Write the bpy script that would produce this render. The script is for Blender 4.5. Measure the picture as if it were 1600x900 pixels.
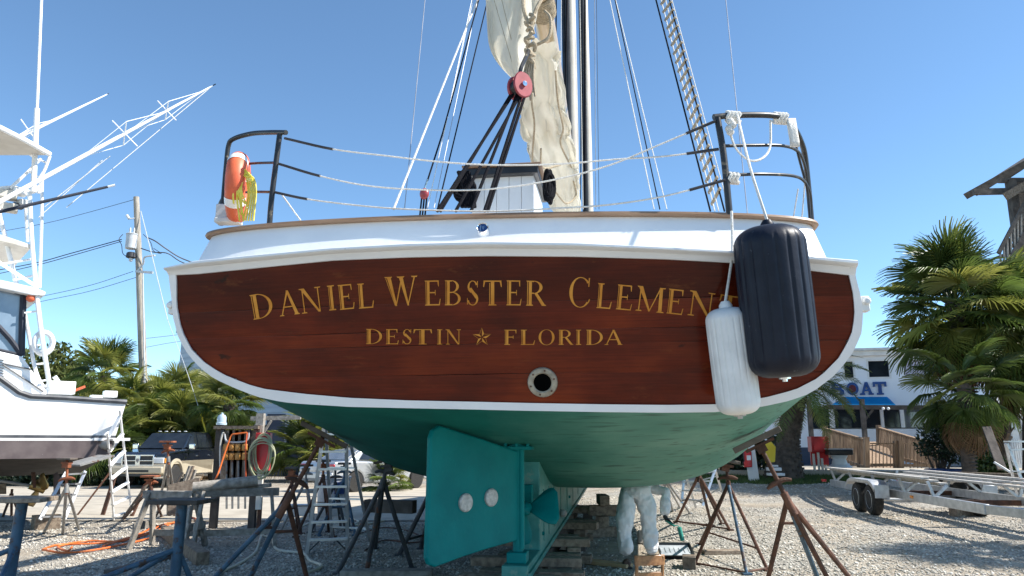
import bpy, math, random
import numpy as np
from mathutils import Vector as V, Matrix, noise
random.seed(11); RNG = np.random.default_rng(5)
for o in list(bpy.data.objects): bpy.data.objects.remove(o)
sc = bpy.context.scene; COL = sc.collection
R = math.radians; PI = math.pi

# ------------------------------------------------------------ camera, sky, sun, exposure
EYE = V((0, 0, 1.6)); PITCH = math.atan(242/1200)
cd = bpy.data.cameras.new('camera'); cam = bpy.data.objects.new('camera', cd); COL.objects.link(cam)
cd.sensor_width = 36; cd.lens = 27; cd.clip_start = .05; cd.clip_end = 3000
cam.location = EYE; cam.rotation_euler = (PI/2 + PITCH, 0, 0); sc.camera = cam
SUN_EL, SUN_AZ = R(46), R(-4)             # azimuth measured from +X towards +Y
w = bpy.data.worlds.new('World'); sc.world = w; w.use_nodes = True
nt = w.node_tree; bg = nt.nodes['Background']
sky = nt.nodes.new('ShaderNodeTexSky'); sky.sky_type = 'NISHITA'; sky.sun_disc = False
sky.sun_elevation = SUN_EL; sky.sun_rotation = PI/2 - SUN_AZ
sky.air_density = 0.75; sky.dust_density = 0.0; sky.ozone_density = 3.5; sky.altitude = 300
tint = nt.nodes.new('ShaderNodeMixRGB'); tint.blend_type = 'MULTIPLY'; tint.inputs[0].default_value = 1; tint.inputs[2].default_value = (.98, 1.10, 1.05, 1)   # the camera's white balance
nt.links.new(sky.outputs[0], tint.inputs[1]); nt.links.new(tint.outputs[0], bg.inputs[0]); bg.inputs[1].default_value = 0.126
sd = bpy.data.lights.new('sun', 'SUN'); sun = bpy.data.objects.new('sun', sd); COL.objects.link(sun)
sd.energy = 5.0; sd.angle = R(.53); sd.color = (1, .95, .87)
S = V((math.cos(SUN_EL)*math.cos(SUN_AZ), math.cos(SUN_EL)*math.sin(SUN_AZ), math.sin(SUN_EL)))
sun.rotation_euler = S.to_track_quat('Z', 'Y').to_euler(); sun.location = (30, 0, 40)
sc.view_settings.view_transform = 'Standard'; sc.view_settings.look = 'None'
sc.view_settings.exposure = 0.88; sc.view_settings.gamma = 1

# ------------------------------------------------------------ photo measurements -> places
def ray(px, py):
    u = (px-800)/1200; v = (450-py)/1200
    return V((u, math.cos(PITCH)-v*math.sin(PITCH), math.sin(PITCH)+v*math.cos(PITCH)))
def W(px, py, y):                        # point at distance y into the scene
    r = ray(px, py); return EYE + r*(y/r.y)
def H(px, py, z):                        # point at height z
    r = ray(px, py); return EYE + r*((z-EYE.z)/r.z)
def G(px, py, z=0.): return H(px, py, z)
def ss(a, b, t):
    t = min(1, max(0, (t-a)/(b-a))); return t*t*(3-2*t)
def gz(x, y):                            # the lot rises a little towards the building on the right
    return .55*ss(20, 29, y)*ss(1, 6, x)

# ------------------------------------------------------------ materials
MAT = {}
def new_mat(name):
    m = bpy.data.materials.new(name); m.use_nodes = True; MAT[name] = m
    nt = m.node_tree; return m, nt, nt.nodes, nt.links, nt.nodes['Principled BSDF']
def c4(c): return (c[0], c[1], c[2], 1)
def ramp(nodes, stops):
    r = nodes.new('ShaderNodeValToRGB'); e = r.color_ramp.elements
    while len(e) < len(stops): e.new(.5)
    for i, (p, c) in enumerate(stops): e[i].position = p; e[i].color = c4(c)
    return r
def mat(name, c1, c2=None, rough=.6, metal=0, scale=3, stretch=(1,1,1), lo=.35, hi=.65, detail=6, bump=0, bscale=None,
        coat=0, coat_rough=.1, spots=None, spot_scale=5, spot_lo=.6, spot_w=.05, island=0, spec=.5, transl=0, rand=0, rough2=None):
    """principled surface with two-tone noise, optional worn spots of another colour and relief"""
    m, nt, N, L, b = new_mat(name)
    if c2 is None: c2 = tuple(min(1, x*1.25) for x in c1)
    tc = N.new('ShaderNodeTexCoord'); mp = N.new('ShaderNodeMapping'); mp.inputs['Scale'].default_value = stretch
    L.new(tc.outputs['Object'], mp.inputs[0])
    vec = mp.outputs[0]
    if rand:
        oi = N.new('ShaderNodeObjectInfo'); ad = N.new('ShaderNodeVectorMath'); ad.operation = 'ADD'
        sc_ = N.new('ShaderNodeMath'); sc_.operation = 'MULTIPLY'; sc_.inputs[1].default_value = 37
        L.new(oi.outputs['Random'], sc_.inputs[0]); L.new(vec, ad.inputs[0]); L.new(sc_.outputs[0], ad.inputs[1]); vec = ad.outputs[0]
    n = N.new('ShaderNodeTexNoise'); n.inputs['Scale'].default_value = scale; n.inputs['Detail'].default_value = detail
    L.new(vec, n.inputs['Vector'])
    r = ramp(N, [(lo, c1), (hi, c2)]); L.new(n.outputs[0], r.inputs[0]); col = r.outputs[0]
    if rand:
        hs = N.new('ShaderNodeHueSaturation'); mr = N.new('ShaderNodeMapRange')
        mr.inputs[3].default_value = 1-rand; mr.inputs[4].default_value = 1+rand
        L.new(oi.outputs['Random'], mr.inputs[0]); L.new(mr.outputs[0], hs.inputs['Value']); L.new(col, hs.inputs['Color']); col = hs.outputs[0]
    if island:
        ge = N.new('ShaderNodeNewGeometry'); hs = N.new('ShaderNodeHueSaturation'); mr = N.new('ShaderNodeMapRange')
        mr.inputs[3].default_value = 1-island; mr.inputs[4].default_value = 1+island
        L.new(ge.outputs['Random Per Island'], mr.inputs[0]); L.new(mr.outputs[0], hs.inputs['Value']); L.new(col, hs.inputs['Color']); col = hs.outputs[0]
    if spots:
        s = N.new('ShaderNodeTexNoise'); s.inputs['Scale'].default_value = spot_scale; s.inputs['Detail'].default_value = 8
        s.inputs['Roughness'].default_value = .65
        L.new(vec, s.inputs['Vector'])
        sr = ramp(N, [(spot_lo, (0,0,0)), (spot_lo+spot_w, (1,1,1))]); L.new(s.outputs[0], sr.inputs[0])
        mx = N.new('ShaderNodeMixRGB'); L.new(sr.outputs[0], mx.inputs[0]); L.new(col, mx.inputs[1]); mx.inputs[2].default_value = c4(spots); col = mx.outputs[0]
    L.new(col, b.inputs['Base Color'])
    b.inputs['Roughness'].default_value = rough; b.inputs['Metallic'].default_value = metal
    b.inputs['Specular IOR Level'].default_value = spec
    if rough2 is not None:
        mr = N.new('ShaderNodeMapRange'); mr.inputs[3].default_value = rough; mr.inputs[4].default_value = rough2
        L.new(n.outputs[0], mr.inputs[0]); L.new(mr.outputs[0], b.inputs['Roughness'])
    if coat: b.inputs['Coat Weight'].default_value = coat; b.inputs['Coat Roughness'].default_value = coat_rough
    if bump:
        n2 = N.new('ShaderNodeTexNoise'); n2.inputs['Scale'].default_value = bscale or scale*6; n2.inputs['Detail'].default_value = 5
        L.new(vec, n2.inputs['Vector'])
        bm = N.new('ShaderNodeBump'); bm.inputs['Strength'].default_value = bump; bm.inputs['Distance'].default_value = .02
        L.new(n2.outputs[0], bm.inputs['Height']); L.new(bm.outputs[0], b.inputs['Normal'])
    if transl:
        t = N.new('ShaderNodeBsdfTranslucent'); L.new(col, t.inputs[0]); ms = N.new('ShaderNodeMixShader'); ms.inputs[0].default_value = transl
        L.new(b.outputs[0], ms.inputs[1]); L.new(t.outputs[0], ms.inputs[2]); L.new(ms.outputs[0], N['Material Output'].inputs[0])
    return m

mat('white_paint', (.75,.76,.77), (.82,.83,.83), rough=.35, scale=2, bump=.12, bscale=14, spots=(.52,.50,.45), spot_scale=8, spot_lo=.69, spot_w=.08)
mat('white_trim', (.66,.66,.64), (.79,.79,.77), rough=.4, scale=3, bump=.15, bscale=25, spots=(.42,.38,.31), spot_scale=9, spot_lo=.67, spot_w=.06)
mat('gelcoat', (.80,.81,.80), (.86,.86,.85), rough=.18, scale=1, coat=.3)
mat('white_metal', (.78,.79,.80), (.84,.85,.85), rough=.3, scale=4)
mat('dull_white', (.55,.55,.54), (.72,.72,.70), rough=.6, scale=4)
mat('teak_cap', (.22,.13,.075), (.30,.19,.12), rough=.45, scale=3, stretch=(1,1,8), bump=.1)
mat('gold_leaf', (.54,.195,.02), (.66,.28,.04), rough=.5, scale=10, spec=.25)
mat('black_tube', (.012,.012,.013), (.03,.028,.025), rough=.35, scale=5, spots=(.30,.25,.16), spot_scale=6, spot_lo=.60, spot_w=.12)
mat('black_rope', (.004,.004,.006), (.012,.012,.016), spec=.1, rough=.85, scale=60, bump=.6, bscale=90)
mat('white_rope', (.62,.60,.55), (.78,.76,.71), rough=.8, scale=40, bump=.5, bscale=90)
mat('tan_rope', (.30,.24,.16), (.46,.38,.27), rough=.85, scale=40, bump=.6, bscale=80)
mat('yellow_rope', (.70,.54,.03), (.84,.70,.12), rough=.7, scale=20)
mat('steel_wire', (.34,.35,.37), (.5,.5,.52), rough=.4, metal=.6)
mat('dark_wire', (.02,.02,.025), (.04,.04,.045), rough=.6)
mat('chrome', (.70,.71,.72), (.8,.8,.8), rough=.12, metal=1)
mat('spar_varnish', (.50,.36,.20), (.62,.47,.29), rough=.3, scale=2, stretch=(4,1,4), coat=.4)
mat('mast_paint', (.52,.47,.40), (.62,.57,.49), rough=.4, scale=2)
mat('sail_cloth', (.72,.69,.61), (.84,.82,.75), rough=.85, scale=1.5, bump=.7, bscale=16, stretch=(1.6,1.6,.5), transl=.52)
mat('block_red', (.27,.035,.042), (.36,.06,.068), rough=.35, scale=8, spots=(.6,.55,.5), spot_scale=14, spot_lo=.68)
mat('buoy_orange', (.62,.10,.035), (.70,.15,.06), rough=.5, scale=5)
mat('fender_navy', (.008,.010,.019), (.014,.018,.030), spec=.22, rough=.36, scale=6, bump=.12, bscale=30, spots=(.10,.11,.13), spot_scale=16, spot_lo=.66, rough2=.5)
mat('fender_white', (.66,.66,.64), (.76,.76,.74), rough=.42, scale=6, bump=.06, bscale=30)
mat('groove_dirt', (.24,.22,.19), (.42,.40,.36), rough=.7, scale=20)
mat('teal_paint', (.001,.150,.150), (.002,.185,.18), spec=.1, rough=.45, scale=3, bump=.2, bscale=20, spots=(.006,.215,.205), spot_scale=4, spot_lo=.56, spot_w=.2)
mat('keel_paint', (.012,.17,.15), (.05,.25,.22), rough=.5, scale=5, bump=.35, bscale=16, spots=(.10,.24,.20), spot_scale=7, spot_lo=.55)
mat('zinc', (.36,.35,.33), (.56,.54,.51), rough=.55, scale=30, metal=.3, bump=.5, bscale=40)
mat('bronze', (.32,.22,.09), (.48,.36,.15), rough=.35, metal=.8, scale=8)
mat('rust', (.055,.026,.017), (.13,.055,.032), rough=.8, scale=9, bump=.4, rand=.3)
mat('rusty_blue', (.030,.075,.125), (.06,.13,.20), rough=.6, scale=6, spots=(.07,.036,.024), spot_scale=7, spot_lo=.53, spot_w=.10, bump=.3)
mat('dark_steel', (.028,.033,.040), (.06,.065,.07), rough=.6, scale=7, spots=(.12,.05,.03), spot_scale=6, spot_lo=.58, bump=.3)
mat('grey_steel', (.20,.20,.20), (.32,.32,.31), rough=.5, scale=7, metal=.3, spots=(.16,.07,.04), spot_scale=6, spot_lo=.6)
mat('orange_rust', (.20,.065,.03), (.34,.11,.045), rough=.75, scale=8, bump=.3)
mat('aluminium', (.52,.53,.54), (.64,.65,.66), rough=.35, metal=.75, scale=6)
mat('galvanised', (.40,.42,.44), (.56,.58,.60), rough=.42, metal=.65, scale=9)
mat('old_timber', (.15,.11,.08), (.30,.24,.18), rough=.85, scale=3, stretch=(6,6,6), detail=8, bump=.5, bscale=20, rand=.35)
mat('grey_timber', (.20,.18,.155), (.36,.33,.29), rough=.88, scale=4, stretch=(3,3,3), detail=8, bump=.5, bscale=24, rand=.25)
mat('new_timber', (.44,.29,.15), (.56,.40,.23), rough=.75, scale=4, bump=.25, rand=.12)
mat('dark_timber', (.055,.045,.038), (.12,.10,.085), rough=.85, scale=4, bump=.4, rand=.25)
mat('chair_wood', (.20,.09,.035), (.34,.17,.07), rough=.4, scale=5, stretch=(6,1,6), coat=.3)
mat('coverall', (.70,.71,.72), (.82,.83,.83), rough=.8, scale=3, bump=.9, bscale=11, stretch=(1,1,.45), spots=(.07,.13,.13), spot_scale=2.6, spot_lo=.62, spot_w=.1)
mat('bore_shade', (.002,.002,.002), (.003,.003,.003), rough=1, spec=0)
mat('old_brass', (.27,.23,.17), (.42,.37,.28), rough=.55, scale=20, metal=.2, bump=.4)
mat('glove', (.012,.012,.014), (.03,.03,.03), rough=.6)
mat('boot', (.055,.028,.018), (.10,.055,.035), rough=.6)
mat('skin', (.45,.27,.19), (.52,.32,.23), rough=.5)
mat('roller_green', (.006,.22,.17), (.012,.27,.21), rough=.55, scale=20, bump=.4)
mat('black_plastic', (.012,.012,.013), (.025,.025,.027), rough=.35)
mat('wet_paint', (.30,.34,.38), (.5,.53,.56), rough=.15, scale=8)
mat('bottom_paint', (.085,.065,.068), (.13,.105,.105), rough=.7, scale=4, spots=(.6,.6,.6), spot_scale=5, spot_lo=.69, spot_w=.02)
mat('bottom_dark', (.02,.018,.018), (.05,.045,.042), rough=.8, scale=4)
mat('rub_rail', (.05,.055,.065), (.11,.115,.125), rough=.5, scale=5)
mat('canvas_tan', (.56,.52,.45), (.64,.60,.53), rough=.85, scale=4)
mat('navy_canvas', (.012,.016,.03), (.022,.028,.045), rough=.7)
mat('clear_vinyl', (.16,.22,.29), (.26,.33,.40), rough=.08, coat=1, coat_rough=.05, scale=1.5)
mat('glass_dark', (.012,.016,.022), (.02,.026,.034), rough=.06, spec=.5)
mat('glass_grey', (.10,.11,.12), (.16,.17,.18), rough=.06, coat=1, coat_rough=.03)
mat('blind_lilac', (.40,.36,.46), (.48,.44,.54), rough=.4, coat=.6, coat_rough=.05)
mat('car_black', (.006,.008,.013), (.010,.013,.02), rough=.2, coat=1, coat_rough=.03)
mat('car_beige', (.44,.38,.28), (.48,.42,.31), rough=.3, coat=.7, coat_rough=.06)
mat('car_silver', (.44,.46,.48), (.48,.50,.52), rough=.28, metal=.35, coat=.8, coat_rough=.05)
mat('tyre', (.012,.012,.012), (.028,.027,.026), rough=.85, scale=20)
mat('headlamp', (.55,.58,.60), (.75,.78,.8), rough=.08, coat=1)
mat('tail_red', (.42,.012,.015), (.5,.02,.02), rough=.2, coat=1)
mat('amber', (.6,.2,.02), (.65,.25,.03), rough=.2)
mat('red_box', (.48,.012,.016), (.56,.022,.026), rough=.4, scale=6)
mat('yellow_paint', (.70,.48,.02), (.78,.56,.04), rough=.5)
mat('outlet_tan', (.46,.22,.05), (.58,.30,.08), rough=.5, scale=20)
mat('orange_cord', (.66,.13,.02), (.75,.19,.04), rough=.5)
mat('hose_cream', (.50,.46,.36), (.62,.58,.47), rough=.6)
mat('hose_green', (.32,.34,.19), (.44,.45,.28), rough=.6)
mat('pvc', (.62,.60,.54), (.72,.70,.64), rough=.5)
mat('lamp_blue', (.38,.50,.58), (.5,.62,.7), rough=.2, coat=.5)
mat('barrel_white', (.40,.42,.45), (.60,.62,.64), rough=.6, scale=5, spots=(.10,.10,.11), spot_scale=6, spot_lo=.64, spot_w=.04)
mat('blue_plastic', (.02,.05,.16), (.04,.08,.22), rough=.4)
mat('sign_blue', (.012,.055,.20), (.02,.08,.26), rough=.4)
mat('awning_blue', (.01,.42,.76), (.015,.47,.82), rough=.7, transl=.65)
mat('wall_white', (.74,.77,.81), (.80,.82,.85), rough=.7, scale=.7, bump=.1, bscale=30)
mat('wall_navy', (.035,.05,.085), (.05,.07,.11), rough=.7)
mat('wall_blue', (.34,.42,.49), (.42,.50,.57), rough=.6, scale=.6, stretch=(1,1,6))
mat('pole_wood', (.26,.23,.19), (.40,.37,.32), rough=.85, scale=3, stretch=(6,6,.4), bump=.4, bscale=18)
mat('picket_wood', (.17,.11,.07), (.33,.23,.15), rough=.85, scale=3, stretch=(5,5,.6), bump=.3, rand=.3)
mat('concrete', (.34,.30,.24), (.45,.405,.33), rough=.85, scale=2, bump=.15, bscale=30)
mat('grey_can', (.46,.48,.50), (.56,.58,.59), rough=.45)
mat('stone', (.26,.24,.205), (.58,.545,.48), rough=.9, scale=4, island=.45)
mat('sign_maroon', (.10,.012,.02), (.14,.02,.03), rough=.4)
mat('bunk_grey', (.36,.34,.31), (.52,.50,.47), rough=.85, scale=4, stretch=(3,3,3), bump=.3)
# foliage
mat('palm_green', (.060,.10,.020), (.135,.185,.040), rough=.4, scale=1.5, transl=.38, rand=.35, spec=.5)
mat('palm_olive', (.18,.21,.034), (.32,.32,.075), rough=.42, scale=1.5, transl=.42, rand=.25, spec=.6)
mat('palm_dead', (.17,.10,.05), (.30,.19,.10), rough=.8, scale=2, transl=.15, rand=.3)
mat('palm_trunk', (.045,.035,.028), (.11,.085,.066), rough=.9, scale=5, bump=.8, bscale=18)
mat('boot_fibre', (.13,.095,.07), (.26,.20,.15), rough=.9, scale=5, bump=.6, rand=.3)
mat('leaf_green', (.04,.075,.018), (.085,.13,.03), rough=.5, scale=1, transl=.3, island=.4)
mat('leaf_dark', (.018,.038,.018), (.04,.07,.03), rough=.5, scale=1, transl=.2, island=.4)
mat('leaf_olive', (.075,.10,.022), (.13,.15,.04), rough=.5, scale=1, transl=.3, island=.4)
mat('grass', (.045,.085,.018), (.09,.13,.03), rough=.7, island=.4, transl=.2)

def wood_transom():
    m, nt, N, L, b = new_mat('varnished_wood')
    tc = N.new('ShaderNodeTexCoord'); oi = N.new('ShaderNodeObjectInfo')
    mul = N.new('ShaderNodeMath'); mul.operation = 'MULTIPLY'; mul.inputs[1].default_value = 53; L.new(oi.outputs['Random'], mul.inputs[0])
    ad = N.new('ShaderNodeVectorMath'); ad.operation = 'ADD'; L.new(tc.outputs['Object'], ad.inputs[0]); L.new(mul.outputs[0], ad.inputs[1])
    def noise_(scale, stretch, det=7, rough=.55):
        mp = N.new('ShaderNodeMapping'); mp.inputs['Scale'].default_value = stretch; L.new(ad.outputs[0], mp.inputs[0])
        n = N.new('ShaderNodeTexNoise'); n.inputs['Scale'].default_value = scale; n.inputs['Detail'].default_value = det; n.inputs['Roughness'].default_value = rough
        L.new(mp.outputs[0], n.inputs['Vector']); return n
    blot = noise_(1.1, (1,1,2.2)); r1 = ramp(N, [(.28,(.050,.0062,.0026)),(.5,(.100,.0120,.0034)),(.74,(.175,.0260,.0055))]); L.new(blot.outputs[0], r1.inputs[0])
    grain = noise_(9, (.25,1,9), 9, .7); r2 = ramp(N, [(.3,(.62,.6,.58)),(.7,(1.25,1.22,1.2))]); L.new(grain.outputs[0], r2.inputs[0])
    m1 = N.new('ShaderNodeMixRGB'); m1.blend_type = 'MULTIPLY'; m1.inputs[0].default_value = 1; L.new(r1.outputs[0], m1.inputs[1]); L.new(r2.outputs[0], m1.inputs[2])
    hs = N.new('ShaderNodeHueSaturation'); mr = N.new('ShaderNodeMapRange'); mr.inputs[3].default_value = .75; mr.inputs[4].default_value = 1.3
    L.new(oi.outputs['Random'], mr.inputs[0]); L.new(mr.outputs[0], hs.inputs['Value']); L.new(m1.outputs[0], hs.inputs['Color'])
    wear = noise_(2.6, (1,1,3.2), 9, .72); r3 = ramp(N, [(.60,(0,0,0)),(.76,(.6,.6,.6))]); L.new(wear.outputs[0], r3.inputs[0])
    m2 = N.new('ShaderNodeMixRGB'); L.new(r3.outputs[0], m2.inputs[0]); L.new(hs.outputs[0], m2.inputs[1]); m2.inputs[2].default_value = (.20,.062,.016,1)
    knot = noise_(5.5, (1,1,1.6), 3, .5); r4 = ramp(N, [(.70,(0,0,0)),(.76,(.8,.8,.8))]); L.new(knot.outputs[0], r4.inputs[0])
    m3 = N.new('ShaderNodeMixRGB'); L.new(r4.outputs[0], m3.inputs[0]); L.new(m2.outputs[0], m3.inputs[1]); m3.inputs[2].default_value = (.014,.006,.004,1)
    L.new(m3.outputs[0], b.inputs['Base Color'])
    b.inputs['Roughness'].default_value = .4; b.inputs['Specular IOR Level'].default_value = .05; b.inputs['Coat Weight'].default_value = .34; b.inputs['Coat Roughness'].default_value = .12
    rip = noise_(3.5, (1,1,1.5), 3, .5); bm = N.new('ShaderNodeBump'); bm.inputs['Strength'].default_value = .16; bm.inputs['Distance'].default_value = .03
    L.new(rip.outputs[0], bm.inputs['Height']); L.new(bm.outputs[0], b.inputs['Coat Normal']); L.new(bm.outputs[0], b.inputs['Normal'])
wood_transom()

def hull_paint():
    """antifouling: fresh teal to port, older chalky green still to be painted to starboard, white topsides above the waterline"""
    m, nt, N, L, b = new_mat('hull_paint')
    tc = N.new('ShaderNodeTexCoord'); sx = N.new('ShaderNodeSeparateXYZ'); L.new(tc.outputs['Object'], sx.inputs[0])
    def noise_(scale, stretch, det=6):
        mp = N.new('ShaderNodeMapping'); mp.inputs['Scale'].default_value = stretch; L.new(tc.outputs['Object'], mp.inputs[0])
        n = N.new('ShaderNodeTexNoise'); n.inputs['Scale'].default_value = scale; n.inputs['Detail'].default_value = det; L.new(mp.outputs[0], n.inputs['Vector']); return n
    edge = noise_(2.2, (1,.4,1)); ma = N.new('ShaderNodeMath'); ma.operation = 'MULTIPLY_ADD'; ma.inputs[1].default_value = 1.4; L.new(edge.outputs[0], ma.inputs[0]); L.new(sx.outputs['X'], ma.inputs[2])
    fr = N.new('ShaderNodeMapRange'); fr.inputs[1].default_value = .55; fr.inputs[2].default_value = 1.6; L.new(ma.outputs[0], fr.inputs[0])
    old = noise_(1.6, (.8,1.0,1.6), 9); ro = ramp(N, [(.3,(.062,.24,.19)),(.5,(.095,.29,.23)),(.72,(.15,.345,.275))]); L.new(old.outputs[0], ro.inputs[0])
    strk = noise_(5, (.5,1.6,9), 9); rs = ramp(N, [(.56,(0,0,0)),(.68,(.75,.75,.75))]); L.new(strk.outputs[0], rs.inputs[0])
    mo = N.new('ShaderNodeMixRGB'); L.new(rs.outputs[0], mo.inputs[0]); L.new(ro.outputs[0], mo.inputs[1]); mo.inputs[2].default_value = (.024,.085,.068,1)
    new = noise_(3, (1,1,1)); rn = ramp(N, [(.35,(.005,.125,.10)),(.65,(.008,.155,.125))]); L.new(new.outputs[0], rn.inputs[0])
    mx = N.new('ShaderNodeMixRGB'); L.new(fr.outputs[0], mx.inputs[0]); L.new(rn.outputs[0], mx.inputs[1]); L.new(mo.outputs[0], mx.inputs[2])
    rim = noise_(6, (1,1,1), 4); mz = N.new('ShaderNodeMath'); mz.operation = 'MULTIPLY_ADD'; mz.inputs[1].default_value = .012; L.new(rim.outputs[0], mz.inputs[0]); L.new(sx.outputs['Z'], mz.inputs[2])
    gt = N.new('ShaderNodeMath'); gt.operation = 'GREATER_THAN'; gt.inputs[1].default_value = 2.03; L.new(mz.outputs[0], gt.inputs[0])
    mw = N.new('ShaderNodeMixRGB'); L.new(gt.outputs[0], mw.inputs[0]); L.new(mx.outputs[0], mw.inputs[1]); mw.inputs[2].default_value = (.72,.72,.70,1)
    L.new(mw.outputs[0], b.inputs['Base Color']); b.inputs['Roughness'].default_value = .6; b.inputs['Specular IOR Level'].default_value = .25
    bp = noise_(12, (1,1,1), 5); bm = N.new('ShaderNodeBump'); bm.inputs['Strength'].default_value = .12; bm.inputs['Distance'].default_value = .02
    L.new(bp.outputs[0], bm.inputs['Height']); L.new(bm.outputs[0], b.inputs['Normal'])
hull_paint()

def ground_mat():
    m, nt, N, L, b = new_mat('gravel_ground')
    ge = N.new('ShaderNodeNewGeometry')
    v1 = N.new('ShaderNodeTexVoronoi'); v1.inputs['Scale'].default_value = 46; L.new(ge.outputs['Position'], v1.inputs['Vector'])
    bw = N.new('ShaderNodeRGBToBW'); L.new(v1.outputs['Color'], bw.inputs[0])
    r1 = ramp(N, [(.15,(.18,.165,.14)),(.45,(.36,.335,.29)),(.85,(.57,.54,.48))]); L.new(bw.outputs[0], r1.inputs[0])
    n1 = N.new('ShaderNodeTexNoise'); n1.inputs['Scale'].default_value = .45; n1.inputs['Detail'].default_value = 7; L.new(ge.outputs['Position'], n1.inputs['Vector'])
    rf = ramp(N, [(.42,(0,0,0)),(.60,(.9,.9,.9))]); L.new(n1.outputs[0], rf.inputs[0])
    n2 = N.new('ShaderNodeTexNoise'); n2.inputs['Scale'].default_value = 12; n2.inputs['Detail'].default_value = 8; L.new(ge.outputs['Position'], n2.inputs['Vector'])
    r2 = ramp(N, [(.3,(.32,.265,.20)),(.7,(.49,.425,.33))]); L.new(n2.outputs[0], r2.inputs[0])
    mx = N.new('ShaderNodeMixRGB'); L.new(rf.outputs[0], mx.inputs[0]); L.new(r1.outputs[0], mx.inputs[1]); L.new(r2.outputs[0], mx.inputs[2])
    n3 = N.new('ShaderNodeTexNoise'); n3.inputs['Scale'].default_value = 1.6; n3.inputs['Detail'].default_value = 6; L.new(ge.outputs['Position'], n3.inputs['Vector'])
    r3 = ramp(N, [(.3,(.72,.70,.68)),(.65,(1.08,1.07,1.05))]); L.new(n3.outputs[0], r3.inputs[0])
    mm = N.new('ShaderNodeMixRGB'); mm.blend_type = 'MULTIPLY'; mm.inputs[0].default_value = 1; L.new(mx.outputs[0], mm.inputs[1]); L.new(r3.outputs[0], mm.inputs[2])
    L.new(mm.outputs[0], b.inputs['Base Color']); b.inputs['Roughness'].default_value = .92
    bm = N.new('ShaderNodeBump'); bm.inputs['Strength'].default_value = .9; bm.inputs['Distance'].default_value = .03
    L.new(v1.outputs['Distance'], bm.inputs['Height']); bm.invert = True; L.new(bm.outputs[0], b.inputs['Normal'])
ground_mat()

# ------------------------------------------------------------ mesh builder
def frame(d, up=V((0,0,1))):
    d = d.normalized(); 
    if abs(d.dot(up)) > .98: up = V((0,1,0))
    s = d.cross(up).normalized(); return d, s, s.cross(d)
class MB:
    def __init__(s): s.v = []; s.f = []
    def add(s, vs, fs):
        n = len(s.v); s.v += [V(x) for x in vs]; s.f += [tuple(i+n for i in f) for f in fs]; return s
    def box(s, c, size, rz=0, M=None):
        M = M or Matrix.Rotation(rz, 3, 'Z'); c = V(c)
        vs = [c + M @ V((x*size[0]/2, y*size[1]/2, z*size[2]/2)) for z in (-1,1) for y in (-1,1) for x in (-1,1)]
        return s.add(vs, [(0,2,3,1),(4,5,7,6),(0,1,5,4),(2,6,7,3),(0,4,6,2),(1,3,7,5)])
    def beam(s, a, b, w, h, up=V((0,0,1))):
        a = V(a); b = V(b); d, sd, u = frame(b-a, up)
        vs = [p + sd*x*w/2 + u*z*h/2 for p in (a, b) for x, z in ((-1,-1),(1,-1),(1,1),(-1,1))]
        return s.add(vs, [(3,2,1,0),(4,5,6,7),(0,1,5,4),(1,2,6,5),(2,3,7,6),(3,0,4,7)])
    def tube(s, pts, r, n=8, cap=True):
        pts = [V(p) for p in pts]; rs = r if isinstance(r, (list, tuple)) else [r]*len(pts)
        vs = []; fs = []; pu = None
        for i, p in enumerate(pts):
            d = (pts[min(i+1, len(pts)-1)] - pts[max(i-1, 0)])
            if d.length < 1e-9: d = V((0,0,1))
            d.normalize()
            if pu is None: _, sd, u = frame(d)
            else:
                u = pu - d*pu.dot(d); 
                if u.length < 1e-6: _, sd, u = frame(d)
                u.normalize(); sd = d.cross(u)
            pu = u
            vs += [p + (sd*math.cos(2*PI*k/n) + u*math.sin(2*PI*k/n))*rs[i] for k in range(n)]
        for i in range(len(pts)-1):
            for k in range(n):
                a = i*n+k; b_ = i*n+(k+1)%n; fs.append((a, b_, b_+n, a+n))
        if cap: fs += [tuple(range(n))[::-1], tuple(range((len(pts)-1)*n, len(pts)*n))]
        return s.add(vs, fs)
    def lathe(s, prof, n=24, o=(0,0,0), M=None):
        M = M or Matrix.Identity(3); o = V(o)
        vs = [o + M @ V((r*math.cos(2*PI*k/n), r*math.sin(2*PI*k/n), z)) for r, z in prof for k in range(n)]
        fs = []
        for i in range(len(prof)-1):
            for k in range(n):
                a = i*n+k; b_ = i*n+(k+1)%n; fs.append((a, b_, b_+n, a+n))
        if prof[0][0] > 1e-6: fs.append(tuple(range(n))[::-1])
        if prof[-1][0] > 1e-6: fs.append(tuple(range((len(prof)-1)*n, len(prof)*n)))
        return s.add(vs, fs)
    def prism(s, poly, vec):
        n = len(poly); poly = [V(p) for p in poly]; vec = V(vec)
        fs = [tuple(range(n))[::-1], tuple(range(n, 2*n))] + [(i, (i+1)%n, (i+1)%n+n, i+n) for i in range(n)]
        return s.add(poly + [p+vec for p in poly], fs)
    def grid(s, rows, closed=False):
        m = len(rows[0]); fs = []
        for i in range(len(rows)-1):
            for k in range(m if closed else m-1):
                a = i*m+k; b_ = i*m+(k+1)%m; fs.append((a, b_, b_+m, a+m))
        return s.add([p for r_ in rows for p in r_], fs)
    def ball(s, c, r, n=10, sx=1, sy=1, sz=1):
        prof = [(math.sin(PI*i/n)*r + (1e-7 if i in (0, n) else 0), -math.cos(PI*i/n)*r) for i in range(n+1)]
        return s.lathe(prof, max(8, n+2), c, Matrix.Diagonal((sx, sy, sz)))
XF = {}
def finish(me, smooth, angle=40):
    if smooth:
        for p in me.polygons: p.use_smooth = True
        try: me.set_sharp_from_angle(angle=R(angle))
        except Exception: pass
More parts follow.
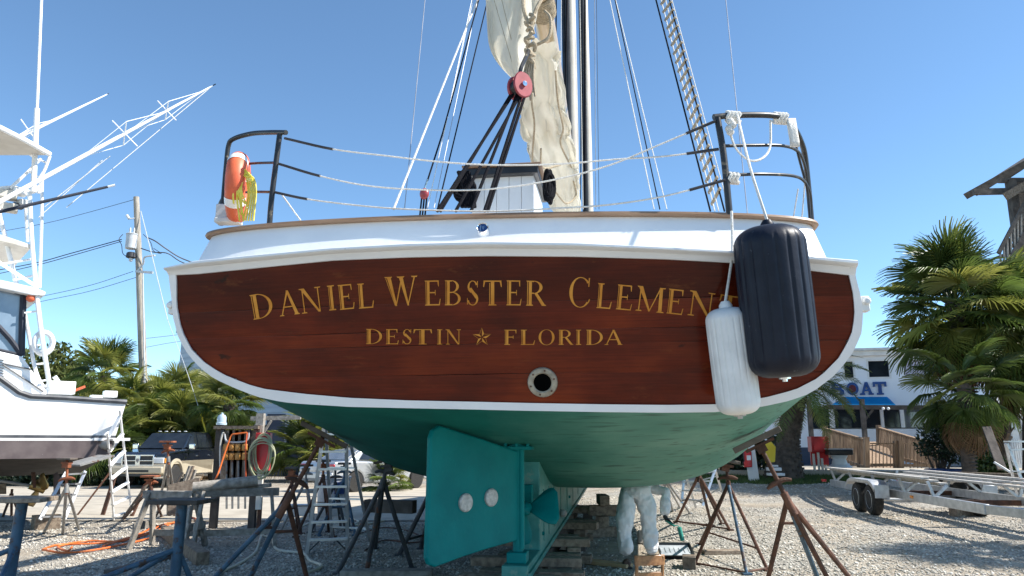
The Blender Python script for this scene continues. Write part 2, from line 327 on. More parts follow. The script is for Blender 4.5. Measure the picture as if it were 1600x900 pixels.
def obj(name, mb, m, parent=None, smooth=True, bevel=0, world=True, angle=40):
    """link one mesh object; vertices come in world space (or in the thing's own space when world=False)"""
    me = bpy.data.meshes.new(name); vs = mb.v
    if parent is not None and world:
        inv = XF[parent.name].inverted(); vs = [inv @ v for v in vs]
    me.from_pydata([tuple(v) for v in vs], [], mb.f); me.validate(); me.update()
    o = bpy.data.objects.new(name, me); COL.objects.link(o)
    for mm in (m if isinstance(m, (list, tuple)) else [m]): me.materials.append(MAT[mm] if isinstance(mm, str) else mm)
    finish(me, smooth, angle)
    if parent is not None: o.parent = parent; XF[o.name] = XF[parent.name]
    else: XF[o.name] = Matrix.Identity(4)
    if bevel:
        bv = o.modifiers.new('bevel', 'BEVEL'); bv.width = bevel; bv.segments = 2; bv.limit_method = 'ANGLE'; bv.angle_limit = R(50)
    return o
def tag(o, label, cat, group=None, kind=None):
    if label: o['label'] = label
    if cat: o['category'] = cat
    if group: o['group'] = group
    if kind: o['kind'] = kind
    return o
def thing(name, label, cat, loc=(0,0,0), rz=0, group=None):
    o = bpy.data.objects.new(name, None); COL.objects.link(o); o.empty_display_size = .2
    o.location = loc; o.rotation_euler = (0, 0, rz); XF[o.name] = Matrix.Translation(V(loc)) @ Matrix.Rotation(rz, 4, 'Z')
    return tag(o, label, cat, group)
def solo(name, mb, m, label, cat, group=None, smooth=True, bevel=0):
    """a thing that is one mesh, its origin at its base"""
    xs = [v.x for v in mb.v]; ys = [v.y for v in mb.v]; zs = [v.z for v in mb.v]
    b = V(((min(xs)+max(xs))/2, (min(ys)+max(ys))/2, min(zs))); mb.v = [v-b for v in mb.v]
    o = obj(name, mb, m, None, smooth, bevel); o.location = b; XF[o.name] = Matrix.Translation(b)
    return tag(o, label, cat, group)
def struct(name, mb, m, parent=None, smooth=False, kind='structure', bevel=0):
    o = obj(name, mb, m, parent, smooth, bevel); o['kind'] = kind; return o
def lerp(a, b, t): return a + (b-a)*t
def interp(pts, n):
    """n points spread evenly along a polyline"""
    pts = [V(p) for p in pts]; L_ = [0]
    for a, b in zip(pts, pts[1:]): L_.append(L_[-1] + (b-a).length)
    out = []; j = 0
    for i in range(n):
        t = L_[-1]*i/(n-1)
        while j < len(pts)-2 and L_[j+1] < t: j += 1
        d = L_[j+1]-L_[j]; out.append(lerp(pts[j], pts[j+1], (t-L_[j])/d if d > 1e-9 else 0))
    return out
def curve(pts, n):
    """smooth (Catmull-Rom) curve through points"""
    P = [V(p) for p in pts]; P = [P[0]*2-P[1]] + P + [P[-1]*2-P[-2]]; out = []
    for i in range(1, len(P)-2):
        for k in range(n):
            t = k/n; a, b, c, d = P[i-1], P[i], P[i+1], P[i+2]
            out.append(.5*((2*b) + (c-a)*t + (2*a-5*b+4*c-d)*t*t + (3*b-a-3*c+d)*t*t*t))
    out.append(P[-2]); return out

# ------------------------------------------------------------ the ground and paved strips
def build_ground():
    xs = [-600,-200,-80,-40] + list(np.arange(-30, 31, 2.)) + [40,80,200,600]
    ys = [-300,-100,-30,-10,0,5] + list(np.arange(8, 40, 1.5)) + [45,60,100,300,1200]
    mb = MB(); mb.grid([[V((x, y, gz(x, y))) for x in xs] for y in ys])
    struct('ground', mb, 'gravel_ground', smooth=True)
    # concrete road that passes behind the boats on the left
    mb = MB(); rows = []
    for y in (16.6, 19, 22, 25, 28.5): rows.append([V((x, y + .04*(x+10)*0, .02)) for x in np.arange(-60, 1.1, 1.)])
    mb.grid(rows); struct('road', mb, 'concrete', smooth=True)
    # sidewalk along the building on the right, a real kerb step high
    mb = MB(); pts = [(6.9,27.2),(9,27.4),(13,26.6),(19,25.4)]
    mb.prism([V((x, y, .40)) for x, y in pts] + [V((x+1.2, y+4.2, .40)) for x, y in pts[::-1]], V((0,0,.27)))
    struct('sidewalk', mb, 'concrete', bevel=.02)
    # loose stones lying on the lot
    n = 80000; u = RNG.random(n)
    Y = 8.8 + 17*u**1.9; X = (RNG.random(n)*2-1)*Y*.74
    keep = (Y < 16.3) | (X > 1.2); X = X[keep]; Y = Y[keep]; n = len(X)
    clump = np.array([noise.noise(V((x*.45, y*.45, 3.3))) for x, y in zip(X, Y)]); keep = RNG.random(n) < .62 + .9*clump
    X = X[keep]; Y = Y[keep]; n = len(X)
    Z = np.array([gz(x, y) for x, y in zip(X, Y)])
    size = .006 + .016*RNG.random(n)**2.6 + .0005*Y
    base = np.array([(1,0,0),(0,1,0),(-1,0,0),(0,-1,0),(0,0,1),(.2,.1,-.6)], float)
    jit = 1 + (RNG.random((n,6,1))-.5)*.7
    ang = RNG.random(n)*2*PI; ca, sa = np.cos(ang), np.sin(ang)
    P = base[None]*jit*size[:,None,None]; P[:,:,0] *= 1.35; P[:,:,2] *= .7
    x = P[:,:,0]*ca[:,None]-P[:,:,1]*sa[:,None]+X[:,None]; y = P[:,:,0]*sa[:,None]+P[:,:,1]*ca[:,None]+Y[:,None]; z = P[:,:,2]+Z[:,None]+size[:,None]*.15
    vv = np.stack([x,y,z], -1).reshape(-1,3)
    tri = np.array([(0,1,4),(1,2,4),(2,3,4),(3,0,4),(1,0,5),(2,1,5),(3,2,5),(0,3,5)])
    F = (tri[None] + (np.arange(n)*6)[:,None,None]).reshape(-1,3)
    me = bpy.data.meshes.new('gravel'); me.vertices.add(len(vv)); me.vertices.foreach_set('co', vv.ravel())
    me.loops.add(F.size); me.loops.foreach_set('vertex_index', F.ravel().astype(np.int32))
    me.polygons.add(len(F)); me.polygons.foreach_set('loop_start', np.arange(0, F.size, 3, dtype=np.int32))
    me.update(calc_edges=True); me.validate(); me.materials.append(MAT['stone'])
    o = bpy.data.objects.new('gravel', me); COL.objects.link(o); tag(o, 'loose grey gravel stones scattered over the boatyard lot', 'gravel', kind='stuff')
build_ground()

# ------------------------------------------------------------ the schooner
BX, BY, YAW, RAKE, CAMB = -.15, 6.3, R(8), math.tan(R(15)), .02
schooner = thing('schooner', 'wooden schooner with varnished transom, white bulwark and teal bottom, propped up on jack stands', 'sailing boat', (BX, BY, 0), -YAW)
XB = XF[schooner.name]; XBI = XB.inverted()
LEYE = XBI @ EYE
def lray(px, py): return (XBI.to_3x3() @ ray(px, py))
def T(px, py, off=0.):                 # point on the raked, slightly rounded transom face, in the boat's own space
    r = lray(px, py); t = 6.
    for _ in range(25):
        p = LEYE + r*t; t += (-RAKE*(p.z-1.9) + CAMB*p.x*p.x - off - p.y)/(r.y + RAKE*r.z)
    return LEYE + r*t
def B(px, py, y): return XBI @ W(px, py, y)
def bo(name, mb, m, parent=schooner, **k): return obj(name, mb, m, parent, world=False, **k)

OUT = [(266,426),(268,445),(271,470),(273,495),(282,530),(297,555),(315,575),(337,592),(370,607),(403,620),(440,628),(468,631),(549,636),(640,638),(740,640),(826,642),(940,644),(1040,645),(1120,644),(1189,636),(1235,626),(1267,614),(1304,586),(1329,555),(1344,524),(1347,493),(1343,462),(1337,440),(1334,426)]
INN = [(277,426),(278,440),(278,475),(283,505),(290,525),(302,547),(322,567),(350,585),(390,601),(415,608),(480,616),(549,622),(640,626),(740,628),(826,630),(940,632),(1040,633),(1120,632),(1193,622),(1242,609),(1279,590),(1310,559),(1329,524),(1334,493),(1332,462),(1327,440),(1324,426)]
out_l = [T(*p) for p in OUT]; inn_l = [T(*p) for p in INN]
LT = [(266,421),(310,411),(400,402),(520,391),(640,384),(760,381),(900,383),(1040,390),(1150,396),(1250,403),(1335,410)]
LB = [(266,431),(310,429),(400,420),(520,408),(640,403),(760,401),(900,402),(1040,406),(1150,412),(1250,422),(1335,432)]

def build_hull():
    K = 18
    mid = min(range(len(out_l)), key=lambda i: abs(out_l[i].x - 0.0))
    left = interp(out_l[:mid+1][::-1], K); right = interp(out_l[mid:], K)
    def blend(y):
        t = [(0,0),(.5,.10),(1.2,.27),(2.3,.53),(3,.72),(3.6,.87),(4.2,.96),(5,1),(99,1)]
        for (a, b), (c, d) in zip(t, t[1:]):
            if y <= c: return b + (d-b)*(y-a)/(c-a)
    def sec(y, k, side):
        tt = k/(K-1)*PI/2; n = 3.3
        zc = 1.0 - .1*ss(4, 8, y) - .0*y; zt = 3.02 + .9*ss(9, 20, y)
        bmax = 3.0 if y < 9 else 3.0*max(0.02, 1-((y-9)/11.)**2)
        n = n if y < 9 else lerp(3.3, 1.35, ss(9, 18, y))
        x = bmax*abs(math.sin(tt))**(2/n); z = zt-(zt-zc)*abs(math.cos(tt))**(2/n)
        x *= side
        return V((x, y, z - .018*x))
    rows = []
    for y in (0, .4, .8, 1.3, 1.8, 2.3, 2.7, 3.1, 3.5, 3.9, 4.4, 5, 6, 7, 8.5, 10, 12, 14, 16, 18, 19.8):
        s_ = blend(y); row = []
        for side, tr in ((-1, left), (1, right)):
            pts = []
            for k in range(K):
                p = tr[k].copy(); p.y += y; pts.append(lerp(p, sec(y, k, side), s_))
            row += pts[::-1] if side < 0 else pts[1:]
        rows.append(row)
    mb = MB(); mb.grid(rows); m_ = len(rows[0])
    mb.add(rows[0], [tuple(range(m_))])                       # inner backing behind the planking
    for v in mb.v[-m_:]: v.y += .06
    bo('hull', mb, 'hull_paint', angle=60)
    mb = MB(); rws = []
    for y in (.2, 2, 5, 9, 12, 15, 18): 
        bmax = 2.9 if y < 9 else 2.9*(1-((y-9)/11.)**2)
        rws.append([V((x*bmax, y, 2.98+.04*(1-x*x)+.8*ss(9,20,y))) for x in (-.98,-.5,0,.5,.98)])
    mb.grid(rws); bo('deck', mb, 'dull_white')
build_hull()

def build_transom():
    # white edge band
    n = 90; o_ = interp(out_l, n); i_ = interp(inn_l, n); d = V((0,-.03,0)); mb = MB()
    mb.grid([[p for p in o_], [p+d for p in o_], [p+d for p in i_], [p-d*.5 for p in i_]])
    bo('edge_band', mb, 'white_paint')
    # planks between the band, recessed seams
    poly = inn_l + [T(*p) for p in [(1250,413),(1145,402),(1000,394),(830,391),(700,391),(520,399),(400,409),(310,420)]]
    xs = [p.x for p in poly]; x0, x1 = min(xs), max(xs)
    edges = list(zip(poly, poly[1:]+poly[:1]))
    def env(x):
        zs = []
        for a, b in edges:
            if (a.x-x)*(b.x-x) <= 0 and abs(a.x-b.x) > 1e-9: zs.append(a.z + (b.z-a.z)*(x-a.x)/(b.x-a.x))
        return (min(zs), max(zs)) if zs else (0, 0)
    seam = [T(760, y).z for y in (630, 585, 538, 516, 472, 380)]
    seam[0] -= .3; seam[-1] += .5
    for j in range(5):
        z0, z1 = seam[j]+.0005, seam[j+1]-.0005; nx = 120; cols = []
        for i in range(nx+1):
            x = (x0+x1)/2 - math.cos(PI*i/nx)*(x1-x0)/2*.9995; lo, hi = env(x)
            wv = .004*math.sin(x*2.1+j) ; a = max(lo, z0+wv); b = min(hi, z1+wv)
            if b - a < .004: 
                if cols: break
                continue
            col = []
            for f in (0, min(.2, .0035/(b-a)), .5, 1-min(.2, .0035/(b-a)), 1):
                z = a+(b-a)*f; y = -RAKE*(z-1.9)+CAMB*x*x - .012 + (.0008 if f in (0, 1) else 0); col.append(V((x, y, z)))
            col = [col[0]+V((0,.05,0))] + col + [col[-1]+V((0,.05,0))]; cols.append(col)
        mb = MB(); mb.grid(cols); bo('plank', mb, 'varnished_wood', transom, angle=18)
    # moulding under the bulwark
    def sweep(profile):
        n = 60; t = interp([T(*p) for p in LT], n); b = interp([T(*p) for p in LB], n); rows = []
        for a, c in zip(t, b):
            rows.append([lerp(c, a, f) + V((0, -o, 0)) for f, o in profile])
        return rows
    prof = [(-.02,-.03),(0,.030),(.22,.040),(.42,.055),(.50,.060),(.55,.085),(.72,.105),(.90,.10),(1.0,.075),(1.05,.03),(1.13,-.35)]
    mb = MB(); rw = sweep(prof); mb.grid(rw); m_ = len(prof)
    mb.f.append(tuple(range(m_))[::-1]); mb.f.append(tuple(range(len(mb.v)-m_, len(mb.v))))
    bo('moulding', mb, 'white_paint', transom, angle=35)
    # exhaust outlet
    c = T(848, 597, .012); nrm = V((0,-1,-RAKE)).normalized(); M_ = V((0,0,1)).rotation_difference(nrm).to_matrix()
    mb = MB(); mb.lathe([(.070,-.02),(.118,-.02),(.122,.012),(.115,.026),(.082,.030),(.072,.022),(.070,-.25)], 32, c, M_); ex = bo('exhaust_flange', mb, 'old_brass')
    mb = MB(); mb.lathe([(.0715,.022),(.068,.020),(.066,.008),(.001,.006)], 24, c, M_); bo('exhaust_pipe', mb, 'bore_shade', ex)  # shallow black disc, the shade of a deep pipe put into its colour
    for k in range(6):
        mb = MB(); a = k*PI/3+.3; mb.lathe([(.008,.02),(.008,.034),(.001,.036)], 6, c + M_ @ V((.098*math.cos(a), .098*math.sin(a), 0)), M_); bo('bolt', mb, 'rust', ex)
transom = bpy.data.objects.new('transom', None); COL.objects.link(transom); transom.parent = schooner; XF['transom'] = XB
build_transom()

# serif lettering, drawn stroke by stroke in a unit box (x right, y up)
def glyph(ch):
    P = []
    def q(*p): P.append(list(p))
    def stem(x, w=.15, y0=0, y1=1, x2=None):
        x2 = x if x2 is None else x2; q((x,y0),(x+w,y0),(x2+w,y1),(x2,y1))
    def inl(x, y0=.04, y1=.96, x2=None):
        x2 = x if x2 is None else x2; q((x-.075,y0),(x-.04,y0),(x2-.04,y1),(x2-.075,y1))
    def serif(xc, y, w=.30, up=1, h=.045):
        q((xc-w/2,y),(xc+w/2,y),(xc+w/2-.03,y+up*h),(xc-w/2+.03,y+up*h))
    def arc(cx, cy, rx, ry, a0, a1, tmin, tmax, n=22, ax=0.):
        pts = []
        for i in range(n+1):
            a = R(a0+(a1-a0)*i/n); t = tmin+(tmax-tmin)*abs(math.cos(a-ax))**1.6
            pts.append(((cx+rx*math.cos(a), cy+ry*math.sin(a)), (cx+(rx-t)*math.cos(a), cy+(ry-t*.55)*math.sin(a))))
        for (a, b), (c, d) in zip(pts, pts[1:]): q(a, c, d, b)
    if ch == 'D':
        stem(.16); inl(.16); serif(.2,0,.34); serif(.2,1,.34,-1); arc(.30,.5,.66,.5,-90,90,.045,.15); q((.2,0),(.32,0),(.32,.045),(.2,.045)); q((.2,.955),(.32,.955),(.32,1),(.2,1))
    elif ch == 'A':
        q((.07,0),(.125,0),(.50,.86),(.46,.98)); q((.44,1.0),(.56,1.0),(.98,0),(.80,0)); q((.25,.32),(.76,.32),(.74,.37),(.27,.37)); serif(.1,0,.24); serif(.88,0,.30)
    elif ch == 'N':
        q((.13,0),(.175,0),(.175,1),(.13,1)); q((.82,0),(.865,0),(.865,1),(.82,1)); q((.06,1),(.24,1),(.865,0),(.77,0)); serif(.15,0,.26); serif(.84,1,.28,-1); serif(.1,1,.2,-1)
    elif ch == 'I': stem(.38,.26); q((.26,.04),(.31,.04),(.31,.96),(.26,.96)); serif(.5,0,.7); serif(.5,1,.7,-1)
    elif ch in 'EF':
        stem(.17); inl(.17); serif(.22,1,.36,-1); q((.2,.95),(.86,.95),(.86,1),(.2,1)); q((.82,.76),(.86,.76),(.86,.97),(.78,.97)); q((.3,.49),(.66,.49),(.66,.54),(.3,.54)); q((.63,.41),(.665,.41),(.665,.62),(.63,.62))
        if ch == 'E': serif(.22,0,.36); q((.2,0),(.9,0),(.9,.05),(.2,.05)); q((.84,.02),(.9,.02),(.95,.26),(.91,.26))
        else: serif(.24,0,.42)
    elif ch == 'L': stem(.2); inl(.2); serif(.26,1,.40,-1); serif(.24,0,.36); q((.2,0),(.9,0),(.9,.05),(.2,.05)); q((.82,.02),(.9,.02),(.96,.29),(.92,.29))
    elif ch == 'W':
        q((.08,1),(.20,1),(.36,0),(.31,0)); q((.31,0),(.345,0),(.56,1),(.52,1)); q((.44,1),(.56,1),(.72,0),(.67,0)); q((.67,0),(.70,0),(.94,1),(.90,1)); serif(.13,1,.24,-1); serif(.5,1,.24,-1); serif(.91,1,.2,-1); q((.045,.94),(.065,.94),(.305,.02),(.29,.02))
    elif ch == 'B':
        stem(.16); inl(.16); serif(.2,0,.34); serif(.2,1,.34,-1); arc(.40,.755,.42,.245,-90,90,.045,.15); arc(.42,.265,.50,.265,-90,90,.045,.15); q((.2,.95),(.42,.95),(.42,1),(.2,1)); q((.2,0),(.44,0),(.44,.045),(.2,.045)); q((.3,.495),(.44,.495),(.44,.54),(.3,.54))
    elif ch == 'S':
        arc(.50,.745,.34,.255,20,250,.06,.13); arc(.50,.265,.38,.265,-165,78,.06,.13); q((.24,.66),(.40,.72),(.86,.36),(.72,.26)); q((.80,.72),(.84,.72),(.86,.98),(.80,.98)); q((.12,.04),(.17,.04),(.16,.30),(.12,.30))
    elif ch == 'T': stem(.42,.17); inl(.42,.04,.9); serif(.5,0,.42); q((.05,.95),(.95,.95),(.95,1),(.05,1)); q((.03,.74),(.07,.74),(.14,.97),(.05,.97)); q((.93,.74),(.97,.74),(.95,.97),(.86,.97))
    elif ch == 'R':
        stem(.15); inl(.15); serif(.2,0,.36); serif(.2,1,.34,-1); arc(.38,.74,.44,.26,-90,90,.045,.15); q((.2,.95),(.4,.95),(.4,1),(.2,1)); q((.28,.48),(.4,.48),(.4,.525),(.28,.525)); q((.42,.50),(.58,.50),(.98,0),(.80,0)); serif(.9,0,.22)
    elif ch == 'C': arc(.53,.5,.46,.52,42,318,.045,.14); q((.84,.70),(.88,.70),(.90,1.0),(.85,1.0)); q((.82,.12),(.90,.18),(.93,.28),(.89,.28))
    elif ch == 'M':
        q((.10,0),(.14,0),(.16,1),(.12,1)); q((.78,0),(.90,0),(.88,1),(.77,1)); q((.05,1),(.20,1),(.50,.06),(.46,0)); q((.455,0),(.495,.02),(.83,1),(.79,1)); serif(.12,0,.22); serif(.85,0,.26); serif(.1,1,.18,-1); serif(.88,1,.2,-1)
    elif ch == 'O': arc(.5,.5,.48,.52,0,360,.04,.15,n=40)
    return P
def letters(seq, h, parent, mt):
    for ch, x0, y0, x1, y1 in seq:                 # each letter a piece of its own: baseline from (x0,y0) to (x1,y1), height h(ch)
        dx, dy = x1-x0, y1-y0; l = math.hypot(dx, dy); hh = h(ch); ux, uy = dy/l, -dx/l; mb = MB(); k = 0
        for poly in glyph(ch):
            k += 1; vs = [T(x0+dx*x+ux*hh*y, y0+dy*x+uy*hh*y, .0165+.00002*(k % 40)) for x, y in poly]
            mb.add(vs, [tuple(range(len(vs)))])
        bo('letter', mb, mt, parent, smooth=False)
big = [('D',395,500,430,494),('A',438,494.5,468,490.5),('N',471,490.5,506,486),('I',512,485.6,528,484),('E',530,484.5,556,482),('L',559,482.5,586,480.5),
 ('W',602,479,654,476.5),('E',663,477.5,690,477),('B',694,477,722,477),('S',727,477.3,750,477.3),('T',754,477.3,785,477.3),('E',790,477,816,477.3),('R',821,477.5,853,478),
 ('C',886,479,924,480.5),('L',930,481,956,483),('E',961,483,988,485.5),('M',992,485,1038,489.5),('E',1040,489.5,1068,492.5),('N',1073,492,1114,497.5),('T',1119,498,1153,503),('S',1158,504,1184,508)]
letters(big, lambda c: 46 if c in 'WC' else 39, transom, 'gold_leaf')
small = [('D',571,537.5,598,537.5),('E',602,537.8,624,537.8),('S',627,537.8,645,537.8),('T',645,538,676,538),('I',681,538.2,693,538.2),('N',696,538.2,721,538.2),
 ('F',787,538.8,810,538.8),('L',812,538.8,837,538.8),('O',841,538.8,867,538.8),('R',872,538.8,896,538.8),('I',898,538.8,910,538.8),('D',915,538.8,943,538.8),('A',945,538.8,972,538.8)]
letters(small, lambda c: 23.5, transom, 'gold_leaf')
mb = MB(); cx, cy = 753, 527
for k in range(10):                               # the five-pointed star, drawn as alternate light facets
    a = PI/2+k*PI/5; b = PI/2+(k+1)*PI/5; ra, rb = (15.5, 6.4) if k % 2 == 0 else (6.4, 15.5)
    p = [T(cx, cy, .0165), T(cx+ra*math.cos(a), cy-ra*math.sin(a), .0165), T(cx+rb*math.cos(b), cy-rb*math.sin(b), .0165)]
    if k % 2: p = [lerp(x, sum(p, V())/3, .16) for x in p]
    else:
        c_ = sum(p, V())/3; mb.add([lerp(p[1], c_, .0), p[2], lerp(p[2], c_, .22), lerp(p[1], c_, .22)], [(0,1,2,3)]); continue
    mb.add(p, [(0,1,2)])
bo('star_emblem', mb, 'gold_leaf', transom, smooth=False)

# bulwark round the stern, with its capping rail
def plan(hw, y0, D, n=2.7, ny=8, fwd=11):
    pts = [V((-hw - .12*ss(0, 9, y), y0+D+y, 0)) for y in np.linspace(fwd, .4, ny)]
    for i in range(61):
        a = PI - PI*i/60; c, s_ = math.cos(a), math.sin(a)
        pts.append(V((hw*math.copysign(abs(c)**(2/n), c), y0+D*(1-abs(s_)**(2/n)), 0)))
    return pts + [V((hw + .12*ss(0, 9, y), y0+D+y, 0)) for y in np.linspace(.4, fwd, ny)]
def railz(x, y, z0): return z0 - .019*x - .05*(x/2.7)**2 + .4*ss(5, 14, y)
def build_bulwark():
    b = [p+V((-.04,0,0)) for p in plan(2.80, -.20, .36, 3.0)]; t = [p+V((-.04,0,0)) for p in plan(2.70, .0, .36, 3.0)]; rows = []
    for p, q_ in zip(b, t):
        row = []
        for f in (0, .25, .5, .75, 1): 
            v = lerp(p, q_, f); v.z = railz(v.x, v.y, lerp(3.0, 3.475, f)); row.append(v)
        inn = [lerp(V((0, max(v.y, 1.5), v.z)), v, 1-.06/max(.3, (V((v.x, v.y-max(v.y,1.5), 0))).length)) for v in row[::-1]]
        rows.append(row + inn)
    mb = MB(); mb.grid(rows); bo('bulwark', mb, 'white_paint', angle=50)
    cap = [p+V((-.04,0,0)) for p in plan(2.70, .0, .36, 3.0)]; rows = []
    for i, p in enumerate(cap):
        d = (cap[min(i+1, len(cap)-1)]-cap[max(i-1, 0)]).normalized(); nrm = V((d.y, -d.x, 0)); z = railz(p.x, p.y, 3.476)
        o = p + nrm*0; prof = [(.045,.0),(.055,.014),(.047,.034),(.02,.042),(-.10,.042),(-.12,.03),(-.11,0)]
        sgn = 1
        rows.append([V((o.x, o.y, z+h)) + nrm*w_*sgn for w_, h in prof])
    mb = MB(); mb.grid(rows, closed=True); bo('cap_rail', mb, 'teak_cap', angle=50)
build_bulwark()
# round stern light fitting
c = B(760, 367, 6.3); c.y = -.165; nrm = V((0,-1,.30)).normalized(); M_ = V((0,0,1)).rotation_difference(nrm).to_matrix()
mb = MB(); mb.lathe([(.050,-.03),(.052,.03),(.046,.042),(.040,.036),(.040,.02)], 28, c, M_); fit = bo('stern_fitting', mb, 'chrome')
mb = MB(); mb.lathe([(.040,.024),(.001,.026)], 24, c, M_); bo('lens', mb, 'sign_blue', fit)
mb = MB()
for x, y, a, b in ((-.018,-.002,.010,.056),(.004,.008,.022,.010),(.006,-.008,.012,.008)): mb.box(c + M_ @ V((x, y, .029)), (a, b, .006), M=M_)
bo('letter_mark', mb, 'chrome', fit)
# chocks on the transom quarters
for px, py, s_ in ((270, 480, -1), (1350, 474, 1)):
    p = T(px, py); mb = MB(); mb.box(p + V((s_*.01,.05,0)), (.07,.1,.12)); mb.lathe([(.028,0),(.03,.03),(.012,.035)], 10, p+V((s_*.02,-.0,.015)), Matrix.Rotation(PI/2,3,'X')); bo('chock', mb, 'white_trim', bevel=.01)

# rudder, keel, propeller
def build_underwater():
    hw = .125
    prof = [(1.25,.36),(13.5,.52),(14.2,1.0),(4.6,1.05),(3.6,1.15),(2.9,1.34),(2.35,1.50),(2.35,.475),(1.25,.475)]
    mb = MB(); mb.prism([V((-hw, y, z)) for y, z in prof], V((2*hw, 0, 0))); k = bo('keel', mb, 'keel_paint', bevel=.012, smooth=False)
    mb = MB(); mb.beam(V((hw+.012, 1.25, .385)), V((hw+.012, 13.5, .54)), .024, .05); bo('keel_shoe', mb, 'keel_paint', k)
    for y in (2.75, 3.35, 4.1, 5.2, 6.5, 8.0, 9.6):
        mb = MB(); mb.box((hw+.004, y, .78+.01*y), (.012, .035, .56)); bo('keel_seam', mb, 'keel_paint', k)
    for y, z in ((2.6,.62),(4.4,.63),(3.2,.9),(7.0,.72)):
        mb = MB(); mb.lathe([(.022,0),(.02,.025),(.001,.03)], 8, (hw, y, z), Matrix.Rotation(PI/2,3,'Y')); bo('keel_bolt', mb, 'teal_paint', k)
    mb = MB(); mb.ball(V((hw+.045, 5.1, .62)), .055, 8); bo('anode', mb, 'zinc', k)
    # pintle block on the shoe
    mb = MB(); mb.box((0, 1.48, .525), (.19,.22,.10)); bo('pintle_block', mb, 'teal_paint', k, bevel=.01)
    # rudder: its stock and blade
    st0 = V((0, 1.50, .56)); st1 = V((-.005, 1.50, 1.60))
    mb = MB(); mb.tube([st0, V((-.002,1.5,1.2)), st1], .052, 16); stock = bo('rudder_stock', mb, 'teal_paint')
    ang = R(24); u = V((-math.cos(ang)*math.sin(0)-math.sin(ang)*0, 0, 0))
    tip = XBI @ W(672, 780, 6.95); d = V((tip.x, tip.y-1.50, 0)); L_ = d.length; d.normalize(); nn = V((-d.y, d.x, 0))
    # blade outline in (along, z)
    def bl(px, py):
        r = lray(px, py); o = V((0,1.5,0)); t = (o-LEYE).dot(nn)/r.dot(nn); p = LEYE+r*t; return ((p-o).dot(d), p.z)
    outl = [(664,872),(668,882),(677,886),(720,870),(760,857),(800,846),(812,841),(817,828),(815,770),(814,715),(812,706),(800,703),(745,684),(695,668),(684,665),(674,672),(670,684),(668,760)]
    pl = [bl(*p) for p in outl]
    mb = MB(); mb.prism([V((0,1.5,0))+d*a+V((0,0,z))-nn*.03 for a, z in pl], nn*.06); blade = bo('rudder_blade', mb, 'teal_paint', smooth=False, bevel=.016)
    sgn = -1 if nn.y > 0 else 1; fn = nn*sgn
    for px, py in ((723,785),(763,777)):
        a, z = bl(px, py); c = V((0,1.5,0))+d*a+V((0,0,z)); M2 = V((0,0,1)).rotation_difference(fn).to_matrix()
        mb = MB(); mb.lathe([(.083,.028),(.082,.048),(.07,.056),(.001,.058)], 24, c, M2); bo('zinc_anode', mb, 'zinc', blade, angle=30)
    mb = MB(); mb.tube([V((0,1.5,.60))+d*-.0+fn*.045, V((0,1.5,1.56))+fn*.045], .03, 10); bo('blade_spine', mb, 'teal_paint', blade)
    # stock bearing under the counter
    mb = MB(); mb.box((0,1.5,1.55), (.30,.24,.035)); mb.box((0,1.5,1.72), (.26,.22,.03)); mb.lathe([(.085,1.56),(.085,1.74)], 18, (0,1.5,0)); be = bo('rudder_bearing', mb, 'teal_paint', bevel=.006)
    for x in (-.11, 0, .11):
        for y in (1.40, 1.60):
            mb = MB(); mb.lathe([(.018,1.565),(.018,1.60),(.009,1.60),(.009,1.64)], 6, (x, y, 0)); bo('bearing_bolt', mb, 'teal_paint', be)
    # propeller and its shaft
    hub = V((.01, 1.98, .93)); mb = MB(); mb.tube([hub-V((0,.16,0)), hub-V((0,.1,0)), hub, hub+V((0,.1,0))], [.02,.06,.075,.07], 14); pr = bo('propeller', mb, 'teal_paint')
    mb = MB(); mb.tube([hub, V((.01,2.5,.95))], .035, 10); bo('shaft', mb, 'teal_paint', pr)
    for ang_ in (R(6), R(126), R(246)):
        rad = V((math.cos(ang_), 0, math.sin(ang_))); tan = V((-math.sin(ang_), 0, math.cos(ang_))); rows = []
        for i in range(9):
            f = i/8; r_ = .05+.30*f; ch = .06+.15*math.sin(min(1, f*1.08)*PI*.62)**1.1 * (1 if f < .9 else .62); tw = R(58-30*f)
            rows.append([hub + rad*r_ + (tan*math.cos(tw)+V((0,1,0))*math.sin(tw))*ch*c_ + V((0,1,0))*.02*(1-c_*c_) for c_ in np.linspace(-1, 1, 7)])
        mb = MB(); mb.grid(rows); o = bo('blade', mb, 'teal_paint', pr); o.modifiers.new('solid', 'SOLIDIFY').thickness = .016
    mb = MB(); mb.box((0,2.30,1.06), (.11,.14,.20)); bo('stern_bearing', mb, 'teal_paint', bevel=.01)
build_underwater()
# small through-hull on the starboard bottom
p = B(1037, 660, 8.9); mb = MB(); mb.ball(p+V((0,.0,.03)), .05, 8, 1.3, 1, .5); bo('through_hull', mb, 'teal_paint')

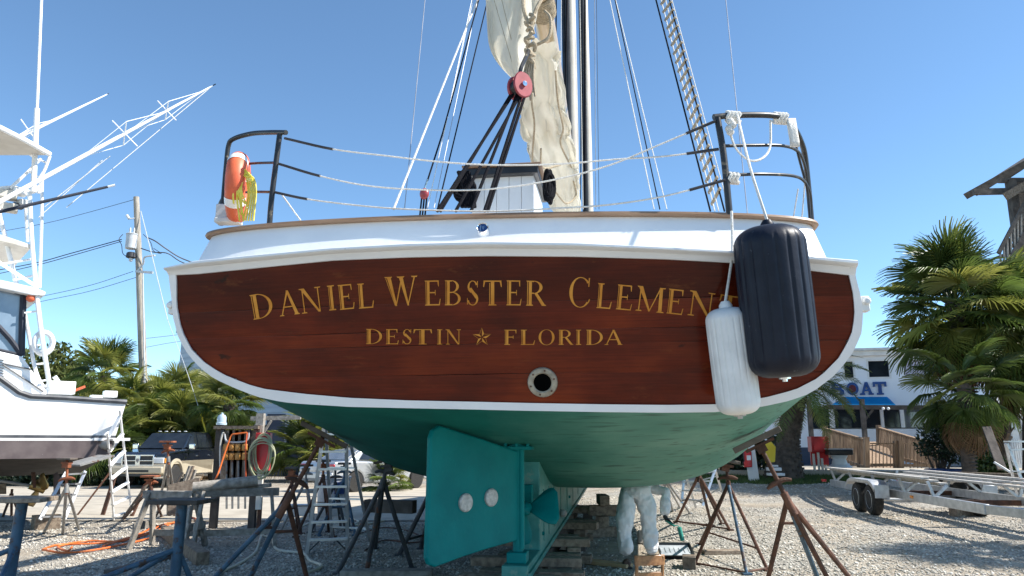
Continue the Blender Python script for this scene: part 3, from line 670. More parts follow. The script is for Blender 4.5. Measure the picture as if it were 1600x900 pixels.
# deckhouse
def build_deckhouse():
    y = 8.7; a = B(738, 300, y); b = B(836, 300, y); zt = B(790, 280, y).z; z0 = 3.0
    yl = a.y; w_ = b.x-a.x; n = 5
    for k in range(n):
        mb = MB(); x0 = a.x+w_*k/n; mb.box((x0+w_/n/2, yl, (zt+z0)/2), (w_/n-.006, .04, zt-z0)); 
        if k == 0: dh = bo('deckhouse', mb, 'white_paint', smooth=False)
        else: bo('board', mb, 'white_paint', dh, smooth=False)
    mb = MB(); mb.box((b.x-.02, yl+.5, (zt+z0)/2), (.04, .95, zt-z0)); mb.box((a.x+.02, yl+.5, (zt+z0)/2), (.04, .95, zt-z0)); bo('side_wall', mb, 'white_paint', dh)
    mb = MB(); mb.box(((a.x+b.x)/2, yl+.45, zt+.045), (w_+.12, 1.15, .09)); r_ = bo('roof_edge', mb, 'black_plastic', dh, bevel=.008)
    mb = MB(); mb.box(((a.x+b.x)/2, yl+.45, zt+.105), (w_+.2, 1.22, .026)); bo('roof', mb, 'teak_cap', dh, bevel=.006)
    # coils of black rope hung on either side
    for px, py, hgt, wd in ((724, 296, .34, .13), (857, 292, .40, .055)):
        mb = MB(); c = B(px, py, 8.5)
        for k in range(13):
            ph = k*.7; pts = []
            for i in range(21):
                t = 2*PI*i/20; pts.append(c + V((wd*math.cos(t)*(.12+.07*k)+.025*math.sin(ph), .05*math.sin(ph+t)-.004*k, hgt/2*math.sin(t)*(1-.025*k)+.02*math.sin(ph*2))))
            mb.tube(pts, .016, 6, cap=False)
        bo('rope_coil', mb, 'black_rope')
build_deckhouse()

# masts, boom, furled sail
def mast(px_b, y, r0, name):
    b = B(px_b, 345, y); b = V((b.x, b.y, 2.9)); t = V((b.x - .0, b.y-.55, 19.)); mb = MB(); mb.tube([lerp(b, t, f) for f in (0,.25,.5,.75,1)], [r0, r0, r0*.97, r0*.85, r0*.7], 20); return bo(name, mb, 'mast_paint')
for px_, y_, r_, nm in ((896, 16.6, .155, 'main_mast'), (920, 23.5, .16, 'fore_mast')):
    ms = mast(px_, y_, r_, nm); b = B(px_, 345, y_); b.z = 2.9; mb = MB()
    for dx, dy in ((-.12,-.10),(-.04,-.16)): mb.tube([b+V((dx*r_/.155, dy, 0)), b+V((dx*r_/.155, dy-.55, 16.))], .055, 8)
    bo('mast_strip', mb, 'black_plastic', ms)  # black strip up the left side of each mast
def line(name, a, b, r, m, n=6, parent=schooner, sag=0, k=2):
    mb = MB(); pts = [lerp(a, b, i/(k-1)) for i in range(k)]
    for i, p in enumerate(pts): p.z -= sag*4*(i/(k-1))*(1-i/(k-1))
    mb.tube(pts, r, n, cap=False); return bo(name, mb, m, parent)
def ext(px0, py0, Y0, px1, py1, Y1, f=1.9):        # a line from the deck through a second sighted point and on up aloft
    a = B(px0, py0, Y0); b = B(px1, py1, Y1); return a, a+(b-a)*f
for px0, py0, Y0, px1, Y1, r, m, nm in (
    (615,327,6.75,746,9.0,.011,'white_rope','topping_lift'), (632,327,9.5,664,11.5,.006,'steel_wire','stay'),
    (691,210,8.6,748,9.6,.010,'black_rope','runner'), (668,325,9.5,739,11.5,.006,'white_rope','halyard'), (678,325,9.6,746,11.5,.005,'steel_wire','halyard'),
    (684,325,9.0,762,11.2,.010,'black_rope','runner'), (668,327,10,737,12,.004,'steel_wire','stay'),
    (868,327,15.6,869,16.2,.016,'black_rope','halyard'), (875,327,15.6,877,16,.008,'white_rope','halyard'), (880,327,15.7,886,15.9,.018,'black_rope','halyard'),
    (907,327,16.6,908,16.4,.010,'black_rope','halyard'), (911,327,16.4,906,16.2,.008,'white_rope','halyard'), (931,327,22,929,22,.012,'steel_wire','halyard'), (936,327,22,932,22,.008,'dark_wire','halyard'), (914,327,23,914,22.8,.03,'black_rope','halyard'),
    (1022,327,13,953,14.5,.011,'white_rope','shroud'), (1031,327,13,961,14.5,.012,'black_rope','shroud'), (1042,327,12.8,962,14.5,.010,'white_rope','shroud'),
    (1110,330,11.4,1025,13.0,.016,'black_rope','shroud'), (1132,330,11.0,1046,12.8,.015,'black_rope','shroud'), (1140,330,11.0,1050,12.8,.009,'white_rope','shroud'),
    (1168,335,8.6,1134,10.5,.006,'steel_wire','stay')):
    a, b = ext(px0, py0, Y0, px1, 0, Y1, 1.25 if nm == 'runner' and px0 == 691 else 1.7); line(nm, a, b, r, m)
a0, a1 = ext(1117,330,11.3,1033,0,13.0,1.7); b0, b1 = ext(1123,330,11.15,1040,0,12.9,1.7)
line('shroud', a0, a1, .012, 'white_rope'); line('shroud', b0, b1, .011, 'white_rope')
c0, c1 = ext(1132,330,11.0,1046,0,12.8,1.7)
for i in range(30):                                # ratline battens
    f = .02+.0265*i; p = lerp(a0, a1, f); q_ = lerp(c0, c1, f+.028); d = (q_-p); mb = MB()
    mb.beam(p-d*.18, q_+d*.2, .03, .05); bo('ratline', mb, 'tan_rope', bevel=.004)
# block at the foot of the black runner
c = B(663, 303, 8.4); mb = MB(); mb.ball(c, .065, 10, .85, .6, 1.05); o = bo('small_block', mb, 'block_red')
line('block_strap', c+V((0,0,.06)), B(668,280,8.4), .012, 'chrome', parent=o); line('runner', B(668,282,8.4), B(691,210,8.6), .010, 'black_rope')
for dx in (-.03, .0, .03): line('block_fall', c+V((dx,0,-.05)), c+V((dx-.03,.05,-.25)), .010, 'black_rope')

# boom with its rope lashing
boom_a = B(838, -40, 8.6); boom_b = B(888, 250, 16.0)
mb = MB(); d = boom_b-boom_a; mb.tube([boom_a, lerp(boom_a, boom_b, .02), lerp(boom_a, boom_b, .3), boom_b], [.10,.135,.15,.14], 20); boom = bo('boom', mb, 'spar_varnish')
bd, bs, bu = frame(d)
mb = MB()
for k in range(13):
    o = boom_a + bd*(.46+.040*k); tilt = .05*math.sin(k*1.3)
    mb.tube([o + (bs*math.cos(t)+bu*math.sin(t))*.165 + bd*(tilt*math.cos(t)) for t in np.linspace(0, 2*PI, 25)], .023, 7, cap=False)
bo('boom_lashing', mb, 'tan_rope', boom)
kn = B(829, 62, 8.35)
mb = MB()
for k in range(9):
    t = k/8; mb.tube(curve([kn+V((.05*math.sin(k*2.1), -.05*math.cos(k*1.7), .30-.075*k)), kn+V((.06*math.cos(k*2.5), -.10, .24-.07*k)), kn+V((-.05*math.cos(k*1.9), -.04, .20-.075*k))], 4), .024, 7)
for s_ in (-1, 1): mb.tube(curve([kn+V((.0,-.05,.1)), kn+V((s_*.07,-.05,.35)), kn+V((s_*.13+.04,.05,.62))], 6), .024, 7)
mb.tube(curve([kn+V((.03,-.05,-.12)), kn+V((.22,-.06,-.02)), kn+V((.24,0,.25)), kn+V((.16,.1,.42))], 6), .02, 7)
for k in range(5): mb.tube(curve([kn+V((.02*k-.03,-.08,-.3)), kn+V((.03*k-.08,-.1,-.55)), kn+V((.025*k-.04,-.1,-.72-.05*(k%3))) ], 5), .013, 6)
bo('lashing_knot', mb, 'tan_rope', boom)
def build_sail():
    ctr = [(806,-60,9.0,.42),(822,10,9.1,.40),(838,70,9.3,.36),(838,100,9.5,.34),(846,150,9.8,.30),(848,190,10.2,.30),(856,218,10.6,.33),(864,250,11.0,.36),(872,280,11.4,.33),(884,312,11.8,.27),(890,345,12.2,.2)]
    pts = [B(a, b, c) for a, b, c, _ in ctr]; rr = [c[3] for c in ctr]
    rows = []; nseg = 96; na = 110
    cp = curve(pts, 10); rc = [r_.x for r_ in curve([V((r, 0, 0)) for r in rr], 10)]
    for i, (p, r) in enumerate(zip(cp, rc)):
        if i < 24: continue
        row = []
        for k in range(na):
            a = 2*PI*k/na; q = V((math.cos(a)*2.1, math.sin(a)*2.1, i*.05))
            fold = noise.noise(q)*.38 + .16*noise.noise(q*3.1) + .16*abs(noise.noise(V((math.cos(a)*5, math.sin(a)*5, i*.06))))
            pinch = 1-.20*max(0, math.cos(i*.42))**6
            rad = r*pinch*(1+fold)*.92
            row.append(p + V((math.cos(a)*rad, math.sin(a)*rad*.9, .10*noise.noise(q*1.7+V((9,0,0))))))
        rows.append(row)
    mb = MB(); mb.grid(rows, closed=True); mb.f.append(tuple(range(na))[::-1]); bo('furled_sail', mb, 'sail_cloth', angle=80)
    # hanging leech of the sail, to the left of the boom end
    L_ = [(757,-40),(759,0),(761,40),(764,70),(773,92),(789,112),(806,126)]; Rr = [(845,-40),(842,0),(838,30),(832,55),(826,80),(822,100),(817,122)]
    rows = []
    for l, r in zip([v for v in curve([V((a, b, 0)) for a, b in L_], 5)], [v for v in curve([V((a, b, 0)) for a, b in Rr], 5)]):
        row = []
        for k in range(25):
            f = k/24; x = lerp(l.x, r.x, f); y_ = lerp(l.y, r.y, f)
            dep = 8.75 + .22*math.sin(f*6.0+l.y*.012) + .10*math.sin(f*15+1)*(.4+f) + .08*noise.noise(V((f*3, l.y*.02, 1)))
            row.append(B(x, y_, dep))
        rows.append(row)
    mb = MB(); mb.grid(rows); o = bo('sail_leech', mb, 'sail_cloth', angle=80); o.modifiers.new('solid', 'SOLIDIFY').thickness = .02
    # bolt ropes and gaskets lying on the bundle
    for pl in ([(829,90,8.9),(832,120,8.95),(831,160,9.0),(835,195,9.3),(832,240,9.9),(833,256,10.2)], [(868,110,9.3),(872,160,9.6),(880,200,10.0),(876,225,10.4),(893,262,11.0)], [(868,300,10.9),(885,318,11.3),(900,305,11.5),(896,282,11.3)], [(845,232,10.0),(848,262,10.3),(876,258,10.6)]):
        mb = MB(); mb.tube(curve([B(*p) for p in pl], 6), .014, 6); bo('sail_gasket', mb, 'tan_rope')
    for x0, y0, x1, y1 in ((772,0,806,118),(784,0,811,112)):
        mb = MB(); mb.tube([B(x0+(x1-x0)*t, y0+(y1-y0)*t, 8.62) for t in (0,.5,1)], .004, 5); bo('sail_seam', mb, 'tan_rope')
build_sail()
# mainsheet tackle
blk = B(812, 136, 8.0); M_ = Matrix.Rotation(R(40), 3, 'Z') @ Matrix.Rotation(PI/2, 3, 'X')
mb = MB()
for k, o_ in enumerate((-.068, -.03, .03, .068)):
    prof = [(.001, -.018), (.115, -.018), (.125, 0), (.115, .018), (.001, .018)]
    if k in (1, 2): continue
    mb.lathe(prof, 24, blk + M_ @ V((0,0,o_)), Matrix(M_) @ Matrix.Diagonal((1.0, 1.25, 1)))
sheet = bo('sheet_block', mb, 'block_red', angle=30)
for o_ in (-.036, 0, .036):
    mb = MB(); mb.lathe([(.03,-.02),(.10,-.02),(.092,0),(.10,.02),(.03,.02)], 24, blk + M_ @ V((0,0,o_)), M_); bo('sheave', mb, 'black_plastic', sheet)
mb = MB(); mb.lathe([(.024,-.11),(.03,-.112),(.03,.112),(.001,.116)], 12, blk, M_); bo('block_pin', mb, 'chrome', sheet)
mb = MB(); mb.tube(curve([blk+V((0,0,.12)), blk+V((.02,0,.24)), B(826,80,8.25)], 5), .024, 8); bo('shackle', mb, 'black_tube', sheet)
for x0, x1, yb in ((800,683,7.0),(806,736,7.15),(813,757,7.2),(818,762,7.25),(811,712,7.1),(797,688,7.05)):
    line('sheet_fall', blk+V((.008*(x0-810),-.0,-.09)), B(x1, 330, yb), .017, 'black_rope', n=7)
mb = MB(); 
for k in range(5): mb.tube(curve([B(716+k*4, 268, 7.6), B(726+k*3, 296, 7.55), B(722+k*5, 324, 7.5)], 5), .02, 6)
bo('sheet_tail', mb, 'black_rope')

# stern pulpits and lifelines
def pul(name, tubes, m='black_tube'):
    root = None
    for nm, pts, r in tubes:
        mb = MB(); mb.tube(curve([B(*p) for p in pts], 6) if len(pts) > 2 else [B(*p) for p in pts], r, 10)
        root2 = bo(nm if root else name, mb, m, root or schooner, angle=60)
        root = root or root2
    return root
pul('pulpit', [('top_rail', [(345,352,7.5),(349,310,7.5),(353,262,7.5),(357,228,7.5),(365,217,7.45),(392,209,7.3),(420,207,7.12),(447,207,6.95)], .024),
  ('post', [(421,352,6.95),(425,305,6.95),(437,210,6.97)], .026), ('rail', [(354,300,7.5),(343,318,7.65),(345,330,7.6),(346,312,7.55),(365,303,7.4),(395,300,7.2),(424,300,6.97)], .013),
  ('rail', [(352,275,7.55),(354,265,7.5),(370,258,7.4),(400,255,7.2),(432,254,6.97)], .013)])
pul('pulpit', [('top_rail', [(1115,183,6.1),(1150,180,6.15),(1200,180,6.25),(1222,185,6.35),(1240,199,6.55),(1252,222,6.8),(1258,245,6.95),(1263,290,7.0),(1268,346,7.0)], .026),
  ('post', [(1121,185,6.1),(1131,245,6.08),(1140,336,6.05)], .028), ('rail', [(1133,228,6.1),(1180,227,6.2),(1225,228,6.35),(1248,238,6.6),(1258,262,6.9),(1262,290,7.0)], .014),
  ('rail', [(1138,274,6.1),(1190,272,6.2),(1240,275,6.45),(1258,285,6.7),(1266,305,6.9),(1267,330,7.0)], .014), ('post', [(1236,196,6.5),(1248,245,6.6),(1262,300,6.75),(1266,345,6.75)], .012)])
for pts in ([(445,216,6.95),(520,233,6.7),(600,243,6.5),(700,254,6.35),(790,258,6.25),(880,256,6.2),(960,249,6.15),(1040,244,6.1),(1123,233,6.05)], [(436,256,6.95),(500,275,6.75),(580,291,6.55),(680,297,6.35),(770,295,6.25),(860,282,6.2),(950,259,6.15),(1040,222,6.1),(1118,189,6.08)], [(428,300,6.95),(480,311,6.8),(560,321,6.6),(640,327,6.45),(760,330,6.3),(860,326,6.2),(950,320,6.15),(1040,306,6.1),(1134,281,6.05)]):
    mb = MB(); p3 = curve([B(*p) for p in pts], 5); mb.tube(p3, .0075, 6); o = bo('lifeline', mb, 'white_rope')
    for sl in (slice(0, 6), slice(-4, None)):
        mb = MB(); mb.tube(p3[sl], .013, 7); bo('lifeline_end', mb, 'dark_wire', o)
# knots and lashings on the right pulpit
def wrap(px, py, y, n, r, name='lashing', m='white_rope', sx=.03):
    mb = MB(); c = B(px, py, y)
    for k in range(n):
        o = c + V((sx*(k-(n-1)/2), .01*k, .0)); mb.tube([o + V((.012*math.sin(3*t), math.cos(t)*r, math.sin(t)*r)) for t in np.linspace(0, 2*PI, 15)], .016, 6, cap=False)
    return bo(name, mb, m)
wrap(1146,182,6.13,4,.04); wrap(1220,184,6.33,4,.042); wrap(1146,278,6.08,3,.04)
mb = MB(); c = B(1141,197,6.08); 
for k in range(4): mb.ball(c+V((.02*math.sin(k*2),-.02,-.03*k+.03)), .033, 7)
bo('knot', mb, 'white_rope')
mb = MB(); mb.tube(curve([B(*p) for p in [(1140,205,6.1),(1150,232,6.08),(1170,250,6.06),(1190,248,6.1),(1203,230,6.2),(1204,188,6.28)]], 6), .010, 6); bo('slack_line', mb, 'white_rope')
mb = MB(); mb.grid([[B(x+dx, y, 6.33) for dx in (0, 5, 10, 14)] for x, y in ((1228,186),(1231,205),(1234,222),(1234,230))]); o = bo('rag', mb, 'white_rope'); o.modifiers.new('solid', 'SOLIDIFY').thickness = .02
for pts in ([(1247,295,6.6),(1240,338,6.62)], [(1258,280,6.9),(1253,340,6.9)], [(441,305,7.1),(470,345,6.9)]): line('lanyard', B(*pts[0]), B(*pts[1]), .007, 'white_rope')

# ------------------------------------------------------------ things hung on the schooner
def fender(label, px_t, py_t, px_b, py_b, Y, rad, m, ribs, rope_pts, group, depth, cap_m):
    top = W(px_t, py_t, Y); bot = W(px_b, py_b, Y+.06); ax = (top-bot); L_ = ax.length
    t = thing('boat_fender', label, 'fender', bot, 0, group)
    M_ = V((0,0,1)).rotation_difference(ax).to_matrix(); n = 210; prof = []
    for i in range(9): a = PI/2*i/8; prof.append((rad*(.20+.80*math.sin(a)**.8), rad*.58*(1-math.cos(a))))
    prof[0] = (.02, .0)
    up = [(r_, L_-z) for r_, z in prof[::-1]]; mid = [(rad*(1+.012*math.sin(PI*k/8)), lerp(prof[-1][1], up[0][1], k/8)) for k in range(1, 8)]
    rows = []
    for r_, z in prof+mid+up:
        row = []; edge = ss(.06*L_, .16*L_, z)*ss(.06*L_, .16*L_, L_-z)
        for k in range(n):
            a = 2*PI*k/n; g = max(0, math.cos(a*ribs/2))**14+max(0, -math.cos(a*ribs/2))**14; r2 = r_-depth*edge*g; row.append(bot + M_ @ V((r2*math.cos(a), r2*math.sin(a), z)))
        rows.append(row)
    mb = MB(); mb.grid(rows, closed=True); mb.f.append(tuple(range(n))[::-1]); mb.f.append(tuple(range(len(mb.v)-n, len(mb.v))))
    b = obj('body', mb, m, t, angle=70)
    mb = MB(); mb.lathe([(.035,-.012),(.045,-.01),(.045,.01),(.03,.02)], 16, bot, M_); mb.lathe([(.014,-.03),(.02,-.028),(.02,.0)], 12, bot, M_); obj('valve', mb, cap_m, t)
    mb = MB(); mb.lathe([(.05,-.01),(.05,.02),(.03,.05),(.001,.05)], 16, top, M_); obj('eye_cap', mb, m, t)
    mb = MB(); mb.tube(curve([V(p) for p in rope_pts] + [top+V((0,0,.05))], 4), .011, 7); obj('rope', mb, 'white_rope', t)
    return t
fender('large navy blue ribbed fender hanging over the right of the transom', 1199, 354, 1226, 590, 5.55, .262, 'fender_navy', 18, [W(1152,180,6.1), W(1172,262,5.7)], 'fenders hung off the stern', .013, 'chrome')
fender('smaller white ribbed fender hanging left of the big navy one', 1134, 481, 1156, 648, 5.72, .162, 'fender_white', 20, [W(1143,330,5.85), W(1144,395,5.80)], 'fenders hung off the stern', .006, 'zinc')

# lifebuoy with its coil of yellow line
def lifebuoy():
    c = W(372, 293, 7.28); t = thing('lifebuoy', 'orange lifebuoy with white bands tied to the left pulpit', 'lifebuoy', c)
    M_ = Matrix.Rotation(R(104), 3, 'Z') @ Matrix.Rotation(PI/2, 3, 'X'); Rr, r = .26, .095
    def seg(a0, a1, r, n):
        return [[c + M_ @ V(((Rr+r*math.cos(p))*math.cos(a), (Rr+r*math.cos(p))*math.sin(a), r*math.sin(p))) for p in np.linspace(0, 2*PI, 18)[:-1]] for a in np.linspace(a0, a1, n)]
    mb = MB(); mb.grid(seg(0, 2*PI, r, 49), closed=True); obj('ring', mb, 'buoy_orange', t)
    for a in (PI/4, 3*PI/4, 5*PI/4, 7*PI/4):
        mb = MB(); mb.grid(seg(a-.13, a+.13, r+.004, 6), closed=True); obj('band', mb, 'white_metal', t)
    mb = MB()
    for k in range(4):
        a = k*PI/2; pts = [c + M_ @ V(((Rr+r+.015+.05*math.sin(f*PI))*math.cos(a-PI/4+f*PI/2), (Rr+r+.015+.05*math.sin(f*PI))*math.sin(a-PI/4+f*PI/2), 0)) for f in np.linspace(0, 1, 9)]; mb.tube(pts, .008, 6)
    mb = MB()
    for k in range(8):
        x = 366+random.uniform(-4, 10); y1 = random.uniform(318, 346)
        mb.tube(curve([W(376+random.uniform(-6,6), 272, 7.02), W(x+random.uniform(0,12), 300, 6.98), W(x+random.uniform(-4,22), y1, 7.0)], 4), .0085, 6)
    for k in range(5):
        mb.tube(curve([W(373+3*k, 276, 7.0), W(380+4*k, 262+4*k, 7.02), W(388+3*k, 300, 7.0), W(380+4*k, 345, 7.0)], 5), .0085, 6)
    solo('rope_coil', mb, 'yellow_rope', 'yellow floating line bundled in front of the orange lifebuoy', 'rope')
    mb = MB(); mb.box(W(350,338,7.5)+V((0,0,.03)), (.12,.16,.16)); mb.box(W(357,346,7.35), (.24,.14,.05)); solo('buoy_bracket', mb, 'dull_white', 'small pale bracket under the orange lifebuoy', 'bracket', bevel=.01)
lifebuoy()

# ------------------------------------------------------------ stands, blocking and gear in the yard
def jack(label, top, hub, feet, leg_m='rust', screw_m='rust', r=.028, pad=None, braces=(), group='jack stands in the yard', handle=True, pad_m='dark_timber', name='jack_stand'):
    """tripod boat stand: threaded top on a hub, tubular legs, cross braces, a wing handle and a plywood pad"""
    top = V(top); hub = V(hub); feet = [V(f) for f in feet]; c = sum(feet, V())/len(feet); c.z = min(f.z for f in feet)
    t = thing(name, label, 'jack stand', c, 0, group)
    mb = MB(); mb.tube([hub + (hub-top).normalized()*.12, top], r*.85, 10); obj('screw', mb, screw_m, t)
    mb = MB(); mb.tube([lerp(hub, top, -.25 if (top-hub).length > .25 else -.4), lerp(hub, top, .12)], r*1.4, 10); lm = leg_m if isinstance(leg_m, str) else leg_m[-1]; obj('collar', mb, lm, t)
    for f in feet:
        mb = MB(); d = (f-hub); mb.tube([hub, f], r, 8); mb.box(f+V((0,0,.012)), (.11,.11,.022)); obj('leg', mb, leg_m if isinstance(leg_m, str) else leg_m[feet.index(f) % len(leg_m)], t)
    for i, j, fr in braces:
        mb = MB(); a = lerp(hub, feet[i], fr); b = lerp(hub, feet[j], fr); mb.tube([a, b], r*.6, 6); obj('brace', mb, lm, t)
    if handle:
        p = lerp(hub, top, .3 if (top-hub).length > .3 else .5); d, s_, u = frame(top-hub); mb = MB(); q = s_ if abs(s_.x) > .3 else u
        mb.tube(curve([p-q*.13-d*.02, p-q*.06+d*.0, p+q*.06, p+q*.13-d*.03], 3), [.014,.018,.024,.028,.028,.028,.024,.02,.018,.014], 8); obj('handle', mb, screw_m, t)
    if pad:
        n, size, ang = pad; n = V(n).normalized(); d, s_, u = frame(n); mb = MB()
        M_ = Matrix((s_, u, d)).transposed() @ Matrix.Rotation(ang, 3, 'Z')
        mb.box(top + n*.02, size, M=M_); obj('pad', mb, pad_m, t, bevel=.006)
        mb = MB(); mb.box(top - n*.04, (size[0]*.55, size[1]*.6, .03), M=M_); mb.box(top - n*.08, (.10,.10,.08), M=M_); obj('pad_plate', mb, screw_m, t)
    return t
# the big ones that carry the stern
jack('tall jack stand with blue painted legs under the port quarter', W(505,682,8.6), W(449,783,8.55), [G(322,916), G(385,914), G(481,909)], ('rusty_blue', 'rusty_blue', 'rust'), 'rust', .029, ((.45,.12,.9), (.24,.56,.05), 0), ((0,1,.3),(1,2,.35)))
jack('tall rusty jack stand with splayed pipe legs under the starboard quarter', W(1184,690,8.05), W(1230,781,8.0), [G(1198,912), G(1282,914), G(1300,917), G(1335,912)], ('rust', 'rusty_blue', 'rust'), 'rust', .028, ((-.42,.12,.9), (.24,.52,.06), 0), ((0,1,.25),(1,2,.3)))
jack('dark grey tripod jack stand left of the teal rudder', W(605,722,10.1), W(599,752,10.1), [G(527,897), G(573,893), G(644,889), G(586,858)], 'dark_steel', 'dark_steel', .030, ((-.2,.0,.98), (.3,.3,.03), 0))
jack('dark jack stand half hidden behind the teal rudder', W(690,722,11.3), W(686,742,11.3), [G(623,868), G(657,858), G(706,874)], 'dark_steel', 'dark_steel', .034, None, ((0,1,.8),), handle=False)
jack('rusty braced jack stand between the white fender and the paint tray', W(1134,722,10.4), W(1138,756,10.5), [G(1085,882), G(1167,898), G(1200,892), G(1093,851)], ('rust', 'rusty_blue', 'rust'), 'rust', .022, ((.2,0,.98), (.3,.3,.04), 0), ((0,1,.98),(3,2,.75),(1,2,.97)))
jack('brown jack stand behind the paint tray, triangular base', W(1093,730,13.0), W(1092,742,13.0), [G(1056,816), G(1112,822), G(1141,829), G(1128,819)], 'rust', 'rust', .026, None, ((0,1,.98),(0,2,.97)), handle=False)
jack('pale grey jack stand just right of the painter', W(1030,722,14.6), W(1032,738,14.6), [G(1052,799), G(1063,794), G(1079,803)], 'grey_steel', 'grey_steel', .024, None, handle=False)
# under and around the yacht on the left
jack('jack stand with orange rusty screw under the yacht stern', W(105,719,12.6), W(104,760,12.6), [G(68,834), G(98,836), G(124,829)], 'grey_steel', 'orange_rust', .025, ((0,0,1),(.22,.22,.03),0))
jack('rusty stand with flat orange top right of the aluminium ladder', W(235,746,14.3), W(236,762,14.3), [G(192,812), G(219,817), G(253,808)], 'rust', 'orange_rust', .026, ((0,0,1),(.26,.26,.035),0), pad_m='orange_rust')
jack('tall stand with silver and red legs in front of the black pickup', W(262,692,15.2), W(263,716,15.2), [G(246,801), G(262,806), G(277,803)], 'grey_steel', 'orange_rust', .026, ((0,0,1),(.24,.24,.035),0), pad_m='orange_rust')
jack('small brown jack stand at the far left below the yacht', W(19,764,15), W(18,772,15), [G(4,808), G(18,806), G(30,804)], 'rust', 'rust', .026, None, handle=False)
random.seed(4)
for i, (px, py, Y, m, lab) in enumerate(((456,733,14.6,'rust','leftmost rusty jack stand of the bunch behind the blue legged stand'), (478,729,15.0,'grey_steel','grey jack stand with a brown top in the stored bunch'), (505,722,14.2,'rust','tallest brown jack stand in the stored bunch left of the stepladder'), (524,734,14.9,'dark_steel','dark jack stand at the back of the stored bunch'), (538,726,14.4,'rusty_blue','blue topped jack stand at the right of the stored bunch'))):
    h = W(px, py+22, Y); f0 = W(px, 800, Y); jack(lab, W(px, py, Y), h, [V((h.x+dx, Y+dy, 0)) for dx, dy in ((-.34,-.35),(.30,-.30),(.05,.42))], m, 'orange_rust' if i in (0, 2) else m, .026, ((0,0,1),(.2,.2,.04),.4*i) if i != 3 else None, ((0,1,.5),(1,2,.7)), 'jack stands stored in a bunch')
def post_stand(label, px, py, Y, feetpx, m='rusty_blue', top_m='old_timber', pxb=None, rz=0.):
    c = W(px, py+5, Y); b = W(pxb or px, 905, Y); b = V((b.x, Y, 0)); t = thing('keel_stand', label, 'boat stand', b, 0, 'post stands in the left foreground')
    mb = MB(); mb.tube([b, lerp(b, c, .98)], .062, 14); obj('post', mb, m, t)
    mb = MB(); mb.box(c+V((0,0,-.03)), (.26,.24,.02)); obj('top_plate', mb, 'dark_steel', t)
    for k in range(3):
        mb = MB(); o = Matrix.Rotation(rz, 3, 'Z') @ V((0, -.17+.17*k, 0)); mb.box(c + o + V((0,0,.0)), (.62,.165,.05), rz); obj('board', mb, top_m, t, bevel=.006)
    for f in feetpx:
        f = V(f); a = lerp(b, c, .42); mb = MB(); mb.tube([a, f], .030, 8); mb.box(f+V((0,0,.01)), (.12,.12,.02)); obj('leg', mb, m, t)
post_stand('blue post stand topped with pale weathered boards at the left edge', 36, 775, 9.35, [V((-6.75,9.0,0)), V((-5.55,8.7,0)), V((-6.3,10.2,0))], pxb=14, rz=.1)
post_stand('blue post stand with a dark board top in front of the sawhorses', 285, 778, 9.4, [V((-4.85,8.7,0)), V((-4.6,9.6,0)), V((-3.75,9.5,0))], top_m='dark_timber', pxb=273, rz=-.1)

def timber(label, a, b, w_, h, m='old_timber', group=None, name='timber', cat='timber', up=V((0,0,1))):
    mb = MB(); mb.beam(a, b, w_, h, up); return solo(name, mb, m, label, cat, group, bevel=.008)
# cribbing under the keel
random.seed(8)
crib = [(1.62, 3, 'nearest the rudder'), (2.75, 4, 'second from the rudder'), (4.3, 4, 'third from the rudder'), (6.2, 4, 'fourth from the rudder'), (8.6, 4, 'farthest from the rudder')]
for y, n, where in crib:
    top = .36 + (y-1.25)*.0131 - .005; hs = [top/n]*n
    z = 0
    for k in range(n):
        h = hs[k]-.002; layer = (['bottom','middle','top'] if n == 3 else ['bottom','second','third','top'])[k]
        across = (k % 2 == (n+1) % 2)
        if across:
            for dy in (-.16, .17):
                L_ = random.uniform(.9, 1.25); o = random.uniform(-.08, .12); r_ = random.uniform(-.06, .06)
                a = XB @ V((o-L_/2, y+dy-r_, z+h/2)); b = XB @ V((o+L_/2, y+dy+r_, z+h/2))
                timber(('near' if dy < 0 else 'far')+' crosswise timber, '+layer+' layer of the keel blocking pile '+where, a, b, .20, h, 'old_timber', 'crib timbers under the keel')
        else:
            for dx in (-.30, .05, .36):
                L_ = random.uniform(.55, .8); r_ = random.uniform(-.04, .04)
                a = XB @ V((dx-r_, y-L_/2, z+h/2)); b = XB @ V((dx+r_, y+L_/2, z+h/2))
                timber({-.30:'left',.05:'middle',.36:'right'}[dx]+' lengthwise timber, '+layer+' layer of the keel blocking pile '+where, a, b, .17, h, 'dark_timber' if random.random() < .4 else 'old_timber', 'crib timbers under the keel')
        z += hs[k]
p = XB @ V((0, 1.55, .2)); 
# stacks of blocking farther forward, right of the keel
for px, py, w_, n, lab in ((945,806,.75,1,'short new board lying on the gravel behind the painter'),(928,800,.62,1,'second short new board behind the painter, nearer the keel')):
    c = G(px, py); timber(lab, c+V((-w_/2,.05,.05)), c+V((w_/2,-.06,.05)), .14, .09, 'new_timber')
c = G(938, 884); timber('loose new plank lying left of the wooden chair', c+V((-.32,.32,.03)), c+V((.36,-.22,.03)), .19, .05, 'new_timber')
c = G(1003, 850); timber('short upright block standing between the feet of the painter', c+V((-.01,.0,.0)), c+V((.01,.05,.2)), .12, .12, 'grey_timber', up=V((0,1,0)))
for k, (x, z) in enumerate(((1.62,.09),(1.58,.27),(1.66,.45),(1.6,.62))):
    y = 13.9+.1*(k%2); a, b = ((x-.32, y), (x+.32, y)) if k % 2 == 0 else ((x, y-.3), (x, y+.3))
    timber(('lowest','second lowest','second highest','highest')[k]+' timber of the small block pile standing far forward of the painter', V((a[0],a[1],z)), V((b[0],b[1],z)), .17, .17, 'old_timber', 'blocking pile far forward')
c = G(1068, 888); timber('dark block under the foot of the braced jack stand', c+V((.05,-.12,.075)), c+V((.12,.2,.075)), .17, .15, 'old_timber')
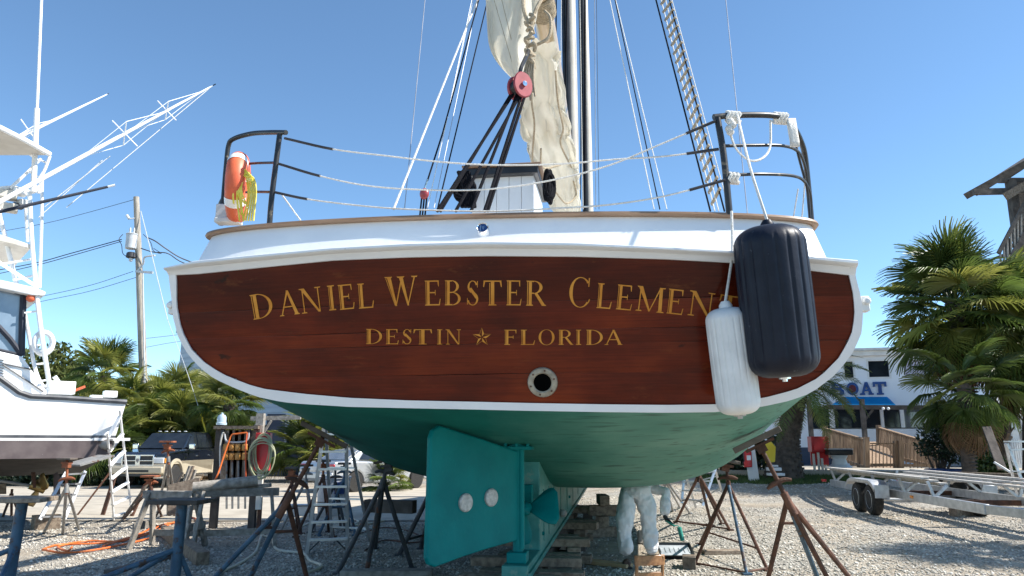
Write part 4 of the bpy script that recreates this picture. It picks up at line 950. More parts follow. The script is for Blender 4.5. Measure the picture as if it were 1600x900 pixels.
c = G(1128, 866); timber('low timber lying behind the paint tray', c+V((-.28,0,.03)), c+V((.28,.05,.03)), .16, .06, 'old_timber')
c = G(608, 905); timber('pale grey beam lying at the bottom edge below the rudder', V((c.x-.56,9.62,.06)), V((c.x+.52,9.66,.06)), .22, .12, 'grey_timber')
timber('heavy square timber lying behind the dark topped post stand', G(258,838)+V((0,0,.09)), G(316,884)+V((0,0,.09)), .17, .17, 'old_timber')
timber('long dark plank lying flat in the left foreground', G(168,897)+V((0,0,.025)), G(262,874)+V((0,0,.025)), .12, .05, 'dark_timber')
timber('squat square block under the yacht stern', G(50,828)+V((0,0,.13)), G(86,826)+V((0,.1,.13)), .25, .26, 'old_timber')
timber('short timber left of the teal rudder, lying in the shade', W(572,790,12.9), W(648,792,12.7), .2, .2, 'dark_timber')
# boards leaning together behind the sawhorses
for k, (x0, y0, x1, y1, Y) in enumerate(((268,806,297,728,14.6),(272,808,302,728,14.4),(240,812,286,738,14.8),(281,808,305,734,14.7),(120,806,172,738,14.4),(160,806,180,742,14.9),(190,812,232,754,14.9),(205,808,226,760,15.2))):
    b = G(x0, y0); t = W(x1, y1, b.y+.25)
    timber(('grey','brown','dark','pale','long rusty','short rusty','thin','stubby')[k]+' board propped up at a slant '+('near the sawhorses' if k < 4 else 'behind the aluminium ladder'), b, t, .10, .04, ('grey_timber','old_timber','dark_timber','grey_timber','rust','rust','old_timber','rust')[k], name='leaning_board', cat='board')
mb = MB(); mb.beam(W(288,752,15.6), W(288,800,15.4), .62, .03, V((0,1,0))); solo('plywood_sheet', mb, 'old_timber', 'plywood sheet standing behind the leaning boards', 'board')

def sawhorse(label, c, rz, L_=1.1, h=.78, m='grey_timber'):
    t = thing('sawhorse', label, 'sawhorse', c, rz, 'sawhorses beside the power board')
    mb = MB(); mb.box((0,0,h), (L_,.11,.12)); obj('beam', mb, m, t, world=False, bevel=.008)
    for sx in (-1, 1):
        for sy in (-1, 1):
            mb = MB(); mb.beam(V((sx*(L_/2-.12), sy*.04, h+.02)), V((sx*(L_/2-.02), sy*.30, 0)), .10, .05, V((1,0,0))); obj('leg', mb, m, t, world=False, bevel=.005)
        mb = MB(); mb.box((sx*(L_/2-.03), 0, .33), (.03,.50,.11)); obj('brace', mb, m, t, world=False, bevel=.004)
    mb = MB(); mb.box((0,.235,.20), (L_-.1,.03,.10)); obj('stretcher', mb, m, t, world=False, bevel=.004)
sawhorse('grey wooden sawhorse with cross braces, nearest the power board', V((-4.35, 12.6, 0)), R(18), 1.25, .83)
sawhorse('weathered sawhorse partly behind the dark topped post stand', V((-5.35, 12.5, 0)), R(-8), .95, .80, 'grey_timber')
mb = MB(); mb.tube([W(302,762,12.4), W(350,757,12.5), W(402,751,12.7)], .085, 14); solo('log', mb, 'grey_timber', 'pale round log laid across the two sawhorses', 'log')
timber('flat plank lying across the sawhorses behind the log', W(330,766,12.75), W(423,758,12.8), .14, .06, 'grey_timber')

# ladders
def ladder(label, a0, a1, b0, b1, n, m='aluminium', name='ladder', ends=(.06, .95), w_=.06):
    base = (V(a0)+V(b0))/2; t = thing(name, label, 'ladder', V((base.x, base.y, 0)))
    up = (V(b0)-V(a0)).normalized()
    for p, q in ((a0, a1), (b0, b1)): mb = MB(); mb.beam(V(p), V(q), w_, .03, up.cross(V((0,0,1)))); obj('rail', mb, m, t, bevel=.003)
    for k in range(n):
        f = lerp(ends[0], ends[1], k/(n-1)); mb = MB(); mb.beam(lerp(V(a0), V(a1), f), lerp(V(b0), V(b1), f), .075, .028); obj('rung', mb, m, t)
    return t
ladder('straight aluminium ladder leaning against the stern of the yacht', G(178,814), W(168,676,14.4), G(206,807), W(187,640,14.6), 7, 'white_metal', w_=.05)
ladder('folded aluminium ladder slanting under the yacht hull', W(62,812,13.6), W(103,738,14.2), W(100,812,13.9), W(133,736,14.6), 5)
mb = MB(); mb.beam(W(112,727,13.7), W(166,712,14.2), .55, .03); solo('staging_plank', mb, 'grey_steel', 'perforated metal staging plank under the yacht stern', 'plank')
def stepladder(label, fl, fr, tl, tr, bl, br, n, m='aluminium', group=None):
    c = (fl+fr+bl+br)/4; t = thing('stepladder', label, 'stepladder', V((c.x, c.y, c.z)), 0, group)
    tl2 = tl+V((0,.06,0)); tr2 = tr+V((0,.06,0))
    for p, q in ((fl, tl), (fr, tr)): mb = MB(); mb.beam(p, q, .05, .028, V((0,1,0))); obj('front_rail', mb, m, t)
    for p, q in ((bl, tl2), (br, tr2)): mb = MB(); mb.beam(p, q, .045, .026, V((0,1,0))); obj('back_rail', mb, m, t)
    for k in range(n):
        f = .12+.80*k/(n-1); mb = MB(); mb.beam(lerp(fl, tl, f), lerp(fr, tr, f), .085, .03, V((0,0,1))); obj('step', mb, m, t)
        if k % 2 == 0: 
            mb = MB(); mb.beam(lerp(bl, tl2, f), lerp(br, tr2, f), .05, .025, V((0,0,1))); obj('back_bar', mb, m, t)
    for a, b, s_ in ((fl, fr, 1), (fr, fl, -1)):
        mb = MB(); mb.beam(lerp(a, b, .02)+V((0,0,.05)), lerp(lerp(a, b, .28), lerp(tl if s_ > 0 else tr, tr if s_ > 0 else tl, .28), .11), .02, .02); obj('knee_brace', mb, 'dark_steel', t)
    mb = MB(); mb.box((tl+tr)/2+V((0,.03,.02)), ((tr-tl).length+.06,.16,.03)); obj('top_cap', mb, m, t)
stepladder('tall aluminium stepladder standing in the shade under the hull', G(479,869), G(543,866), W(507,662,11.35), W(541,662,11.35), G(519,842), G(578,846), 7)
stepladder('small aluminium stepladder far behind the braced jack stand', W(1065,786,17), W(1098,790,16.8), W(1070,735,17.1), W(1118,732,17), W(1094,796,17.5)+V((0,.4,0)), W(1127,766,17.6), 4)
stepladder('aluminium stepladder at the right edge beside the trailer', V((10.1,15.3,.02)), V((10.75,15.1,.02)), W(1574,693,15.4), W(1612,690,15.3), V((10.3,16.1,.02)), V((10.95,15.9,.02)), 4)

# hoses and cords on the ground
def on_ground(pts, n=6, lift=.02): return curve([G(x, y)+V((0,0,lift)) for x, y in pts], n)
mb = MB(); mb.tube(on_ground([(66,861),(92,853),(150,851),(200,845),(240,833),(262,822),(281,816)]), .016, 6)
mb.tube(on_ground([(66,862),(100,867),(150,862),(205,851),(243,840),(256,829),(244,824),(222,835),(190,848),(140,848),(110,852),(90,858),(105,864),(112,858)], 7, .03), .016, 6)
mb.tube(on_ground([(160,858),(195,846),(232,836),(252,824),(281,818),(300,812),(318,822)], 7, .045), .016, 6)
solo('extension_cord', mb, 'orange_cord', 'orange extension cord coiled on the gravel in front of the sawhorses', 'cord')
mb = MB(); mb.tube(on_ground([(338,902),(352,893),(372,884),(396,868),(403,856),(406,845),(410,835),(413,827),(420,818)]), .02, 8); solo('hose', mb, 'hose_cream', 'cream hose winding forward past the blue legged jack stand', 'hose')
mb = MB(); mb.tube(on_ground([(408,838),(424,843),(427,850),(430,858),(440,863),(474,867),(484,878),(502,886),(490,894),(476,897)]), .02, 8); solo('hose', mb, 'hose_cream', 'cream hose curling in a loop in front of the stepladder', 'hose')
mb = MB(); mb.tube(on_ground([(424,835),(450,832),(464,827),(482,820),(502,819),(518,825),(540,823),(560,817),(545,812),(512,816),(495,822),(560,822),(600,815)]), .02, 8); solo('hose', mb, 'hose_cream', 'cream hose lying in loose bends under the stepladder', 'hose')
mb = MB(); mb.tube(on_ground([(560,836),(600,826),(640,832),(662,845),(640,850),(600,846),(570,862)]), .012, 6); solo('cord', mb, 'rust', 'thin red cord tangled on the shaded gravel left of the rudder', 'cord')

# the power board with its outlets, hose box and lamp
def power_board():
    Y = 15.2; t = thing('power_board', 'weathered wooden power board with eight outlets on posts', 'power board', W(372,800,Y)*1)
    t.location.z = 0; XF[t.name] = Matrix.Translation(t.location)
    for x in (343, 402):
        a = W(x, 664, Y); mb = MB(); mb.box((a.x, Y+.06, a.z/2), (.13,.13,a.z)); obj('post', mb, 'dark_timber', t, bevel=.006)
    xs = np.linspace(349, 396, 6)
    for k in range(5):
        a = W(xs[k], 672, Y); b = W(xs[k+1], 755, Y); mb = MB(); mb.box(((a.x+b.x)/2, Y, (a.z+b.z)/2), (b.x-a.x-.006,.03,a.z-b.z)); obj('board', mb, 'old_timber', t)
    a = W(337, 668, Y); b = W(406, 668, Y); mb = MB(); mb.box(((a.x+b.x)/2, Y, a.z), (b.x-a.x,.22,.06)); obj('cap_board', mb, 'old_timber', t)
    for k, x in enumerate((354, 363, 372.5, 383)):
        for py in (699, 713):
            c = W(x, py, Y-.06); mb = MB(); mb.box(c, (.10,.09,.13)); o = obj('outlet_box', mb, 'outlet_tan', t, bevel=.01)
            mb = MB(); mb.lathe([(.045,.0),(.04,.03),(.02,.032)], 14, c+V((0,-.045,0)), Matrix.Rotation(PI/2,3,'X')); obj('outlet_lid', mb, 'outlet_tan', o)
        mb = MB(); mb.tube([W(x, 720, Y-.04), W(x, 795, Y-.03)], .02, 8); obj('conduit', mb, 'grey_steel', t)
    mb = MB(); mb.tube(curve([W(344,740,Y-.1), W(344,700,Y-.1), W(347,680,Y-.12), W(350,676,Y-.12)], 4), .018, 8); obj('pipe', mb, 'pvc', t)
    mb = MB(); mb.tube(curve([W(351,678,Y-.1), W(353,688,Y-.1), W(360,691,Y-.1), W(382,690,Y-.1), W(388,684,Y-.1), W(389,676,Y-.1)], 4), .018, 8); obj('pipe', mb, 'grey_can', t)
    for x in (348, 389): c = W(x, 684, Y-.05); mb = MB(); mb.box(c, (.06,.06,.32)); obj('switch_box', mb, 'black_plastic', t, bevel=.008)
    mb = MB(); mb.tube(curve([W(386,676,Y-.12), W(370,678,Y-.13), W(362,680,Y-.13), W(357,692,Y-.15), W(350,712,Y-.2), W(340,742,Y-.35), W(331,757,Y-.6)], 5), .016, 7); solo('extension_cord', mb, 'orange_cord', 'orange extension cord hanging off the power board', 'cord')
    mb = MB(); mb.tube(curve([W(386,676,Y-.12), W(384,700,Y-.14), W(384,740,Y-.1), W(382,770,Y-.2)], 5), .014, 7); solo('extension_cord', mb, 'buoy_orange', 'faded pink cord hanging straight down the power board', 'cord')
    mb = MB(); c = W(346, 664, Y); mb.lathe([(.10,0),(.10,.04),(.085,.05),(.085,.15),(.06,.19),(.025,.2),(.02,.23),(.001,.24)], 18, c); solo('lamp', mb, 'lamp_blue', 'pale blue dome lamp on top of the power board', 'lamp')
    # red box with the hose coil
    c = W(411, 706, Y); t2 = thing('hose_box', 'red metal hose box on a post right of the power board', 'hose box', V((c.x, Y, 0)))
    mb = MB(); mb.box(c, (.28,.16,.72)); obj('box', mb, 'red_box', t2, bevel=.012)
    mb = MB(); mb.box(c+V((.06,-.085,.17)), (.11,.01,.26)); obj('panel', mb, 'red_box', t2)
    mb = MB(); mb.box((c.x-.01, Y+.05, c.z/2-.2), (.07,.07,c.z-.4)); obj('post', mb, 'rust', t2)
    mb = MB(); mb.box(W(406,760,Y-.02), (.10,.08,.85)); solo('post', mb, 'pvc', 'pale square post beside the red hose box', 'post')
    mb = MB(); cc = W(410, 700, Y-.16)
    for k in range(9):
        w_, h = .13+.015*k+.02*math.sin(k*2), .34+.03*math.sin(k*1.3); pts = [cc + V((w_*math.cos(a)+.03*math.sin(k), -.01*k+.02*math.sin(a*2), -.02*k+h*math.sin(a)*(1.25 if math.sin(a) < 0 else .8))) for a in np.linspace(0, 2*PI, 22)]; mb.tube(pts, .012, 6, cap=False)
    solo('hose_coil', mb, 'hose_green', 'pale green hose hung in a coil over the red hose box', 'hose')
power_board()

def barrel():
    c = G(519, 806); t = thing('bin', 'battered white plastic bin behind the stepladder', 'bin', c)
    mb = MB(); mb.lathe([(.30,0),(.32,.03),(.345,.45),(.37,.80),(.395,.82),(.395,.86),(.36,.86),(.33,.2),(.001,.15)], 28); obj('body', mb, 'barrel_white', t, world=False)
    mb = MB(); mb.box((.2,-.32,.62), (.22,.10,.26), R(25)); obj('handle_panel', mb, 'blue_plastic', t, world=False, bevel=.02)
    mb = MB(); mb.tube([(-.38,-.08,.3),(-.1,-.40,.32),(.2,-.36,.3)], .01, 6); obj('strap', mb, 'dark_wire', t, world=False)
    mb = MB(); mb.box(G(468,806)+V((0,0,.13)), (.55,.35,.24), R(10)); solo('crate', mb, 'dull_white', 'low white crate on the gravel behind the stored stands', 'crate', bevel=.01)
barrel()

# painter's chair, tray and roller
def small_chair():
    c = W(1010, 868, 7.9); t = thing('chair', 'small brown wooden chair standing at the bottom edge by the painter', 'chair', V((c.x+.02, 7.9, 0)), R(14))
    h = c.z; w_ = .135
    def P(n, mb, **k): obj(n, mb, 'chair_wood', t, world=False, bevel=.006, **k)
    for s_ in (-1, 1):
        mb = MB(); mb.tube([(s_*w_, .02, 0), (s_*w_, .0, .26), (s_*w_, -.035, h)], .017, 8); P('back_leg', mb)
        mb = MB(); mb.tube([(s_*w_, .28, 0), (s_*w_, .28, .255)], .016, 8); P('front_leg', mb)
        mb = MB(); mb.beam((s_*w_, .02, .12), (s_*w_, .28, .12), .02, .02); P('stretcher', mb)
    mb = MB(); mb.grid([[V((x, -.035-.03*(1-(x/.16)**2)+dy, h-.085+z)) for x in np.linspace(-.155, .155, 9)] for dy, z in ((0,0),(0,.095),(.022,.095),(.022,0),(0,0))]); P('back_rail', mb)
    mb = MB(); mb.grid([[V((x, -.02-.02*(1-(x/.15)**2)+dy, h-.19+z)) for x in np.linspace(-.135, .135, 9)] for dy, z in ((0,0),(0,.04),(.018,.04),(.018,0),(0,0))]); P('lower_rail', mb)
    mb = MB(); mb.box((0,.14,.268), (.32,.32,.025)); P('seat', mb)
small_chair()
def tray():
    c = G(1061, 874); t = thing('paint_tray', 'black paint tray full of wet paint on the gravel', 'paint tray', c+V((0,.25,.03)), R(-4)); t.rotation_euler.x = R(13)
    o = [(-.24,-.26),(.24,-.26),(.24,.26),(-.24,.26)]; i = [(-.20,-.22),(.20,-.22),(.20,.22),(-.20,.22)]
    mb = MB(); mb.grid([[V((x*.8, y*.8, 0)) for x, y in o], [V((x, y, .07)) for x, y in o], [V((x*1.03, y*1.03, .082)) for x, y in o], [V((x*.95, y*.93, .082)) for x, y in o], [V((x, y, .03)) for x, y in i]], closed=True); mb.f.append((0,3,2,1)); mb.add([V((x, y, .03)) for x, y in i], [(0,1,2,3)])
    obj('tray', mb, 'black_plastic', t, world=False, smooth=False)
    mb = MB(); mb.add([V((x*1.09, y*1.09, .052)) for x, y in i], [(0,1,2,3)]); obj('paint', mb, 'wet_paint', t, world=False)
    mb = MB(); 
    for x in np.linspace(-.2, .2, 7): mb.box((x, .03, .056), (.012,.18,.008))
    obj('ribs', mb, 'wet_paint', t, world=False)
tray()

# ------------------------------------------------------------ the painter, bent over under the hull
def skin(name, verts, edges, radii, m, parent, sub=2, root=0):
    inv = XF[parent.name].inverted(); me = bpy.data.meshes.new(name); me.from_pydata([tuple(inv @ V(v)) for v in verts], edges, []); me.update()
    o = bpy.data.objects.new(name, me); COL.objects.link(o); o.parent = parent; XF[o.name] = XF[parent.name]
    sk = o.modifiers.new('skin', 'SKIN'); sk.use_smooth_shade = True; sk.branch_smoothing = .4
    if not me.skin_vertices: me.attributes
    lay = me.skin_vertices[0].data
    for i, r_ in enumerate(radii): lay[i].radius = r_ if isinstance(r_, tuple) else (r_, r_); lay[i].use_root = (i == root)
    if sub: ss_ = o.modifiers.new('subsurf', 'SUBSURF'); ss_.levels = sub; ss_.render_levels = sub
    me.materials.append(MAT[m]); return o
def person():
    fl = G(975, 876); fr = G(1022, 868); fl = V((fl.x-.06, 10.55, 0)); fr = V((1.87, 10.75, 0))
    hip = W(995, 766, 10.85); hip.z = .93
    t = thing('person', 'person in white coveralls bending under the hull, roller in hand', 'person', V((hip.x, 10.7, 0)))
    hl = hip+V((-.125,0,-.03)); hr = hip+V((.125,.02,-.03))
    kl = V((fl.x+.0, 10.68, .50)); kr = V((fr.x-.01, 10.84, .50)); al = fl+V((.01,.06,.12)); ar = fr+V((.0,.06,.12))
    waist = hip+V((.03,.22,.07)); chest = hip+V((.10,.46,.06)); neck = hip+V((.17,.68,-.05)); head = hip+V((.20,.80,-.16)); head2 = hip+V((.21,.86,-.27))
    sr = chest+V((.19,.12,-.02)); sl = chest+V((-.17,.16,-.02)); 
    er = W(1041, 768, 11.25); hr_ = W(1036, 803, 11.1); wr = W(1038, 806, 11.08)
    el = sl+V((-.05,.05,-.28)); wl = sl+V((.05,.18,-.50))
    v = [hip, hl, kl, al, hr, kr, ar, waist, chest, neck, head, head2, sr, er, wr, sl, el, wl, lerp(hl, kl, .5), lerp(hr, kr, .5), lerp(kl, al, .5), lerp(kr, ar, .5), lerp(sr, er, .5), lerp(er, wr, .55)]
    e = [(0,1),(1,18),(18,2),(2,20),(20,3),(0,4),(4,19),(19,5),(5,21),(21,6),(0,7),(7,8),(8,9),(9,10),(10,11),(8,12),(12,22),(22,13),(13,23),(23,14),(8,15),(15,16),(16,17)]
    r_ = [(.185,.16),.15,.11,.10,.15,.11,.10,(.185,.14),(.18,.13),.08,.10,.085,.095,.072,.056,.09,.068,.05,.132,.132,.108,.108,.085,.075]
    b = skin('coverall', v, e, r_, 'coverall', t, 4)
    tx = bpy.data.textures.new('folds', 'CLOUDS'); tx.noise_scale = .17; tx.noise_depth = 2
    dm = b.modifiers.new('folds', 'DISPLACE'); dm.texture = tx; dm.strength = .07; dm.mid_level = .5; dm.texture_coords = 'LOCAL'
    tx2 = bpy.data.textures.new('creases', 'CLOUDS'); tx2.noise_scale = .055; d2 = b.modifiers.new('creases', 'DISPLACE'); d2.texture = tx2; d2.strength = .022; d2.mid_level = .5; d2.texture_coords = 'LOCAL'
    for f, a in ((fl, al), (fr, ar)):
        mb = MB(); d = V((.03,.27,0)); rows = []
        for k in range(9):
            u = k/8; wd = .045+.02*math.sin(u*PI*.9)-.02*max(0, u-.75)*4*.5; hh = lerp(.115, .055, u**.8) if u > .3 else .12
            if u == 0: hh = .10; wd = .038
            if u == 1: hh = .035; wd = .028
            c = f+V((0,-.07,0))+d*u
            rows.append([c+V((wd*math.cos(q)*1., 0, max(0, hh*.5+hh*.5*math.sin(q)) if math.sin(q) > -.7 else .0)) for q in np.linspace(0, 2*PI, 13)[:-1]])
        mb.grid(rows, closed=True); mb.f.append(tuple(range(12))); mb.f.append(tuple(range(len(mb.v)-12, len(mb.v)))[::-1]); sh = obj('shoe', mb, 'boot', t, angle=60)
        mb = MB(); mb.box(f+V((.015,.065,.012)), (.10,.29,.024)); obj('sole', mb, 'black_plastic', sh, bevel=.008)
    # gloved right hand closed round the roller handle
    def hand(wr, down, side, fwd, nm):
        palm = wr+down*.075; kn = wr+down*.105
        v = [wr, wr+down*.03, palm, kn]; e = [(0,1),(1,2),(2,3)]; r_ = [.034,.036,(.046,.030),(.044,.026)]
        for k in range(4):
            o = (k-1.5)*.022; b0 = kn+side*o; ln = (.040,.046,.044,.034)[k]
            a1 = b0+down*ln*.8+fwd*.012; a2 = a1+down*ln*.35+fwd*ln*.65; a3 = a2-down*ln*.2+fwd*ln*.35
            i = len(v); v += [b0, a1, a2, a3]; e += [(3, i), (i, i+1), (i+1, i+2), (i+2, i+3)]; r_ += [.013,.0115,.0105,.0095]
        b0 = wr+down*.04+side*-.035; a1 = b0+down*.035-side*.018+fwd*.02; a2 = a1+down*.03+side*.006+fwd*.022
        i = len(v); v += [b0, a1, a2]; e += [(1, i), (i, i+1), (i+1, i+2)]; r_ += [.015,.013,.011]
        skin(nm, v, e, r_, 'glove', t, 2)
    dn = (W(1052,822,11.0)-W(1038,806,11.08)).normalized(); hand(wr-dn*.02, dn, V((.25,-.9,.1)).normalized(), V((.5,0,-.5)).normalized(), 'glove')
    hand(wl, V((.1,.1,-.98)).normalized(), V((.3,.9,0)).normalized(), V((1,0,0)), 'glove')
    # roller: it is held, so it stands for itself
    h = wr+dn*.12; g = thing('paint_roller', 'teal paint roller held in the black glove of the painter', 'paint roller', W(1065,845,10.95))
    mb = MB(); a = h+V((-.02,-.015,.0)); b = W(1054,822,10.95); mb.tube([a-(b-a)*.6, lerp(a, b, .5), b], .014, 8); obj('handle', mb, 'roller_green', g)
    mb = MB(); mb.tube(curve([b, W(1058,821,10.95), W(1061,823,10.95), W(1062,828,10.95)], 4), .007, 6); obj('frame', mb, 'roller_green', g)
    mb = MB(); a = W(1061,823.5,10.95); b = W(1066.5,845,10.93); mb.tube([a, lerp(a,b,.03), lerp(a,b,.97), b], [.022,.030,.030,.022], 14); obj('sleeve', mb, 'roller_green', g)
person()

# ------------------------------------------------------------ sport fishing yacht on the left
def yacht():
    A = R(40); S0 = W(197, 628, 15); o = V((S0.x, S0.y, 0)); X_ = V((-math.cos(A), -math.sin(A), 0)); Y_ = V((-math.sin(A), math.cos(A), 0))
    t = thing('motor_yacht', 'white sport fishing yacht with worn grey bottom paint, white pipe tower and outriggers', 'motor yacht', o)
    def L(x, y, z): return o + X_*x + Y_*y + V((0,0,z))
    def P(px, py, inset=0.):                    # photo point on the vertical plane that lies inset metres inboard of the near side
        r = ray(px, py); q = o + Y_*inset; return EYE + r*((q-EYE).dot(Y_)/r.dot(Y_))
    def xz(px, py, inset=0): p = P(px, py, inset)-o; return p.dot(X_), p.z
    def ob(n, mb, m, par=t, **k): return obj(n, mb, m, par, **k)
    zs = lambda y: P(100, y).z
    sheer = [xz(*p) for p in [(197,628),(150,625),(100,621.5),(48,619),(30,613),(0,591),(-30,582),(-80,570)]]; x1 = sheer[-1][0]; sheer.append((9.5, sheer[-1][1]+.5))
    zb = [xz(*p) for p in [(183,679),(100,680),(0,680)]]
    z_st0 = P(100,680).z; z_st1 = P(100,684.5).z; z_wh = P(100,688.5).z; z_ch = P(100,716).z
    def band(n, za, zb_, m, th=.0):
        rows = []
        for (x, z) in sheer:
            tx = .0 if x > .1 else .0
            rows.append([L(x + (.10*(za0) if x < .05 else 0), -th, zz) for zz, za0 in zip((za(x, z), zb_(x, z)), ((2.38-za(x,z))*2, (2.38-zb_(x,z))*2))])
        mb = MB(); mb.grid(rows); o_ = ob(n, mb, m, smooth=False); s_ = o_.modifiers.new('solid', 'SOLIDIFY'); s_.thickness = .05; s_.offset = 0; return o_
    band('topside', lambda x, z: z, lambda x, z: z_st0, 'gelcoat')
    band('boot_stripe', lambda x, z: z_st0, lambda x, z: z_st1, 'rub_rail', .004)
    band('white_stripe', lambda x, z: z_st1, lambda x, z: z_wh, 'gelcoat', .002)
    band('bottom_band', lambda x, z: z_wh, lambda x, z: z_ch, 'bottom_paint')
    # far side, transom, bottom
    mb = MB(); rows = []
    for i, (x, z) in enumerate(sheer):
        k = 1 if x < 6 else max(.1, 1-(x-6)/3.6); rows.append([L(x+(.25 if i == 0 else 0), .03, z_ch), L(x+(.25 if i == 0 else 0), 2.1, z_ch-.34-.02*x), L(x+(.25 if i == 0 else 0), 2.1+2.1*k, z_ch)])
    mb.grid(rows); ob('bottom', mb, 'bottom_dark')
    mb = MB(); mb.add([L(.02,0,sheer[0][1]), L(.27,0,z_ch), L(.27,2.1,z_ch-.34), L(.27,4.2,z_ch), L(.02,4.2,sheer[0][1])], [(0,1,2,3,4)]); ob('transom', mb, 'gelcoat')
    mb = MB(); mb.grid([[L(x, 4.2, z), L(x, 4.2, z_ch)] for x, z in sheer]); ob('far_side', mb, 'gelcoat')
    mb = MB(); mb.grid([[L(x, .02, z-.03), L(x, 4.18, z-.03)] for x, z in sheer]); ob('cockpit_deck', mb, 'gelcoat')
    mb = MB(); mb.tube([L(x, -.03, z) for x, z in sheer], .045, 8); ob('rub_rail', mb, 'rub_rail')
    mb = MB(); mb.beam(L(-.12,-.02,z_st1-.02), L(.5,-.02,z_st1-.02), .10, .05); ob('swim_platform_edge', mb, 'gelcoat')
    c = P(166, 694, -.02); d = (Y_*-1); mb = MB(); M_ = V((0,0,1)).rotation_difference((d*.8 - X_*.6).normalized()).to_matrix(); mb.lathe([(.07,-.1),(.105,-.1),(.105,.10),(.085,.10),(.08,-.05),(.001,-.05)], 20, c, M_); ob('exhaust_pipe', mb, 'grey_steel')
    # house side, enclosure, hardtop
    def slab(n, pxs, inset, depth, m, par=t, bevel=0): mb = MB(); mb.prism([P(x, y, inset) for x, y in pxs], Y_*depth); return ob(n, mb, m, par, smooth=False, bevel=bevel)
    hs = slab('house_side', [(-120,520),(0,549),(35,557),(74,613),(60,640),(0,620),(-120,600)], .35, 3.3, 'gelcoat', bevel=.02)
    for k in range(9): 
        mb = MB(); a = P(0, 562+k*4.2, .34); b = P(6, 563+k*4.2, .34); mb.beam(a-(b-a)*2, b, .02, .014); ob('vent_slat', mb, 'rub_rail', hs)
    for a, b in (((5,570),(68,612)), ((5,568),(48,577))): mb = MB(); mb.tube([P(*a, .33), P(*b, .33)], .014, 6); ob('trim_line', mb, 'rub_rail', hs)
    en = slab('enclosure', [(-120,430),(0,448),(37,459),(34,555),(0,546),(-120,518)], .45, 2.9, 'clear_vinyl')
    for pl, r_ in (([(-100,434),(0,448),(37,459)], .05), ([(37,457),(35,500),(34,556)], .06), ([(34,555),(0,547),(-100,520)], .03), ([(-10,502),(16,530),(33,553)], .05)):
        mb = MB(); mb.tube([P(x, y, .43) for x, y in pl], r_, 6); ob('canvas_frame', mb, 'navy_canvas', en)
    slab('hardtop', [(-120,416),(0,437),(55,449),(72,456),(70,462),(50,461),(0,450),(-120,430)], .2, 3.4, 'gelcoat', bevel=.02)
    # tuna tower of white pipe
    def pipe(pts, r=.032, inset=.9, n='tower_pipe', m='white_metal', par=t):
        q = [P(p[0], p[1], p[2] if len(p) > 2 else inset) for p in pts]; mb = MB(); mb.tube(curve(q, 4) if len(q) > 2 else q, r*.82, 8); return ob(n, mb, m, par)
    pipe([(57,458,.3),(66,530,.15),(79,612,.1)], .05); pipe([(37,480),(46,530),(56,580),(68,604),(76,600)], .04, .5)
    for a, b in (((38,489),(59,486)), ((46,541),(63,539)), ((57,569),(68,568)), ((66,595),(74,594))): pipe([a, b], .022, .3)
    pipe([(46,300),(50,380),(57,452)], .05, .6); pipe([(66,275),(65,350),(62,450)], .035, .6); pipe([(-10,300),(8,370),(26,445)], .05, .9)
    pipe([(-20,398),(57,448)], .04, .6); pipe([(-20,417),(49,405)], .028, .7); pipe([(20,438),(51,431)], .028, .7); pipe([(40,325),(43,378)], .035, 1.2)
    slab('tower_platform', [(-60,352),(0,366),(48,382),(48,389),(0,377),(-60,366)], .6, 1.9, 'canvas_tan', bevel=.015)
    pipe([(78,244),(70,265),(63,277)], .035, .6); pipe([(64,248),(40,272),(16,294)], .035, .9); pipe([(8,214),(30,230),(62,252)], .028, .8); pipe([(62,250),(72,254)], .022, .7); pipe([(45,268),(62,277)], .022, .7); pipe([(63,280),(62,300),(58,300)], .025, .7)
    pipe([(-20,298),(20,293),(50,300),(63,290)], .05, 1.0); pipe([(46,303),(52,290),(62,280)], .03, .7)
    # sun top
    zc = P(77, 243, .5).z; mb = MB(); q = [H(77,243,zc), H(40,222,zc), H(0,202,zc), H(-60,176,zc), H(-160,250,zc), H(0,243,zc)]
    mb.prism(q, V((0,0,.07))); tp = ob('sun_top', mb, 'canvas_tan', smooth=False, bevel=.015)
    mb = MB(); mb.tube([q[0]+V((0,0,.03)), q[1]+V((0,0,.03)), q[2]+V((0,0,.03)), q[3]+V((0,0,.03))], .05, 8); ob('top_rail', mb, 'white_metal', tp)
    # clutter on the tower: seat, reels, folded canvas
    for px, py, s_, m in ((12,305,.16,'canvas_tan'),(30,300,.13,'white_metal'),(38,318,.12,'dull_white'),(14,325,.15,'canvas_tan'),(28,322,.10,'black_plastic')):
        mb = MB(); c = P(px, py, 1.0); mb.box(c, (s_*2, s_*1.6, s_*1.1), R(20+px)); ob('tower_fitting', mb, m, bevel=.03)
    # outriggers, antenna, rods
    def rig(name, a, b, r0, cross):
        mb = MB(); mb.tube([lerp(a, b, f) for f in (0,.4,.8,1)], [r0, r0*.9, r0*.6, r0*.35], 10); o_ = ob(name, mb, 'white_metal'); d, s_, u = frame(b-a)
        mb = MB(); mb.tube([b, b+(b-a)*.018], r0*.3, 6); ob('pole_tip', mb, 'black_plastic', o_)
        for f, w_ in cross:
            p = lerp(a, b, f)
            for q in ((s_*.8+u*.6), (s_*-.35+u*.95)):
                mb = MB(); mb.tube([p-q*w_, p+q*w_], .011, 6); ob('spreader', mb, 'white_metal', o_)
            for q in ((s_*.8+u*.6), -(s_*.8+u*.6)):
                for g in (f-.19, f+.19): mb = MB(); mb.tube([p+q*w_, lerp(a, b, g)], .0075, 5); ob('stay_wire', mb, 'white_metal', o_)
        return o_
    rig('outrigger', W(-20,326,13.0), W(332,134,16.5), .046, ((.545,.34),(.75,.27)))
    rig('outrigger', W(-30,243,13.6), W(167,147.5,17.2), .036, ((.33,.28),))
